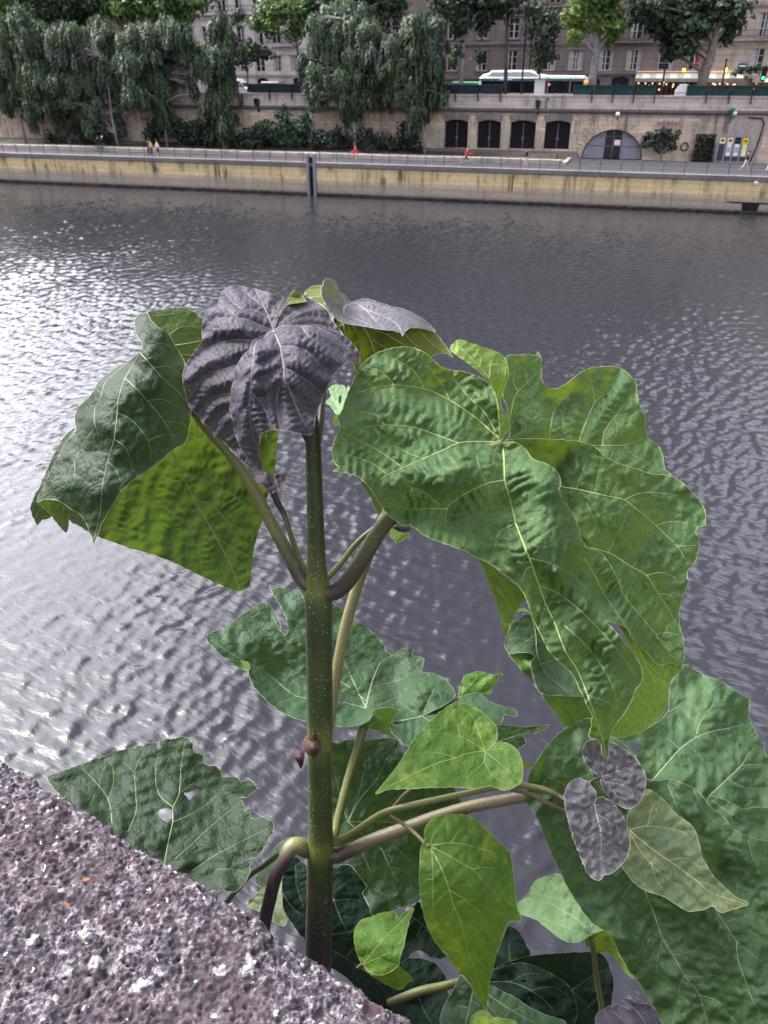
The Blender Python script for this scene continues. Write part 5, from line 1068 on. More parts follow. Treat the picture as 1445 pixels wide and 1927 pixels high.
def stem_mat(name, c1, c2, dots=(.45,.45,.30), dotscale=560, keep=.14, hair=.22, node=None, top=None):
    m, nt, nd, lk, b = nodes(name); v = coord(nt); n1 = noise(nt, v, 14, 4); col = ramp(nt, n1, [(.35,c1),(.68,c2)]).outputs[0]
    at = nt.nodes.new('ShaderNodeAttribute'); at.attribute_name = 'tint'; se = nt.nodes.new('ShaderNodeSeparateColor'); lk.new(at.outputs['Color'], se.inputs[0])
    col = mixc(nt, se.outputs[0], col, (.10,.115,.018)); col = mixc(nt, se.outputs[1], col, (.028,.014,.020)); col = mixc(nt, se.outputs[2], col, (.21,.185,.085))
    q = N(nt, 'ShaderNodeTexVoronoi', Scale=float(dotscale)); mp_ = nt.nodes.new('ShaderNodeMapping'); mp_.inputs['Scale'].default_value = (1,1,.62); lk.new(v, mp_.inputs['Vector']); lk.new(mp_.outputs[0], q.inputs['Vector'])
    sc_ = nt.nodes.new('ShaderNodeSeparateColor'); lk.new(q.outputs['Color'], sc_.inputs[0])
    d_ = math_(nt, 'MULTIPLY', math_(nt, 'LESS_THAN', q.outputs['Distance'], .27), math_(nt, 'LESS_THAN', sc_.outputs[0], math_(nt, 'MULTIPLY', ramp(nt, noise(nt, v, 22, 3), [(.4,(0,0,0)),(.62,(1,1,1))]).outputs[0], keep*2.2))); col = mixc(nt, d_, col, dots)
    lk.new(col, b.inputs['Base Color']); b.inputs['Roughness'].default_value = .5; b.inputs['Sheen Weight'].default_value = hair*.35; b.inputs['Sheen Roughness'].default_value = .25; b.inputs['Sheen Tint'].default_value = (.9,.9,.7,1)
    lk.new(bump(nt, math_(nt, 'ADD', noise(nt, v, 220, 3), d_), .25, .0015), b.inputs['Normal']); return m
SM = {'stem': stem_mat('stem_bark', (.018,.031,.006), (.033,.051,.009)), 'petiole': stem_mat('petiole_green', (.07,.085,.018), (.11,.12,.03), keep=.06), 'brown': stem_mat('branch_brown', (.07,.052,.03), (.10,.078,.04), keep=.10),
      'plumst': stem_mat('plum_shoot', (.05,.035,.045), (.075,.05,.06), keep=.0), 'dark': stem_mat('dark_shoot', (.045,.032,.03), (.07,.05,.04), keep=.04)}
def stalk(name, pts, mat, parent=None, tint=None, n=16, label=None, bulge=None):
    """pts: (px, py, depth m, radius px[, tint r, g, b])"""
    p = np.array([q[:4] for q in pts], float); tn = np.array([list(q[4:7])+[0]*(3-len(q[4:7])) for q in pts], float)
    tt = np.linspace(0, len(p)-1, max(24, (len(p)-1)*10)); i = np.minimum(tt.astype(int), len(p)-2); f = tt-i
    def cat(arr):
        a = arr[np.maximum(i-1,0)]; b_ = arr[i]; c_ = arr[i+1]; d = arr[np.minimum(i+2,len(p)-1)]; g = f[:,None]
        return .5*((2*b_)+(-a+c_)*g+(2*a-5*b_+4*c_-d)*g**2+(-a+3*b_-3*c_+d)*g**3)
    q = cat(p); tq = np.clip(cat(tn), 0, 1); ctr = [pt(a[0], a[1], a[2])-BASE for a in q]; rad = [max(.0004, a[3]*a[2]/F) for a in q]
    mb = MB(); mb.tube(ctr, rad, n); me = mb.mesh(name, SM[mat], True)
    ca = me.color_attributes.new('tint', 'FLOAT_COLOR', 'POINT'); cols = np.ones((len(mb.v), 4), np.float32); cols[:, :3] = np.repeat(tq, n, axis=0)[:len(mb.v)]; ca.data.foreach_set('color', cols.ravel())
    o = link(name, me, plant if parent is None else parent)
    if label: o['label'] = label
    return o
def V_(cr, *vv):                              # veins: (radius_mm, points...)
    return [(L(cr, *v[1:]), v[0]*.001) for v in vv]
def Sh(side, outline, depth, veins=(), **k): return dict(side=side, outline=outline, depth=depth, veins=list(veins), **k)
# ---- stem and branches
stalk('stem', [(588,768,.93,6),(588,790,.938,11,0,.4),(588,812,.945,15,0,.2),(590,860,.958,15,.1),(593,960,.985,16),(596,1060,1.015,18,.25),(597,1100,1.03,23,.75),(598,1122,1.036,26,.25),(600,1160,1.045,25.5),(601,1260,1.075,24.5),(602,1340,1.10,24,.1),(602,1385,1.115,23.5,.85),(601,1412,1.12,23,.35),(602,1460,1.14,22.5),(603,1560,1.17,23,.15),(603,1596,1.18,25.5,.9),(602,1625,1.19,24.5,.1),(601,1700,1.21,24.5,0,.35),(599,1780,1.235,25,0,.6),(596,1900,1.27,26,0,.6),(592,2050,1.33,28,0,.6)], 'stem', n=28)
lp = stalk('petiole', [(590,1108,1.03,11,.3,.5),(574,1098,1.03,13,.2,.7),(560,1078,1.03,13.5,0,.75),(535,1030,1.02,12.5,0,.4),(505,975,1.01,11.5,.1,0,.2),(470,908,.995,11.5,0,0,.15),(430,850,.985,11,0,0,.05),(385,800,.975,9.5),(340,740,.965,8),(300,690,.96,6)], 'petiole', n=18)
rp = stalk('petiole', [(606,1112,1.03,12,.3,.3),(626,1116,1.03,15,0,.9),(650,1098,1.025,16,0,.85),(680,1055,1.01,15.5,0,.65),(710,1005,.995,15.5,0,.45),(745,962,.98,15,0,.3),(800,915,.965,13,0,.4),(870,868,.962,11,0,.2),(944,834,.968,8)], 'petiole', n=18)
stalk('petiole', [(606,1096,1.035,5,.4),(622,1082,1.035,5.5),(645,1055,1.03,5.5),(675,1018,1.025,5),(720,985,1.02,4.5),(755,985,1.01,3.5,0,.6)], 'petiole')
lq = stalk('petiole', [(610,1400,1.125,9,.3),(621,1360,1.135,9,0,0,.4),(626,1320,1.14,9.5,0,.1,.5),(636,1250,1.14,10,0,.1,.6),(650,1180,1.14,10.5,0,0,.7),(672,1105,1.135,10.5,0,0,.6),(695,1040,1.12,10,0,0,.5),(716,985,1.10,8.5,0,0,.5),(735,945,1.08,7)], 'petiole', n=18, label='pale straight leaf stalk rising behind the main stem')
stalk('shoot', [(585,1100,1.035,4,.4),(572,1070,1.035,5,.2),(555,1030,1.035,5),(540,985,1.03,5,0,.3),(533,965,1.03,5.5,0,.8),(522,945,1.025,6,0,.9),(514,925,1.02,7,0,.9)], 'petiole')
stalk('petiole', [(590,835,.95,13,0,.6),(578,815,.945,11,0,.7),(568,790,.935,8,0,.7),(545,720,.925,6,0,.5),(515,625,.912,5)], 'stem', label='dark stalk of the purple top leaf')
stalk('petiole', [(594,830,.955,11,0,.5),(602,800,.965,7,0,.7),(606,765,.98,6,0,.7),(612,700,1.01,5,0,.6),(620,640,1.05,5,0,.6),(629,600,1.075,5,0,.7),(640,575,1.10,4,0,.7)], 'stem')
br = stalk('branch', [(604,1606,1.18,14,.3,.3),(632,1612,1.18,13,0,.75),(660,1600,1.178,12.5,0,.55),(700,1582,1.172,12,0,.25,.3),(765,1558,1.165,11.5,0,0,.45),(820,1538,1.16,11.5,0,0,.4),(880,1520,1.155,11,0,0,.3),(940,1508,1.15,11,0,.15,.3),(990,1500,1.145,10.5,0,.25,.2),(1060,1494,1.15,9)], 'brown', n=18, label='thick brown side branch running right from the lower node')
stalk('branch', [(612,1592,1.18,7,.6),(632,1585,1.178,6.5,.3),(666,1566,1.165,6),(710,1536,1.15,6),(740,1524,1.14,6.2),(800,1510,1.13,6),(870,1495,1.125,6),(920,1484,1.12,6),(970,1478,1.115,6),(1015,1484,1.11,5.5,0,0,.3),(1045,1496,1.105,5,0,.3),(1070,1510,1.10,4,0,.5)], 'petiole', label='thin green side branch above the brown branch')
stalk('petiole', [(960,1486,1.12,3.5,0,.3),(998,1496,1.115,4,0,.3,.3),(1032,1513,1.11,4,0,.3,.3),(1066,1528,1.105,3.6,0,.4),(1120,1545,1.08,3),(1180,1562,1.045,2.6)], 'brown')
stalk('petiole', [(1068,1508,1.10,3.4,0,.4),(1100,1482,1.07,3.4,0,.4,.2),(1118,1468,1.045,3.2,0,.3,.3),(1131,1463,1.03,2.6)], 'brown')
stalk('petiole', [(1050,1498,1.105,3.6,0,.5),(1080,1515,1.07,3.4,0,.5),(1110,1514,1.01,2.6,0,.4)], 'brown')
stalk('petiole', [(612,1590,1.18,9,.5),(627,1578,1.19,8.2,0,0,.3),(636,1540,1.205,8),(655,1465,1.225,7.6),(672,1410,1.24,7.8),(684,1368,1.25,8.5,0,.3)], 'petiole', label='upright green stalk of the wide bowl shaped leaf')
stalk('petiole', [(733,1536,1.15,3.4,0,.3),(760,1552,1.14,3.6,0,.3,.3),(780,1568,1.12,3.6,0,.2,.3),(800,1588,1.09,3.4),(808,1594,1.08,3)], 'brown')
stalk('petiole', [(738,1522,1.145,3.2,0,.3),(752,1506,1.14,3.4,0,.4,.2),(768,1490,1.13,3.2,0,.4,.2),(830,1440,1.12,3),(912,1413,1.105,2.4)], 'brown')
stalk('shoot', [(592,1606,1.18,9,.5,.3),(576,1603,1.175,12.5,.3,.5),(561,1592,1.17,15.5,.7,0,.3),(547,1597,1.165,15,.5,.2,.3),(535,1620,1.16,13,0,.7),(519,1650,1.165,12.5,0,.9),(507,1695,1.18,12.5,0,.95),(499,1730,1.20,12.5,0,.95),(488,1790,1.24,12.5,0,.95)], 'dark', n=18, label='dark bent shoot drooping left from the lower node')
stalk('petiole', [(522,1610,1.19,5,0,.3),(496,1630,1.20,5),(470,1648,1.20,5,0,.1),(446,1675,1.18,5,0,.4),(425,1700,1.15,4.5,0,.5)], 'petiole')
stalk('branch', [(730,1890,1.38,8,0,.4),(786,1868,1.37,8.5),(830,1858,1.37,8),(860,1850,1.37,7.5),(900,1838,1.38,7)], 'petiole', label='low green branch among the dark bottom leaves')
stalk('petiole', [(672,1822,1.15,2.6,0,.4),(680,1816,1.145,2.8,0,.3,.3),(683,1815,1.14,2.4)], 'brown')
# dried bud scale and bud scar on the stem
def blob(name, pts, col, parent):             # shrivelled curl: a closed lumpy lozenge
    mb = MB(); q = [pt(*a[:3])-BASE for a in pts]; r = [a[3]*a[2]/F for a in pts]; mb.tube(q, r, 10); return part(name, mb, col, parent, True)
M_dry = plain('dry_scale', (.055,.028,.020), .6, var=.55, scale=160); M_dryp = plain('dry_plum', (.035,.012,.02), .5, var=.6, scale=120)
def scale_patch(label, outline, depth, mat):
    V, t, mb = sheet(outline, depth, [], sp=2.0, nz=.0018, edge=False, seed=4, serr=.5); Vb = V.copy(); dcam = np.array([0,0,CH])-V; Vb -= dcam*.006
    n = len(V); me = npmesh('dry_scale', np.concatenate([V, Vb])-BASE, np.concatenate([t, t[:, ::-1]+n]), mat, smooth=True); o = link('dry_scale', me, plant); o['label'] = label
scale_patch('brown curled dry scale on the stem', L('E',(345,440),(400,350),(450,285),(490,380),(560,440),(640,430),(700,410),(770,440),(770,560),(730,680),(660,760),(580,780),(500,740),(430,680),(380,570)), L('E',(345,440,1.11),(450,285,1.112),(560,440,1.08),(580,780,1.085),(770,500,1.09),(430,680,1.09),(600,600,1.066),(700,410,1.09)), M_dry)
scale_patch('small plum shrivelled scrap hanging from the dry scale', L('E',(140,720),(210,615),(260,650),(330,590),(385,620),(395,760),(380,900),(360,1000),(315,1065),(270,990),(220,900),(160,800)), L('E',(140,720,1.10),(330,590,1.095),(385,700,1.085),(315,1065,1.09),(250,780,1.075)), M_dryp)
blob('bud_scar', [(589,1378,1.094,1),(590,1382,1.092,3.5),(592,1388,1.091,4.2),(594,1392,1.092,1)], M_dryp, plant)
# ---- purple top leaf
PV = V_('G',(1.1,(738,405),(790,520),(805,600),(820,690),(820,775),(850,830),(895,940),(930,1030),(980,1120),(1015,1180)),(.7,(820,775),(785,850),(765,930),(775,1050),(785,1130)),(.9,(738,405),(650,475),(605,510),(590,620),(578,720),(565,850),(560,960),(565,1080),(600,1250),(640,1420)),
   (1.0,(748,400),(830,375),(950,375),(1080,390),(1200,450),(1300,540),(1385,650)),(.7,(790,525),(880,530),(980,560),(1050,620),(1110,690),(1180,700)),(.7,(820,690),(900,730),(1000,790),(1080,860),(1110,890)),(.6,(850,830),(930,960),(1040,1020)),(.5,(590,600),(520,680),(460,780)),(.5,(578,720),(500,800),(440,950)),(.5,(565,870),(640,950),(700,1060),(720,1150)),(.5,(560,960),(490,1050),(460,1150)),(.5,(950,375),(1010,450),(1120,500),(1260,580)),(.5,(800,580),(700,640),(600,660)),(.5,(818,680),(720,740),(600,770)),(.5,(895,940),(960,1080)))
PL = V_('G',(1.0,(738,405),(640,370),(540,325),(470,315),(380,315),(290,325),(215,400)),(.8,(670,440),(580,482),(480,478),(350,495),(250,540),(160,610),(100,660)),(.8,(560,620),(470,665),(400,690),(300,720),(200,780),(120,900),(100,940)),(.7,(500,860),(430,880),(320,900),(230,960),(190,1040)),(.6,(500,980),(420,1000),(350,1030),(300,1090),(290,1150)),(.5,(500,1140),(440,1160),(380,1190),(345,1230)),(.5,(520,1260),(450,1270),(410,1290)),
   (.9,(738,405),(710,320),(670,230),(640,170),(600,95)),(.7,(705,310),(600,255),(500,240),(430,190),(370,110)),(.5,(470,315),(400,250),(330,220)),(.5,(670,230),(590,170),(500,100)),(.5,(690,270),(760,210),(810,170)))
PR = V_('G',(.8,(748,398),(850,300),(960,240),(1060,200)),(.7,(748,400),(900,330),(1030,300),(1150,320)),(.6,(780,395),(950,360),(1120,370),(1230,420)),(.5,(960,240),(900,215)))
kwp = dict(A=.0092, w_=15, Cg=.0036, lam=12, nz=.0016, sp=3.4)
leaf('large velvety purple leaf at the top of the stem', [
  Sh('top', L('G',(738,402),(815,165),(720,130),(600,92),(540,86),(480,72),(430,68),(375,90),(335,150),(320,205),(250,245),(210,310),(200,400),(203,480),(150,555),(95,650),(62,720),(57,800),(75,890),(95,960),(130,1015),(190,1060),(205,1105),(270,1150),(300,1205),(345,1235),(420,1310),(500,1390),(560,1445),(610,1440),(600,1300),(560,1100),(560,900),(600,700),(680,520)),
    L('G',(738,405,.922),(430,75,1.0),(600,95,1.0),(815,165,.98),(215,310,.955),(62,760,.94),(100,960,.94),(300,1200,.935),(560,1440,.925),(440,1250,.925),(480,1000,.905),(480,760,.90),(560,1100,.91),(600,700,.90),(600,1400,.925),(550,520,.905),(300,700,.925),(200,500,.945),(480,315,.915),(300,325,.935),(400,180,.955),(560,250,.935),(700,320,.935),(300,980,.93),(400,600,.915)), PL, **kwp),
  Sh('top', L('G',(745,400),(790,290),(840,213),(900,205),(990,188),(1060,195),(1130,240),(1170,310),(1220,380),(1270,440),(1300,520),(1150,560),(950,500),(800,450)), L('G',(745,400,.922),(840,213,.965),(1060,195,.99),(1270,440,.955),(1150,560,.945),(900,330,.935),(1060,330,.955),(900,480,.925)), PR, **kwp),
  Sh('top', L('G',(742,398),(700,420),(650,462),(610,472),(583,490),(560,545),(510,600),(470,660),(452,720),(435,800),(418,900),(414,1010),(440,1120),(462,1220),(500,1310),(560,1390),(640,1478),(656,1470),(662,1425),(640,1370),(628,1300),(640,1230),(645,1190),(690,1165),(740,1155),(790,1160),(860,1170),(950,1185),(1010,1200),(1030,1195),(1045,1140),(1060,1050),(1095,960),(1115,900),(1150,830),(1190,750),(1240,690),(1300,650),(1340,645),(1392,662),(1390,600),(1365,540),(1320,490),(1270,445),(1200,415),(1130,385),(1090,370),(1000,372),(930,372),(870,368),(800,375)),
    L('G',(742,398,.918),(640,1475,.90),(560,1390,.898),(470,1220,.895),(415,1010,.898),(435,800,.896),(510,600,.896),(583,490,.898),(650,470,.905),(600,560,.868),(530,700,.862),(490,860,.860),(490,1020,.862),(540,1200,.872),(600,1340,.885),(700,1165,.848),(1020,1195,.86),(820,775,.860),(1095,960,.884),(1392,660,.935),(1270,445,.95),(1090,370,.94),(930,372,.925),(950,600,.872),(1150,520,.90),(1000,450,.895),(690,600,.876),(680,900,.868),(800,375,.92)), PV, **kwp),
  Sh('under', L('G',(825,212),(850,165),(880,118),(905,103),(950,130),(985,175),(988,190),(900,203)), L('G',(825,212,.955),(905,103,.98),(988,185,.972),(900,203,.955),(910,150,.99)), sp=3, edge=True, serr=.3),
  Sh('top', L('G',(738,400),(740,340),(770,250),(800,190),(850,150),(905,101),(880,125),(850,170),(825,215),(785,290),(755,370)), L('G',(738,400,.92),(770,250,.945),(905,101,.978),(825,215,.952),(755,370,.925)), sp=3, serr=.3)], 'purple', name='purple_leaf')
leaf('small silvery purple leaf behind the top of the stem', [
  Sh('under', L('H',(62,215),(110,150),(180,127),(215,135),(240,200),(280,320),(320,400),(370,450),(480,480),(600,500),(850,530),(940,550),(1000,515),(1100,512),(1228,540),(1290,610),(1350,690),(1412,782),(1360,757),(1290,740),(1230,760),(1200,782),(1100,780),(950,760),(700,850),(530,915),(515,860),(490,820),(400,600),(250,330)),
    L('H',(110,150,1.14),(370,455,1.10),(600,505,1.11),(940,560,1.13),(1250,560,1.22),(1410,780,1.2),(1200,780,1.185),(700,830,1.14),(530,910,1.13),(490,820,1.13)),
    V_('H',(2.6,(590,500),(640,580),(680,680),(708,760)),(1.5,(640,515),(800,570),(950,660),(1050,720)),(.9,(600,640),(570,740),(560,840)),(.9,(680,620),(800,700),(870,740)),(.8,(960,560),(1080,680),(1180,760)),(.8,(1100,530),(1200,640),(1290,720)),(.8,(420,480),(430,570),(470,650)),(.8,(90,240),(200,230)),(.8,(500,500),(560,600),(570,700)),(.7,(800,570),(900,560)),(.7,(1000,690),(1100,720))), A=.003, Cg=.003, lam=7, w_=14),
  Sh('top', L('H',(215,190),(225,120),(250,75),(285,64),(330,90),(365,140),(380,185),(430,220),(480,278),(520,272),(590,250),(650,252),(720,275),(800,300),(850,320),(950,340),(1050,385),(1150,440),(1210,500),(1250,552),(1150,524),(1060,514),(1000,520),(962,560),(950,592),(935,560),(850,540),(740,525),(600,500),(480,485),(390,455),(320,400),(260,310),(225,240)),
    L('H',(285,65,1.09),(380,185,1.12),(590,250,1.17),(950,340,1.2),(1250,550,1.215),(950,580,1.075),(600,500,1.065),(370,450,1.06),(230,220,1.07),(415,350,1.10),(480,278,1.15)),
    V_('H',(.8,(415,330),(440,300),(400,210),(350,150),(290,90)),(.6,(415,330),(330,260),(250,200)),(.8,(415,380),(430,320),(520,290),(620,350),(760,400),(900,480),(950,565)),(.6,(520,290),(650,285),(800,340),(950,370)),(.6,(760,400),(880,380),(1030,430),(1200,510)),(.5,(415,380),(520,430),(640,480)),(.5,(620,350),(680,420),(740,500))), A=.0055, Cg=.003, lam=10, w_=13, sp=3.2)], 'silver', name='purple_leaf')
# ---- left tent shaped leaf
leaf('large drooping blue green leaf left of the stem, its lit underside showing', [
  Sh('top', L('I',(615,110),(622,80),(645,60),(685,52),(700,85),(740,130),(790,160),(820,200),(845,245),(875,295),(893,340),(890,400),(897,500),(920,590),(912,680),(890,760),(830,795),(780,840),(700,900),(640,945),(580,985),(530,1040),(490,1110),(440,1200),(415,1262),(395,1310),(380,1270),(350,1190),(320,1150),(260,1115),(215,1082),(170,1070),(120,1070),(85,1080),(130,990),(180,870),(260,740),(295,700),(290,640),(296,600),(320,560),(380,500),(420,430),(500,360),(590,310),(648,262),(655,220),(628,175)),
    L('I',(650,270,.93),(685,52,1.0),(620,110,1.0),(845,245,.985),(895,400,.965),(915,640,.94),(830,795,.915),(640,945,.885),(490,1110,.875),(395,1310,.88),(320,1150,.90),(170,1070,.915),(85,1080,.93),(180,870,.94),(295,640,.97),(320,560,.98),(500,360,.975),(590,310,.97),(520,620,.885),(505,740,.875),(440,1010,.868),(400,650,.893),(700,550,.908),(600,750,.880),(400,480,.945),(250,1000,.898),(560,420,.91),(430,760,.90)),
    V_('I',(1.2,(650,268),(600,350),(565,410),(530,520),(520,620),(505,740),(470,860),(440,1010),(430,1130),(395,1295)),(1.0,(645,270),(700,330),(770,410),(850,480),(900,540)),(.9,(565,410),(640,480),(700,550),(760,620),(810,700),(830,740)),(.7,(522,600),(590,630),(650,690),(695,760),(705,850)),(.6,(505,740),(560,780),(590,840),(605,920)),(.6,(470,865),(510,900),(540,970)),
      (.9,(575,330),(460,430),(430,520),(400,580),(400,650),(428,752)),(.8,(400,580),(350,640),(300,705)),(.7,(390,690),(320,800),(260,930),(230,1000),(150,1030)),(.5,(290,870),(290,950),(260,1040)),(.6,(655,260),(720,225),(790,225),(830,260)),(.6,(730,350),(800,345),(880,390)),(.5,(690,530),(770,525),(860,570)),(.5,(450,980),(380,1010),(330,1090)),(.5,(455,930),(390,900),(360,960)),(.5,(250,945),(180,950)),(.5,(690,750),(760,720),(880,720)),(.5,(770,640),(840,650),(900,660))), A=.0050, Cg=.0016, lam=14, w_=20, nz=.0020, auto=(28,44)),
  Sh('top', L('I',(85,1080),(120,1015),(180,880),(260,740),(292,680),(240,720),(190,800),(130,930),(75,1050),(50,1110),(60,1160),(90,1213),(110,1180),(140,1178),(165,1160),(130,1120)), L('I',(85,1080,.955),(180,880,.965),(290,680,.985),(130,930,.97),(50,1110,.965),(90,1212,.965),(165,1160,.955)), serr=1.3),
  Sh('under', L('I',(85,1080),(120,1070),(170,1070),(215,1083),(258,1115),(257,1180),(250,1247),(235,1245),(200,1205),(165,1160),(125,1120)), L('I',(85,1080,.935),(170,1070,.925),(258,1115,.925),(250,1247,.94),(165,1160,.95)), V_('I',(.5,(215,1085),(180,1130)),(.4,(230,1100),(225,1180)))),
  Sh('under', L('I',(258,1118),(320,1152),(352,1195),(372,1240),(330,1222),(262,1182)), L('I',(258,1118,.93),(365,1235,.93),(262,1182,.96))),
  Sh('under', L('I',(905,560),(935,590),(1000,690),(1100,700),(1300,705),(1340,688),(1380,690),(1397,700),(1388,800),(1376,930),(1340,1050),(1305,1190),(1270,1320),(1250,1460),(1240,1542),(1190,1566),(1150,1562),(1080,1530),(1000,1495),(900,1445),(780,1390),(640,1345),(600,1336),(500,1300),(420,1272),(330,1222),(300,1180),(450,1000),(600,850),(760,700),(850,560)),
    L('I',(920,590,1.0),(820,810,1.04),(420,1270,.99),(330,1220,.985),(640,1345,1.03),(870,920,1.055),(1190,1560,1.09),(1300,1190,1.09),(1240,1540,1.09),(1000,1495,1.07),(1390,700,1.07),(1375,930,1.08),(1100,850,1.06),(600,1100,1.01),(780,1390,1.05),(300,1180,.98),(450,1000,.99),(600,850,.995),(760,700,1.0)),
    V_('I',(2.0,(770,720),(820,810),(870,920),(940,1070),(1000,1170),(1060,1280),(1130,1410),(1190,1562)),(1.2,(870,920),(960,950),(1060,1000),(1130,1030),(1220,1100),(1300,1180)),(1.1,(940,1075),(1040,1100),(1125,1195),(1220,1240),(1290,1270)),(.8,(1060,1280),(1150,1330),(1260,1390)),(.7,(1100,1360),(1170,1400),(1250,1460)),
      (.8,(900,990),(850,1100),(820,1200),(830,1330),(840,1410)),(.9,(820,850),(740,960),(710,1100),(700,1200),(705,1330)),(.8,(960,1150),(910,1250),(900,1380),(910,1440)),(.7,(1000,1180),(970,1300),(980,1470)),(.8,(590,1000),(580,1120),(590,1300)),(.7,(560,1020),(500,1120),(450,1230)),(.8,(920,710),(1000,740),(1090,790)),(.6,(1125,1195),(1180,1290),(1270,1320)),(.6,(880,860),(960,840),(1060,850)),(.6,(670,940),(640,1100),(640,1300)),(.6,(1330,720),(1340,800),(1330,900))), A=.003, Cg=.0026, lam=12, w_=18),
  Sh('under', L('I',(685,52),(760,37),(840,24),(920,38),(980,85),(1000,120),(990,200),(960,240),(925,310),(900,335),(875,295),(845,245),(820,200),(790,160),(740,130),(700,85)), L('I',(685,52,1.005),(840,25,1.05),(980,85,1.06),(900,335,1.01),(845,245,1.0),(960,240,1.04)),
    V_('I',(2.6,(840,232),(900,222),(985,205)),(3.0,(850,285),(900,285),(960,285)),(.8,(800,180),(870,130),(990,140)),(.6,(720,70),(820,60),(900,45))), A=.003, Cg=.002, lam=9, w_=15)], 'blue')
# ---- the great right leaf
leafA_out = L('J',(1310,772),(1288,740),(1290,640),(1272,480),(1250,400),(1190,330),(1120,290),(1040,265),(960,255),(880,230),(820,180),(760,130),(680,95),(590,85),(500,100),(420,130),(340,180),(290,230),(255,310),(215,400),(180,490),(160,555),(130,590),(152,660),(120,730),(96,820),(110,910),(140,955),(100,975),(160,985),(250,1000),(310,1040),(360,1090),(400,1150),(450,1230),(500,1290),(560,1340),(605,1368),(640,1358),(700,1392),(770,1445))+L('M',(-120,150),(0,195),(60,230),(130,260),(200,310),(260,350),(310,400),(350,460),(380,530),(400,600),(430,660),(470,740),(500,800),(560,870),(620,920),(660,970),(690,1040),(720,1100),(745,1160),(770,1205),(762,1260),(752,1340),(790,1347),(818,1375),(832,1440),(860,1472),(872,1440),(870,1385),(885,1320),(900,1280),(950,1210),(1000,1130),(1030,1060),(1032,1045),(1070,1000),(1080,950),(1060,880),(1010,800),(950,730),(900,670),(850,622),(930,640),(980,665),(1015,720),(1060,770),(1120,830),(1160,880),(1205,892),(1250,880),(1305,897),(1290,865),(1230,800),(1180,730),(1120,650),(1060,580),(1000,510),(960,450),(930,370),(890,290),(850,230),(790,180),(735,170),(718,130))+L('K',(672,1190),(655,1110),(600,1000),(555,935),(542,880),(550,830),(520,770),(460,730),(380,700),(350,650),(300,612),(260,600),(222,605))
leafA_dep = L('J',(1310,770,.97),(590,85,.99),(255,310,.95),(95,820,.87),(100,975,.865),(310,1040,.875),(450,1230,.89),(640,1360,.89),(1000,775,.92),(750,885,.89),(700,665,.928),(600,362,.955),(930,465,.99),(1120,290,1.01),(1270,480,1.0),(880,230,1.0),(1285,700,.985),(1330,1040,.93),(905,1340,.90),(1410,1360,.90),(1150,900,.915),(480,760,.915),(1150,600,1.0),(700,500,.965))+L('M',(0,195,.90),(200,310,.89),(350,460,.88),(470,740,.87),(620,920,.86),(745,1160,.86),(860,1460,.88),(950,1210,.90),(1070,1000,.925),(1060,880,.922),(600,800,.862),(400,285,.882),(560,320,.872),(730,500,.874),(940,740,.890),(490,340,.898),(630,540,.894),(790,760,.898),(850,612,.905),(615,310,.915),(700,405,.917),(785,490,.920),(1300,895,1.0),(1180,730,.98),(960,450,.962),(890,290,.96),(735,170,.945),(660,60,.94),(1060,720,.965),(500,420,.905),(760,850,.885))+L('K',(550,830,.95),(380,700,.95),(250,600,.965),(360,900,.925),(400,780,.928),(470,830,.918),(530,1010,.915),(590,1150,.918))
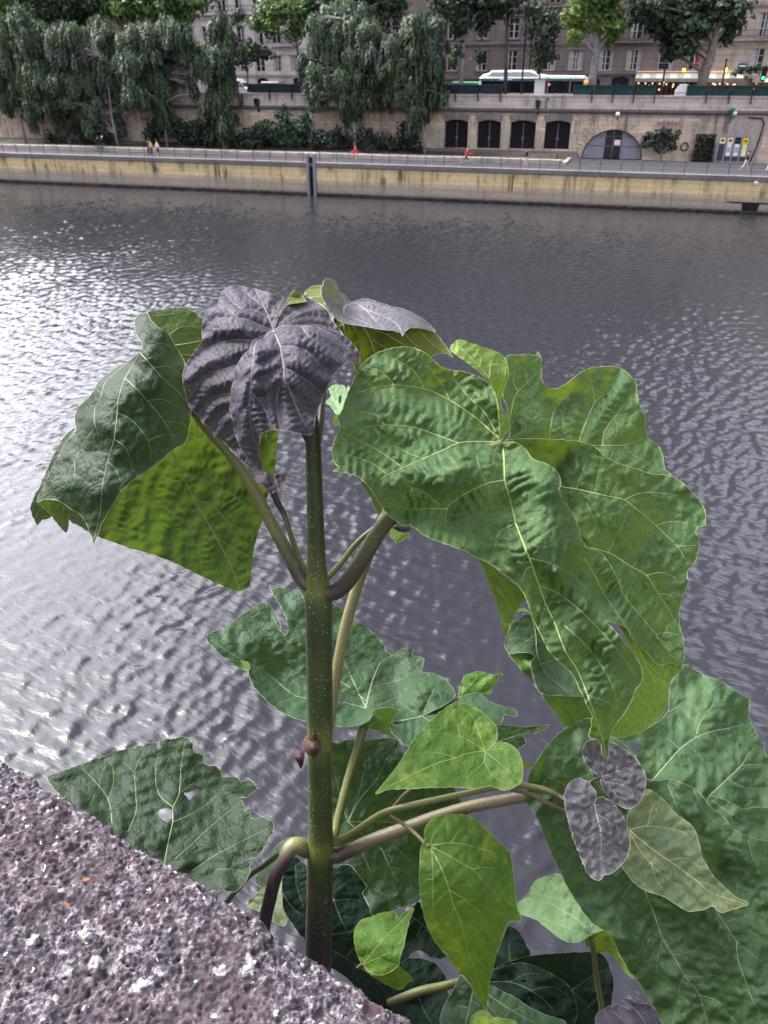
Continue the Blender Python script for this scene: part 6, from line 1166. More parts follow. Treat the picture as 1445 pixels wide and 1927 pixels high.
leaf('huge wavy green leaf at the right, largest of the plant', [
  Sh('top', leafA_out, leafA_dep, V_('J',(1.7,(1315,775),(1325,900),(1330,1040),(1360,1150),(1390,1270),(1410,1362)),(1.5,(1310,770),(1140,765),(1000,775),(880,830),(750,885),(600,950),(490,1000),(440,1035)),(1.0,(1000,775),(850,720),(700,665),(580,650),(470,645),(320,665)),
      (1.4,(1288,742),(1130,600),(990,500),(930,465),(800,400),(700,375),(600,362),(520,358),(400,380),(270,415)),(.8,(935,465),(870,340),(780,220),(700,130)),(.8,(755,390),(680,260),(560,180),(450,150)),(.8,(535,355),(440,260),(320,225)),(.9,(1285,740),(1190,560),(1060,430),(960,310),(880,240)),
      (1.2,(1330,1040),(1200,1065),(1080,1120),(980,1180),(920,1240),(905,1340)),(.7,(590,945),(430,830),(250,740),(170,700)),(.7,(490,1000),(380,920),(240,870),(130,860)),(.6,(745,885),(650,850),(520,780)),(.6,(470,645),(400,570),(250,550)),(.6,(920,1245),(800,1245),(620,1250)),(.6,(1060,430),(1200,380)),(.5,(1200,1065),(1150,960),(1130,860)),(.5,(870,1220),(760,1130),(640,1080)),(.5,(400,380),(330,330),(270,310)))
    +V_('M',(1.5,(298,20),(340,130),(380,230),(400,285),(440,400),(480,510),(540,640),(600,800),(680,930),(740,1080),(790,1220),(830,1350),(855,1460)),(.9,(298,15),(200,70),(165,170)),(.8,(400,285),(360,300),(340,380)),(.7,(600,650),(720,760),(830,900),(900,1040),(920,1150)),(.7,(440,400),(560,450),(700,560),(830,690),(950,830),(1040,960)),(.6,(720,230),(770,310),(830,430),(900,540),(980,650),(1100,790)),(.6,(480,510),(455,600)),(.6,(740,1080),(860,1120),(950,1180)),(.6,(380,230),(500,260),(640,330),(740,430))), A=.0074, Cg=.0056, lam=19, w_=25, nz=.0022, sp=3.8, fold=.006),
  Sh('top', L('K',(215,602),(250,560),(240,480),(235,400),(205,330),(240,200),(225,100),(300,88),(360,82),(405,92),(415,68),(432,100),(437,180),(445,250),(480,285),(530,285),(590,250),(650,205),(720,165),(790,158),(850,154),(900,165),(950,200),(990,250),(1000,320),(1020,400),(1045,450),(1050,500),(1065,575),(1120,620),(1150,670),(1165,760),(1200,800),(1100,830),(900,780),(700,660),(450,625),(300,622)),
    L('K',(215,600,.985),(225,100,1.03),(430,100,1.06),(500,285,1.06),(470,500,1.025),(850,155,1.14),(1000,320,1.14),(1065,575,1.12),(1165,760,1.10),(740,620,1.06),(1100,820,1.09),(450,620,1.03),(300,620,1.0),(740,370,1.10),(540,400,1.07),(620,420,1.075),(330,400,1.02)),
    V_('K',(1.2,(240,500),(270,360),(300,300),(350,255),(400,205)),(.7,(300,300),(270,250),(290,150)),(1.0,(485,585),(490,510),(510,420),(540,380),(620,310)),(.6,(540,380),(490,340)),(1.1,(655,600),(700,480),(750,370),(810,310),(880,200)),(.7,(750,370),(740,290),(720,210)),(.9,(795,625),(810,540),(870,450),(930,370),(980,310)),(1.2,(740,622),(830,622),(925,620),(1000,600),(1065,575)),(.7,(925,620),(980,680),(1100,740)),(.5,(870,450),(960,430)),(.5,(600,340),(560,470),(580,590)),(.5,(350,255),(340,170))), A=.0066, Cg=.0046, lam=15, w_=18, nz=.0026, fold=.006),
  Sh('top', L('K',(222,600),(300,583),(450,584),(580,590),(680,605),(760,635),(800,680),(900,730),(1010,765),(1100,795),(1180,800),(1250,830),(1320,890),(1370,950),(1402,1010),(1402,1090),(1360,1108),(1345,1132),(1366,1180),(1360,1260),(1330,1330),(1300,1362),(1300,1430),(1270,1520),(1250,1600),(1250,1680),(1275,1770),(1280,1885))+L('M',(1330,870),(1300,940),(1200,920),(1000,620),(850,370),(690,170))+L('K',(560,1000),(450,800),(300,660)),
    L('K',(215,600,.98),(300,583,.985),(450,585,1.0),(680,605,1.01),(800,680,1.01),(1010,765,1.04),(1170,800,1.06),(1370,950,1.07),(1400,1090,1.05),(1300,1360,1.03),(1250,1600,1.03),(1280,1885,1.02),(560,870,1.02),(600,1000,1.02),(720,1000,1.0),(920,950,1.01),(680,1220,1.0),(1060,1395,1.01),(900,1600,1.01),(650,760,1.0),(560,690,1.03),(1080,900,1.035),(1000,1250,1.03))+L('M',(1000,600,1.01),(1250,930,1.02)),
    V_('K',(1.6,(400,800),(555,865),(640,880),(750,905),(840,925),(925,945),(1010,1010),(1110,1095),(1180,1160),(1240,1220),(1290,1300)),(1.1,(925,945),(1000,910),(1080,900),(1200,910)),(.9,(1115,1095),(1190,1075),(1300,1080),(1355,1100)),(.7,(1240,1220),(1300,1215),(1360,1215)),(1.4,(640,1190),(700,1220),(780,1240),(860,1270),(950,1330),(1060,1395),(1120,1490),(1180,1580),(1240,1690)),(1.0,(1060,1390),(1150,1375),(1240,1410)),(.7,(1125,1500),(1200,1510),(1240,1560)),(.7,(1110,1740),(1180,1730),(1270,1750)),(.6,(1140,1780),(1250,1800)),
      (.6,(750,905),(770,800),(800,690)),(.6,(840,925),(900,820)),(.6,(640,880),(700,720)),(.5,(830,1255),(900,1120),(960,1000)),(.5,(980,1335),(1050,1220),(1100,1110)),(.5,(1200,910),(1290,940),(1370,990)),(.5,(700,960),(760,1080),(800,1200))), A=.0085, Cg=.0018, lam=17, w_=20, nz=.0022, fold=.005, auto=(24,46)),
  Sh('under', L('M',(58,228),(130,268),(250,358),(360,462),(330,520),(290,580),(260,650),(236,727),(215,660),(180,520),(140,410),(95,290)), L('M',(60,230,.925),(355,465,.915),(235,725,.96),(140,410,.96)), V_('M',(.7,(130,390),(200,440),(270,560)),(.5,(150,300),(230,420)))),
  Sh('under', L('M',(930,640),(960,690),(1010,790),(1062,880),(1082,950),(1072,1000),(1030,1060),(1020,1100),(970,1190),(900,1280),(880,1330),(930,1342),(1010,1325),(1100,1290),(1180,1220),(1222,1160),(1242,1080),(1240,1010),(1280,960),(1312,900),(1250,880),(1200,893),(1150,875),(1100,805),(1020,720),(975,662)),
    L('M',(930,640,.945),(1060,880,.955),(1030,1060,.955),(880,1330,.93),(1100,1290,.96),(1240,1080,1.0),(1310,900,1.0),(1150,870,.985),(1200,890,.992)), V_('M',(1.0,(960,680),(1050,780),(1100,890),(1170,1020),(1230,1130)),(.7,(1100,870),(1180,950),(1240,1050)),(.7,(1030,1040),(1120,1160),(1180,1220)),(.6,(1070,950),(1140,1100)),(.6,(970,1190),(1010,1280)),(.6,(1130,950),(1210,1000)))),
  Sh('under', L('J',(940,95),(985,38),(1010,30),(1080,55),(1180,90),(1270,120),(1320,150),(1345,210),(1357,270),(1340,350),(1310,430),(1302,500),(1330,560),(1372,640),(1350,690),(1312,740),(1292,755),(1290,640),(1275,480),(1250,400),(1200,320),(1130,250),(1050,190),(990,150)),
    L('J',(940,95,.955),(1010,30,.965),(1270,120,.995),(1355,270,.99),(1310,430,.985),(1370,640,.98),(1290,755,.972),(1250,400,.965),(1050,190,.945),(1290,640,.97)), V_('J',(1.2,(1292,720),(1285,560),(1270,450),(1220,320),(1120,200),(1000,80)),(.7,(1270,450),(1320,330),(1340,240)),(.6,(1220,310),(1230,200),(1260,140)),(.6,(1150,230),(1160,160)),(.6,(1295,660),(1340,590)))),
  Sh('under', L('J',(305,1045),(370,1100),(405,1160),(455,1235),(430,1290),(400,1230),(360,1140),(325,1100)), L('J',(305,1045,.90),(455,1235,.91),(430,1290,.94),(360,1140,.93)))], 'green')
leaf('small dark plum leaf tip under the great leaf beside its stalk', [Sh('top', L('R',(1190,560),(1250,545),(1290,525),(1310,515),(1337,575),(1280,605),(1220,588)), L('R',(1190,560,.985),(1337,575,.985),(1280,605,.97)), sp=3)], 'plum', name='bud_leaf')
leaf('small bright leaf tip hanging under the great leaf', [Sh('under', L('R',(1155,585),(1190,670),(1210,680),(1240,683),(1290,655),(1305,595),(1220,570)), L('R',(1160,590,1.01),(1240,682,1.0),(1300,600,1.01)), sp=3)], 'fresh')
leaf('cupped green leaf behind the hanging tip of the great leaf', [
  Sh('top', L('M',(270,640),(340,592),(380,580),(450,600),(600,850),(720,1085),(700,1087),(560,1081),(460,1072),(420,1010),(400,930),(393,870),(415,840),(390,820),(330,815),(260,822),(225,770),(240,730)), L('M',(270,640,1.15),(380,580,1.17),(700,1085,1.08),(560,1080,1.07),(400,930,1.08),(415,840,1.10),(260,820,1.12),(500,850,1.16)), V_('M',(1.0,(400,600),(420,700),(430,830),(480,940),(560,1010),(620,1060)),(.6,(420,700),(340,760),(270,780)),(.6,(450,890),(540,860),(600,880)))),
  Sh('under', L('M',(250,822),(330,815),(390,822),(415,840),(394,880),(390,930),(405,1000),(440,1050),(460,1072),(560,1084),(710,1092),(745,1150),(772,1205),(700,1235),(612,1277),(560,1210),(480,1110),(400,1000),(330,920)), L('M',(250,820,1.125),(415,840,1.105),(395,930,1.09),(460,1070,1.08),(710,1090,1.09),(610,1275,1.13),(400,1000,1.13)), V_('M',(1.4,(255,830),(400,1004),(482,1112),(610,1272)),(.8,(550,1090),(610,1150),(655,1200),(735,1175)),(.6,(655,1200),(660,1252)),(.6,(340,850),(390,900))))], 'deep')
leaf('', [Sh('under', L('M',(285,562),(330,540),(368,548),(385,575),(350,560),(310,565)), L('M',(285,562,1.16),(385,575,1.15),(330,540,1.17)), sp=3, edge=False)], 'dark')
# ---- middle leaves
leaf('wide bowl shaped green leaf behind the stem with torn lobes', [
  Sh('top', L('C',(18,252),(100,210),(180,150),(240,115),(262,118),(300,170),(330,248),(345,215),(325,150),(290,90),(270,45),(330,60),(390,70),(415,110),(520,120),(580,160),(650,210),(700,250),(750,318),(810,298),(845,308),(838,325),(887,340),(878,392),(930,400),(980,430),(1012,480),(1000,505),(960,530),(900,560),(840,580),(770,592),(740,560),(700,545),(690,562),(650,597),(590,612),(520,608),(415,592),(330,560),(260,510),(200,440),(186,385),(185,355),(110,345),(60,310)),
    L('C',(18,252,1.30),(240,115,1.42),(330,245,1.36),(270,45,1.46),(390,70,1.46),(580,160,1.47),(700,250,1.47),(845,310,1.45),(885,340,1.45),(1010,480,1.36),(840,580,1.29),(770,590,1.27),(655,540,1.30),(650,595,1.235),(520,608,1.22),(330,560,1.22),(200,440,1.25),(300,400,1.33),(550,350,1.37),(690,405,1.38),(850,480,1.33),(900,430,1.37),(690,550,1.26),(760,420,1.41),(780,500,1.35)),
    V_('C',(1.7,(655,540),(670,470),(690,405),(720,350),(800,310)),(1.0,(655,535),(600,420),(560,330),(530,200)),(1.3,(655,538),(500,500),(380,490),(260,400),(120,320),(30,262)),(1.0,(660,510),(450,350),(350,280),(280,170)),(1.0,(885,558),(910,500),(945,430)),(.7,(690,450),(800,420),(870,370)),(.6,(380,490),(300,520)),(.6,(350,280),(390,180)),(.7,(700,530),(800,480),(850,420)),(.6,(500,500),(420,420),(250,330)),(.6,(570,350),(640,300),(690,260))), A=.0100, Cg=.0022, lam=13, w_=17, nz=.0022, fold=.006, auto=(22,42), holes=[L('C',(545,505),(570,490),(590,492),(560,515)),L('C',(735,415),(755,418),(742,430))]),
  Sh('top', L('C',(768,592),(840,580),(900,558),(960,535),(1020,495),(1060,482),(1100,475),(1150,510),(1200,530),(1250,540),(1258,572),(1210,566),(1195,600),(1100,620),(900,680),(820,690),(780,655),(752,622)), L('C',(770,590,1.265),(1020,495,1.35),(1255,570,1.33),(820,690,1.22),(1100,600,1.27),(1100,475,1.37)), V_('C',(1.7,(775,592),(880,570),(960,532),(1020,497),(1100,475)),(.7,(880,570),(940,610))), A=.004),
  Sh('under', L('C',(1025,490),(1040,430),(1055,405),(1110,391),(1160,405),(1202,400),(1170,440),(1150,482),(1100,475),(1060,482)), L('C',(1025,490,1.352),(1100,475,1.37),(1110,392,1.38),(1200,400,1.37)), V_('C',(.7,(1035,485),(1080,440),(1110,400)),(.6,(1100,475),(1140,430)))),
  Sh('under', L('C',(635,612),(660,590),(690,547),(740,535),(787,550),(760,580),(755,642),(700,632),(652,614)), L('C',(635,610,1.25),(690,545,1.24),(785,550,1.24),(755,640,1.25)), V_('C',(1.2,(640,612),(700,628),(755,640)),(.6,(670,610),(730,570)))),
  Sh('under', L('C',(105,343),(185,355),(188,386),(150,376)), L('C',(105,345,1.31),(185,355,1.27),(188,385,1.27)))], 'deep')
leaf('heart shaped green leaf lying over the side branches', [Sh('top', L('S',(322,586),(380,510),(450,420),(500,340),(550,260),(610,190),(690,120),(750,80),(810,70),(880,95),(950,145),(1000,200),(1012,250),(1005,290),(975,320),(950,340),(990,305),(1040,293),(1090,310),(1130,350),(1152,410),(1156,480),(1140,525),(1090,555),(1040,566),(970,540),(880,555),(760,548),(640,550),(500,558),(400,560)),
    L('S',(940,342,1.10),(322,585,1.02),(810,70,1.15),(1150,440,1.06),(640,550,1.03),(550,260,1.10),(1000,560,1.04),(1000,210,1.13)), V_('S',(1.1,(940,342),(850,355),(780,380),(650,420),(500,490),(330,582)),(.8,(940,342),(880,300),(800,260),(700,245),(610,250)),(.7,(940,342),(910,250),(870,150),(790,85)),(.8,(940,345),(935,400),(890,450),(820,500)),(.6,(940,345),(1010,400),(1080,460),(1120,500)),(.6,(775,380),(660,350),(540,355)),(.5,(800,260),(780,180),(720,120)),(.5,(935,400),(980,480),(1060,530)),(.5,(940,342),(1040,330),(1110,350)),(.4,(650,420),(560,460),(470,480))), A=.0022, Cg=.0008, lam=22, w_=22, nz=.0016)], 'fresh')
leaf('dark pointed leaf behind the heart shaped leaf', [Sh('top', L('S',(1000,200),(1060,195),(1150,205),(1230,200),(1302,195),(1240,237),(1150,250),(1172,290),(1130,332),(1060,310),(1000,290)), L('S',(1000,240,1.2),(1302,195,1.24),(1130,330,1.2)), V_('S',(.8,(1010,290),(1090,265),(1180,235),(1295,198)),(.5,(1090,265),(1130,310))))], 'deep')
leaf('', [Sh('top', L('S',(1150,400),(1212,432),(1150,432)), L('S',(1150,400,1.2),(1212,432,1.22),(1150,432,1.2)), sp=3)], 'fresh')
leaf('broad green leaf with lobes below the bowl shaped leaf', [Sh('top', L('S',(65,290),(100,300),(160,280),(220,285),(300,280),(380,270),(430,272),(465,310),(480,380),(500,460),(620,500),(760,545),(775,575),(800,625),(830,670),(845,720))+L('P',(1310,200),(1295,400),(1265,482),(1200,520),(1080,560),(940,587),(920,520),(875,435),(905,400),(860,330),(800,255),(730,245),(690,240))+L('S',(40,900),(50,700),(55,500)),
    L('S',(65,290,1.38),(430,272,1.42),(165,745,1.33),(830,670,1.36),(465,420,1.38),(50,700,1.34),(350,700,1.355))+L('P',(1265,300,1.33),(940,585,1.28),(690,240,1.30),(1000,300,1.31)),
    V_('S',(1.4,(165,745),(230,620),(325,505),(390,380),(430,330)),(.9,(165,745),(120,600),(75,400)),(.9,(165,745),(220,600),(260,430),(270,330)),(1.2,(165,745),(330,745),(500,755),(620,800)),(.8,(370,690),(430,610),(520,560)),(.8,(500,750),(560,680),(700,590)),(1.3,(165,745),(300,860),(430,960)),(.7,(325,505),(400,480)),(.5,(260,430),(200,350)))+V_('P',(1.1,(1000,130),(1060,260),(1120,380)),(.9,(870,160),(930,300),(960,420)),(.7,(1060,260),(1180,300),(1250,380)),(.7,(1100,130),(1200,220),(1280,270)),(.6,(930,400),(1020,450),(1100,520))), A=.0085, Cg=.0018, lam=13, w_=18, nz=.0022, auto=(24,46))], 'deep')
leaf('hanging fresh green heart shaped leaf in front of the branch', [Sh('top', L('S',(600,850),(598,800),(612,760),(640,730),(690,708),(790,702),(860,715),(920,760),(990,830),(1050,890),(1090,920))+L('Q',(725,145),(740,250),(755,400),(770,500),(792,567),(720,575),(690,620),(670,690),(640,760),(615,870),(595,950),(583,1050),(580,1122),(560,1100),(520,1050),(460,940),(400,880),(340,800),(290,740),(240,670),(200,570),(175,460),(162,350),(163,240),(165,150),(182,90),(205,55)),
    L('Q',(225,110,1.08),(790,565,1.09),(580,1120,1.13),(165,300,1.075),(725,145,1.12),(345,380,1.062),(600,700,1.10),(240,670,1.10),(560,250,1.075))+L('S',(790,702,1.12),(640,730,1.11)),
    V_('Q',(1.2,(225,110),(280,210),(320,300),(345,380),(375,480),(410,560),(440,660),(465,770),(500,860),(560,1060)),(1.0,(225,110),(330,160),(430,220),(490,250),(580,350),(660,430)),(.9,(220,105),(290,95),(360,88),(450,100),(540,125),(640,150)),(.8,(235,130),(245,250),(243,400),(255,600)),(.6,(345,380),(430,430),(520,500),(560,540)),(.5,(375,490),(355,560),(365,660)),(.5,(410,560),(500,620),(560,680)),(.6,(490,250),(560,240),(650,250)),(.6,(360,85),(400,20),(430,-10)),(.7,(225,105),(250,30),(300,-20)),(.5,(245,310),(200,320),(175,350)),(.5,(640,430),(690,500)),(.4,(460,770),(500,780),(560,860))), A=.0020, Cg=.0007, lam=22, w_=22, nz=.0022)], 'fresh')
leaf('small fresh green leaf low beside the stone edge', [Sh('top', L('P',(875,925),(840,860),(820,780),(818,700),(850,640),(868,620),(925,603),(1000,575),(1070,565),(1105,578),(1110,612),(1160,572),(1222,537),(1200,610),(1175,700),(1155,790),(1130,880),(1117,935),(1060,977),(1000,996),(950,990),(900,955)), L('P',(875,925,1.14),(820,700,1.16),(1222,538,1.17),(1110,600,1.165),(1000,996,1.12),(1000,750,1.125)), V_('P',(.9,(878,925),(950,830),(1040,730),(1130,640),(1210,550)),(.5,(878,925),(910,830),(970,690)),(.5,(880,925),(1000,870),(1140,810)),(.4,(1040,730),(1130,720))), A=.0016, Cg=.0005, lam=20, w_=18, nz=.0014),
  Sh('top', L('P',(870,945),(960,1000),(1050,985),(1117,938),(1160,970),(1217,1027),(1180,1050),(1138,1097),(1080,1080),(1000,1040),(930,995)), L('P',(880,950,1.16),(1117,938,1.15),(1217,1027,1.18),(1138,1097,1.16)), V_('P',(.5,(900,960),(1030,1020),(1190,1030)),(.4,(1000,1005),(1060,1060))))], 'fresh')
leaf('dark green tattered leaf with holes behind the stone', [Sh('top', L('D',(230,300),(300,265),(420,220),(560,170),(680,140),(758,122),(768,157),(782,150),(778,115),(850,103),(910,97),(937,130),(940,165),(987,190),(990,227),(1050,240),(1077,280),(1100,292),(1150,290),(1170,312),(1210,305),(1247,335),(1238,358),(1190,390),(1165,395),(1180,420),(1192,457),(1217,443),(1220,490),(1282,490),(1332,520),(1310,590),(1270,650),(1240,682),(1214,684),(1212,760),(1190,800),(1140,852),(1080,840),(980,880),(900,880),(700,720),(500,570),(350,440)),
    L('D',(230,300,1.25),(560,170,1.32),(900,100,1.33),(1245,335,1.25),(1330,520,1.2),(1200,790,1.12),(840,500,1.2),(815,640,1.16),(500,550,1.17),(350,420,1.2),(900,850,1.12),(1080,350,1.29),(1050,640,1.17)),
    V_('D',(1.5,(790,760),(815,620),(840,500),(840,440),(870,370),(880,230),(900,120)),(.8,(840,440),(770,370),(755,260),(770,170)),(.9,(840,510),(950,460),(1030,400),(1100,330)),(1.0,(850,690),(950,600),(1070,490),(1190,400)),(1.0,(930,750),(1030,680),(1200,590),(1320,530)),(.9,(620,560),(660,460),(660,380),(655,260),(690,180)),(.9,(545,520),(525,400),(450,300),(400,250)),(.6,(525,400),(550,320),(545,240),(510,200)),(.6,(870,370),(940,320),(1000,260)),(.6,(1050,740),(1130,740),(1200,760)),(.5,(655,270),(600,220)),(.5,(350,400),(350,330))), A=.0065, Cg=.0010, lam=15, w_=18, nz=.0024, auto=(26,46), holes=[L('D',(765,460),(800,443),(835,455),(832,512),(790,500)),L('D',(890,370),(930,360),(960,343),(965,372),(940,380),(922,405),(905,385))], serr=1.8)], 'blue')
leaf('small ragged bright leaf seen through the gap beside the stem', [Sh('top', L('J',(42,480),(85,440),(70,385),(110,358),(175,362),(190,385),(220,366),(216,420),(192,490),(160,552),(125,570),(95,520)), L('J',(42,480,1.3),(110,358,1.33),(218,368,1.33),(150,560,1.27)), V_('J',(.7,(150,540),(110,470),(75,440)),(.6,(140,460),(120,400))), holes=[L('J',(140,472),(145,435),(160,430),(162,465),(156,492))], serr=1.6), Sh('top', L('J',(95,640),(105,600),(122,578),(152,600),(130,650)), L('J',(95,640,1.28),(120,580,1.27),(152,600,1.27)))], 'pale')
# ---- right lower leaves
leaf('very large blistered green leaf at the lower right', [
  Sh('top', L('N',(735,702),(770,712),(600,640),(560,460),(620,440),(700,420),(740,408),(800,370),(860,300),(870,170),(900,100),(965,33),(1010,60),(1080,100),(1170,130),(1240,180),(1300,215),(1337,240),(1335,340),(1370,420),(1410,500),(1447,590),(1500,650),(1520,800),(1600,900),(1600,1120),(1445,1100),(1250,1030),(1100,890),(900,760)), L('N',(735,700,1.18),(700,420,1.25),(965,35,1.42),(1335,240,1.40),(1445,590,1.33),(1600,1000,1.22),(1020,465,1.28),(1100,870,1.15),(870,170,1.38),(1250,1010,1.14),(1290,625,1.26),(600,640,1.19),(1300,330,1.38),(1200,300,1.34)),
    V_('N',(2.0,(770,715),(850,620),(930,530),(1020,465),(1120,425),(1200,410),(1300,385)),(1.1,(1020,465),(1050,370),(1120,275),(1140,220)),(1.0,(840,325),(930,270),(970,230),(965,170)),(1.6,(1100,805),(1180,730),(1290,625),(1330,560),(1380,510)),(.9,(1290,625),(1370,620),(1445,630)),(.9,(1215,710),(1300,750),(1445,765)),(.8,(930,530),(860,470),(780,450)),(.6,(1120,275),(1220,260)),(.7,(1120,425),(1180,500),(1240,520)),(.6,(850,620),(790,560),(730,560)),(.5,(970,500),(1040,560),(1100,640))), A=.0125, Cg=.0018, lam=15, w_=18, nz=.0020, fold=.008, auto=(24,48), holes=[L('N',(620,500),(660,490),(700,505),(706,530),(680,555),(650,535))]),
  Sh('top', L('N',(1100,812),(1180,822),(1240,850),(1300,878),(1350,872),(1445,870),(1560,880),(1600,1100),(1445,1090),(1330,1060),(1245,1020),(1180,950),(1100,890)), L('N',(1100,812,1.145),(1240,850,1.14),(1445,870,1.17),(1600,880,1.19),(1445,1080,1.11),(1245,1010,1.11)), V_('N',(.7,(1120,830),(1220,900),(1330,960),(1445,980)),(.5,(1280,880),(1330,960))), A=.006, nz=.004),
  Sh('top', L('N',(415,352),(330,370),(260,410),(190,470),(130,540),(80,620),(45,690),(35,760),(20,820),(60,880),(95,930),(130,1020),(170,1110),(215,1220))+L('O',(185,100),(230,190),(290,310),(360,420),(430,500),(500,540),(540,590),(580,680),(640,780),(700,850),(760,950),(830,1080),(900,1180),(1100,1250),(1300,1250),(1600,1100),(1600,700),(1600,300))+L('N',(1600,1110),(1445,1072),(1330,1040),(1245,1000),(1190,930),(1110,870),(1040,780),(950,730),(870,705),(800,715),(735,704),(690,600),(600,500),(500,430)),
    L('N',(415,352,1.2),(130,540,1.16),(20,820,1.13),(95,930,1.13),(735,705,1.13),(950,730,1.12),(1245,1000,1.10),(1600,1100,1.12),(600,900,1.14),(1000,900,1.095),(1150,1150,1.07),(870,705,1.13),(415,600,1.16))+L('O',(230,190,1.13),(430,500,1.11),(640,780,1.10),(830,1078,1.08),(1300,1250,1.0),(725,300,1.10),(1040,905,1.05),(1260,595,1.04),(1600,700,1.0),(1250,100,1.065),(1150,150,1.085),(900,450,1.085)),
    V_('O',(1.6,(640,-60),(725,300),(770,410),(800,500),(830,580),(890,680),(960,800),(1040,905),(1090,1078),(1110,1180)),(.7,(655,255),(610,310),(580,390),(550,495)),(.7,(805,535),(750,590),(710,700)),(.6,(825,590),(800,700),(790,840)),(.7,(955,800),(925,880),(920,1000)),(.9,(1040,910),(1150,950),(1260,1078)),(1.4,(900,0),(1010,200),(1130,400),(1190,490),(1260,595),(1340,660),(1445,745)),(.9,(1260,595),(1270,700),(1310,820),(1360,950),(1445,1050)),(.7,(1050,60),(1120,170),(1250,230),(1360,300)),(.5,(960,800),(1080,800),(1180,760)),(.5,(890,680),(1010,650),(1130,590)),(.5,(800,500),(900,470)),(.5,(1190,490),(1300,450),(1420,420)),(.5,(365,150),(350,220),(350,280)))
    +V_('N',(1.2,(600,900),(480,780),(410,670),(380,690)),(.9,(440,720),(370,600),(250,560),(140,580)),(.7,(260,740),(140,690),(60,720)),(.8,(860,740),(930,900),(1020,1040),(1100,1180)),(.6,(1245,1010),(1180,1100),(1110,1180)),(.6,(1330,1050),(1350,1150),(1420,1230)),(.5,(320,1090),(230,1090),(180,1110)),(.5,(200,870),(150,920)),(.6,(1010,770),(1080,900),(1200,1020))), A=.0110, Cg=.0010, lam=20, w_=22, nz=.0020, fold=.010, auto=(30,62), sp=4.8)], 'mid')
leaf('small round purple leaf over the large blistered leaf, upper of two', [Sh('top', L('N',(462,690),(430,670),(395,630),(370,590),(360,540),(375,495),(410,475),(460,473),(530,490),(590,520),(640,555),(690,610),(720,660),(732,720),(720,780),(690,840),(660,865),(622,880),(560,850),(520,810),(480,760),(465,720)), L('N',(460,690,1.035),(375,495,1.05),(720,700,1.0),(620,880,1.0),(560,640,1.025)), V_('N',(.9,(468,692),(560,660),(640,625),(690,600)),(.6,(468,692),(480,620),(490,570),(480,500)),(.5,(560,660),(570,600),(600,530)),(.6,(470,700),(530,760),(560,800),(600,860)),(.5,(500,720),(600,740),(700,780)),(.4,(640,625),(690,680)),(.4,(480,620),(420,580),(390,540))), A=.0075, Cg=.0014, lam=9, w_=10, auto=(13,22), sp=3.2)], 'silver', name='purple_leaf')
leaf('long crinkled purple leaf over the large blistered leaf, lower of two', [Sh('top', L('N',(430,850),(440,800),(425,760),(390,720),(340,700),(300,710),(265,750),(255,800),(262,880),(280,960),(310,1060),(350,1160),(370,1215))+L('O',(385,190),(430,235),(465,237),(485,210),(530,202),(580,160),(602,130),(628,85))+L('N',(636,1080),(620,980),(590,910),(540,850),(490,812),(450,812)), L('N',(430,850,1.0),(340,700,1.03),(260,850,1.01),(460,1310,.97),(620,1080,.99),(460,1000,.98),(390,760,1.01)), V_('N',(.9,(430,850),(445,920),(465,1000),(470,1080),(465,1180),(460,1250)),(.5,(430,850),(390,890),(340,930)),(.5,(430,850),(380,800),(330,760)),(.5,(445,910),(520,950),(590,1000)),(.5,(465,1000),(400,1040),(330,1060)),(.5,(468,1080),(540,1100),(610,1120)),(.5,(468,1080),(400,1130),(370,1170)),(.4,(465,1170),(560,1190)),(.5,(435,860),(500,850),(570,900))), A=.0080, Cg=.0016, lam=8, w_=10, auto=(12,22), sp=3.2, serr=1.2)], 'silver', name='purple_leaf')
leaf('pointed olive green young leaf over the large blistered leaf', [Sh('top', L('N',(632,1000),(622,940),(630,890),(680,840),(730,765),(790,790),(850,840),(900,900),(970,950),(1010,990),(1040,1070),(1050,1110))+L('O',(1050,80),(1085,150),(1130,220),(1190,280),(1260,340),(1332,375),(1290,397),(1220,415),(1162,427),(1135,397),(1112,392),(1060,415),(980,422),(920,390),(840,340),(730,300),(660,250),(610,190),(588,150),(620,110),(640,40))+L('N',(640,1080)), L('N',(632,1000,1.04),(730,765,1.07),(1010,990,1.05))+L('O',(1330,375,.98),(980,420,.98),(660,250,1.0),(870,125,1.008),(1135,397,.985)), V_('N',(1.1,(632,1000),(700,1060),(790,1130),(870,1185),(960,1250),(1040,1310),(1110,1370),(1310,1437)),(.8,(632,1000),(740,980),(850,990),(960,1020),(1000,1060)),(.5,(740,980),(760,900),(790,830)),(.7,(640,1020),(690,1110),(760,1200),(830,1265),(940,1345)))+V_('O',(.6,(870,122),(960,110),(1040,160)),(.5,(1040,250),(1100,260),(1180,320)),(.5,(760,130),(790,230),(850,320))), A=.0040, Cg=.0014, lam=14, w_=17, nz=.0026, fold=.004)], 'olive')
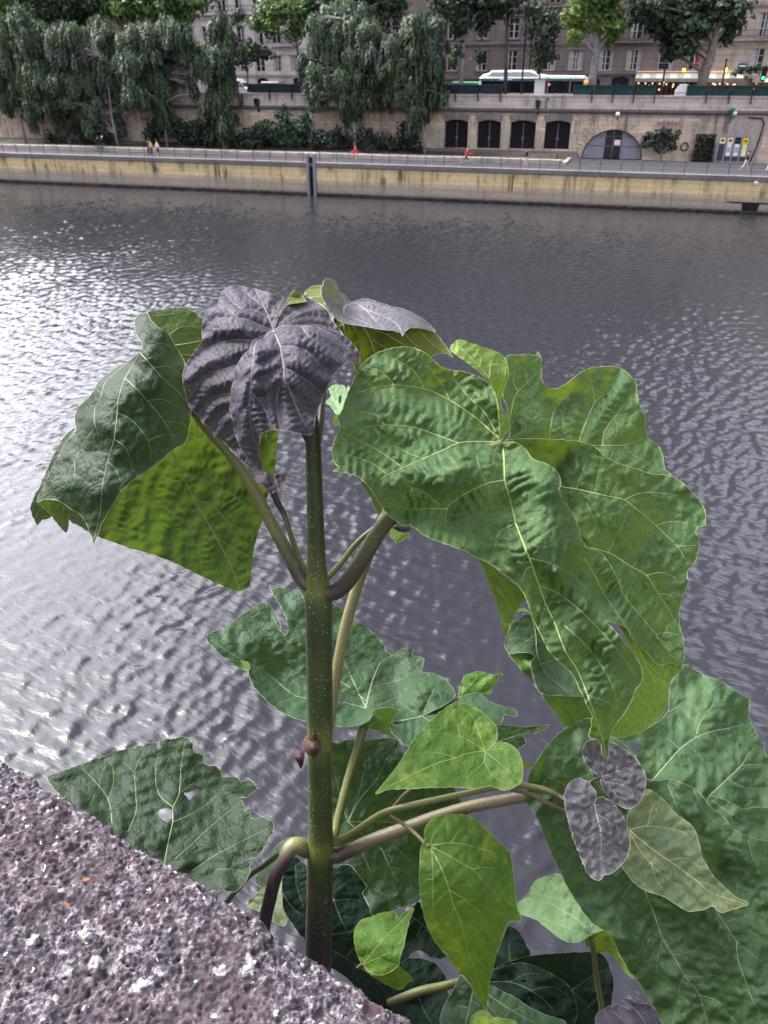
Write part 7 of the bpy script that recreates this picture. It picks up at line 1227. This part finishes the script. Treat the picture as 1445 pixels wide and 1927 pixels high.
pl = leaf('pale green leaf with curled rim at the end of an upright stalk', [
  Sh('top', L('O',(-18,372),(0,358),(40,320),(80,250),(150,215),(235,209),(290,310),(360,420),(430,490),(505,518),(460,540),(420,552),(375,582),(330,605),(270,600),(200,560),(140,510),(90,470),(30,450),(-10,430)), L('O',(0,360,1.3),(235,210,1.3),(420,545,1.22),(500,520,1.22),(270,600,1.2),(90,460,1.26)), V_('O',(1.0,(415,548),(330,470),(250,420),(150,370),(20,350)),(.7,(390,560),(300,530),(150,470),(30,430)),(.8,(420,545),(400,470),(330,380),(250,290)),(.5,(250,420),(230,330),(180,260))), A=.003, Cg=.0016, lam=14),
  Sh('under', L('O',(375,582),(420,558),(470,538),(500,520),(535,556),(560,640),(600,720),(662,817),(600,765),(545,685),(500,663),(430,662),(390,632)), L('O',(375,580,1.215),(500,525,1.225),(660,815,1.19),(430,660,1.24),(535,560,1.22)), V_('O',(.7,(420,590),(500,610),(560,690)),(.5,(420,590),(470,560))))], 'pale')
stalk('petiole', [(1114,1768,1.22,4.5,.2),(1118,1800,1.23,5),(1124,1850,1.25,5.2,.1),(1131,1890,1.27,5.4),(1140,1950,1.30,5.6)], 'petiole', parent=None)
# ---- dark leaves at the bottom
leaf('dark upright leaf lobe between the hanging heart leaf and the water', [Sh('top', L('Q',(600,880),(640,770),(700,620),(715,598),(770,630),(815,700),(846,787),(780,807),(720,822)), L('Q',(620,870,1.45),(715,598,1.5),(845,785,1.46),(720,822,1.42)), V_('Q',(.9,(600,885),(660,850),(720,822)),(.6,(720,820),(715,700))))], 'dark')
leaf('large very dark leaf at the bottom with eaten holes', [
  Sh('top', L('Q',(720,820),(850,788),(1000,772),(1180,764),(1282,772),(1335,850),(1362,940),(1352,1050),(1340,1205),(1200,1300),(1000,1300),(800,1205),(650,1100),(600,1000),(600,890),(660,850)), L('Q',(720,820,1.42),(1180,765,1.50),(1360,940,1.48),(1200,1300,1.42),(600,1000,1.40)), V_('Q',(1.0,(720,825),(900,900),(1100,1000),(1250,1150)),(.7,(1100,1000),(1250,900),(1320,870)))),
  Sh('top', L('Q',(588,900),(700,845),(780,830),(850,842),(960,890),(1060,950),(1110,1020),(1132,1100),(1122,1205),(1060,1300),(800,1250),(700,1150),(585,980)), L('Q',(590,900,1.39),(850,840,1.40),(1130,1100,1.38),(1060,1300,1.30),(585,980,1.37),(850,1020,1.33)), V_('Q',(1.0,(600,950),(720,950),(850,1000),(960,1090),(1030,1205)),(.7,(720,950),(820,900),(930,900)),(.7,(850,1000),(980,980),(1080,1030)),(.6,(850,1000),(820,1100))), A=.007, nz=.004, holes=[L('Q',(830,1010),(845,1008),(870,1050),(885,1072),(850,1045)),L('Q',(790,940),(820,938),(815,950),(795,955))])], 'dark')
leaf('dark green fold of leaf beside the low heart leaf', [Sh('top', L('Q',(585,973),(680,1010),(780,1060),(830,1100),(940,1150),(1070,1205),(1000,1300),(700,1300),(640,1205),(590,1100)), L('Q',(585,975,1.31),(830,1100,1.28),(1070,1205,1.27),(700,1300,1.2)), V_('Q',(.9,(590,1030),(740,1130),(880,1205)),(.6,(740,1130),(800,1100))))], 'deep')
leaf('grey green pointed leaf at the bottom edge', [Sh('top', L('Q',(297,1150),(320,1080),(370,1000),(420,908),(490,990),(560,1060),(600,1110),(640,1160),(680,1205),(600,1290),(400,1290),(295,1205)), L('Q',(300,1150,1.24),(420,910,1.27),(680,1205,1.2),(400,1290,1.18)), V_('Q',(1.0,(492,1000),(470,1110),(440,1230)),(.5,(470,1110),(380,1090)),(.5,(480,1060),(590,1140),(650,1205))))], 'blue')
leaf('small fresh rounded leaf cut by the bottom edge', [Sh('top', L('Q',(475,1205),(488,1160),(540,1124),(590,1140),(620,1167),(700,1178),(765,1205),(700,1290),(500,1290)), L('Q',(475,1205,1.15),(540,1125,1.17),(765,1205,1.15),(600,1290,1.12)), V_('Q',(.7,(640,1290),(590,1210),(520,1150)),(.5,(640,1290),(690,1220))))], 'fresh')
leaf('grey purple folded leaf cut by the bottom edge', [Sh('top', L('O',(438,1045),(500,985),(570,970),(650,1000),(640,985),(600,955),(590,940),(622,930),(680,960),(760,975),(835,1080),(760,1200),(500,1200)), L('O',(440,1040,1.12),(570,970,1.14),(620,930,1.15),(830,1078,1.13),(500,1200,1.08),(760,1200,1.06)), V_('O',(.8,(600,945),(680,1010),(740,1100)),(.5,(520,1000),(600,1060),(640,1150)),(.5,(680,1010),(760,1020))), A=.005, Cg=.002, lam=11)], 'purple', name='purple_leaf')
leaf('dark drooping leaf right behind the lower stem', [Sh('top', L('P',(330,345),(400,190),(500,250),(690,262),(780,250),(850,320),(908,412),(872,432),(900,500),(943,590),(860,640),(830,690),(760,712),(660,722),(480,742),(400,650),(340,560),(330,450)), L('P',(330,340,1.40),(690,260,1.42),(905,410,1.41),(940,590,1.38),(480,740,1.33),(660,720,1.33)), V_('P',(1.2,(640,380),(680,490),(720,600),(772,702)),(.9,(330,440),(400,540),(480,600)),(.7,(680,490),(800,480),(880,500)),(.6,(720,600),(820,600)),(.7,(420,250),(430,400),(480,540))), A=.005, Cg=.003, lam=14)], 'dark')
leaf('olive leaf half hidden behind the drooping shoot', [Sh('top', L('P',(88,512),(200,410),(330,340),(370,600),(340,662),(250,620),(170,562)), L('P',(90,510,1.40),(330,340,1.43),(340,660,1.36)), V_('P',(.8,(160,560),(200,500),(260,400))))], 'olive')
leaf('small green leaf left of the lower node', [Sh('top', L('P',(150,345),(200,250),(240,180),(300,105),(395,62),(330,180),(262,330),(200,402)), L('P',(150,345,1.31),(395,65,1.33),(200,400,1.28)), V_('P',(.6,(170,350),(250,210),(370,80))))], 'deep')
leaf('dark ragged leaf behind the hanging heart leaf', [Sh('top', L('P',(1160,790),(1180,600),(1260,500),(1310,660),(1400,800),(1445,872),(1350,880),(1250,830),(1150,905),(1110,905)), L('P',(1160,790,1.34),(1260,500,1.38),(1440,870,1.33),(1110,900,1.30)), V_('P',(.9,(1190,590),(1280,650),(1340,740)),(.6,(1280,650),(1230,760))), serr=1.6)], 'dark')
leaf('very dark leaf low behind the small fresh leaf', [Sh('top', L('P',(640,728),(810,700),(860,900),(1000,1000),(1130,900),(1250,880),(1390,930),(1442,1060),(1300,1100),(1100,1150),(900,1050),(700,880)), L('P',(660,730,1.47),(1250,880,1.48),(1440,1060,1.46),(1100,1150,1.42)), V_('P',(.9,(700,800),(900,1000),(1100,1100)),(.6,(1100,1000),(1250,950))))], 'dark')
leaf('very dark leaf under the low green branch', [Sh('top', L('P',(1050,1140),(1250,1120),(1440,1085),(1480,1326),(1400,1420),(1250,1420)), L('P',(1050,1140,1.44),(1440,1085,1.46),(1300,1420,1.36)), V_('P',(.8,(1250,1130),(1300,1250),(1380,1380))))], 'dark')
leaf('young folded plum coloured leaf left of the stem', [Sh('top', L('R',(-20,60),(60,90),(130,120),(200,130),(235,160),(262,200),(266,240),(240,277),(200,290),(150,232),(80,190),(30,120)), L('R',(0,80,1.04),(235,160,1.03),(240,275,1.02),(80,190,1.025)), V_('R',(.5,(230,270),(180,200),(60,110)),(.3,(190,210),(220,160))), sp=3, lam=8, Cg=.001),
  Sh('top', L('R',(240,157),(300,130),(350,124),(387,150),(340,182),(300,222),(275,272),(263,240),(262,200)), L('R',(240,155,1.035),(350,125,1.05),(387,150,1.045),(275,270,1.02)), V_('R',(.5,(270,260),(300,190),(360,145))), sp=3)], 'plum', name='bud_leaf')
leaf('shaded dark leaf filling the gap low between the stem and the stone edge', [Sh('top', L('P',(470,700),(660,700),(835,690),(860,860),(1010,990),(1220,1130),(1160,1330),(950,1200),(760,1010),(560,880)), L('P',(470,700,1.40),(835,690,1.45),(1220,1130,1.47),(1160,1330,1.38),(560,880,1.36)), V_('P',(.8,(560,780),(760,880),(960,1040),(1120,1220)),(.6,(760,880),(840,780)),(.6,(960,1040),(1100,1080))), A=.004)], 'dark')  # added leaf sheet; its dark colour stands in for the shaded gap
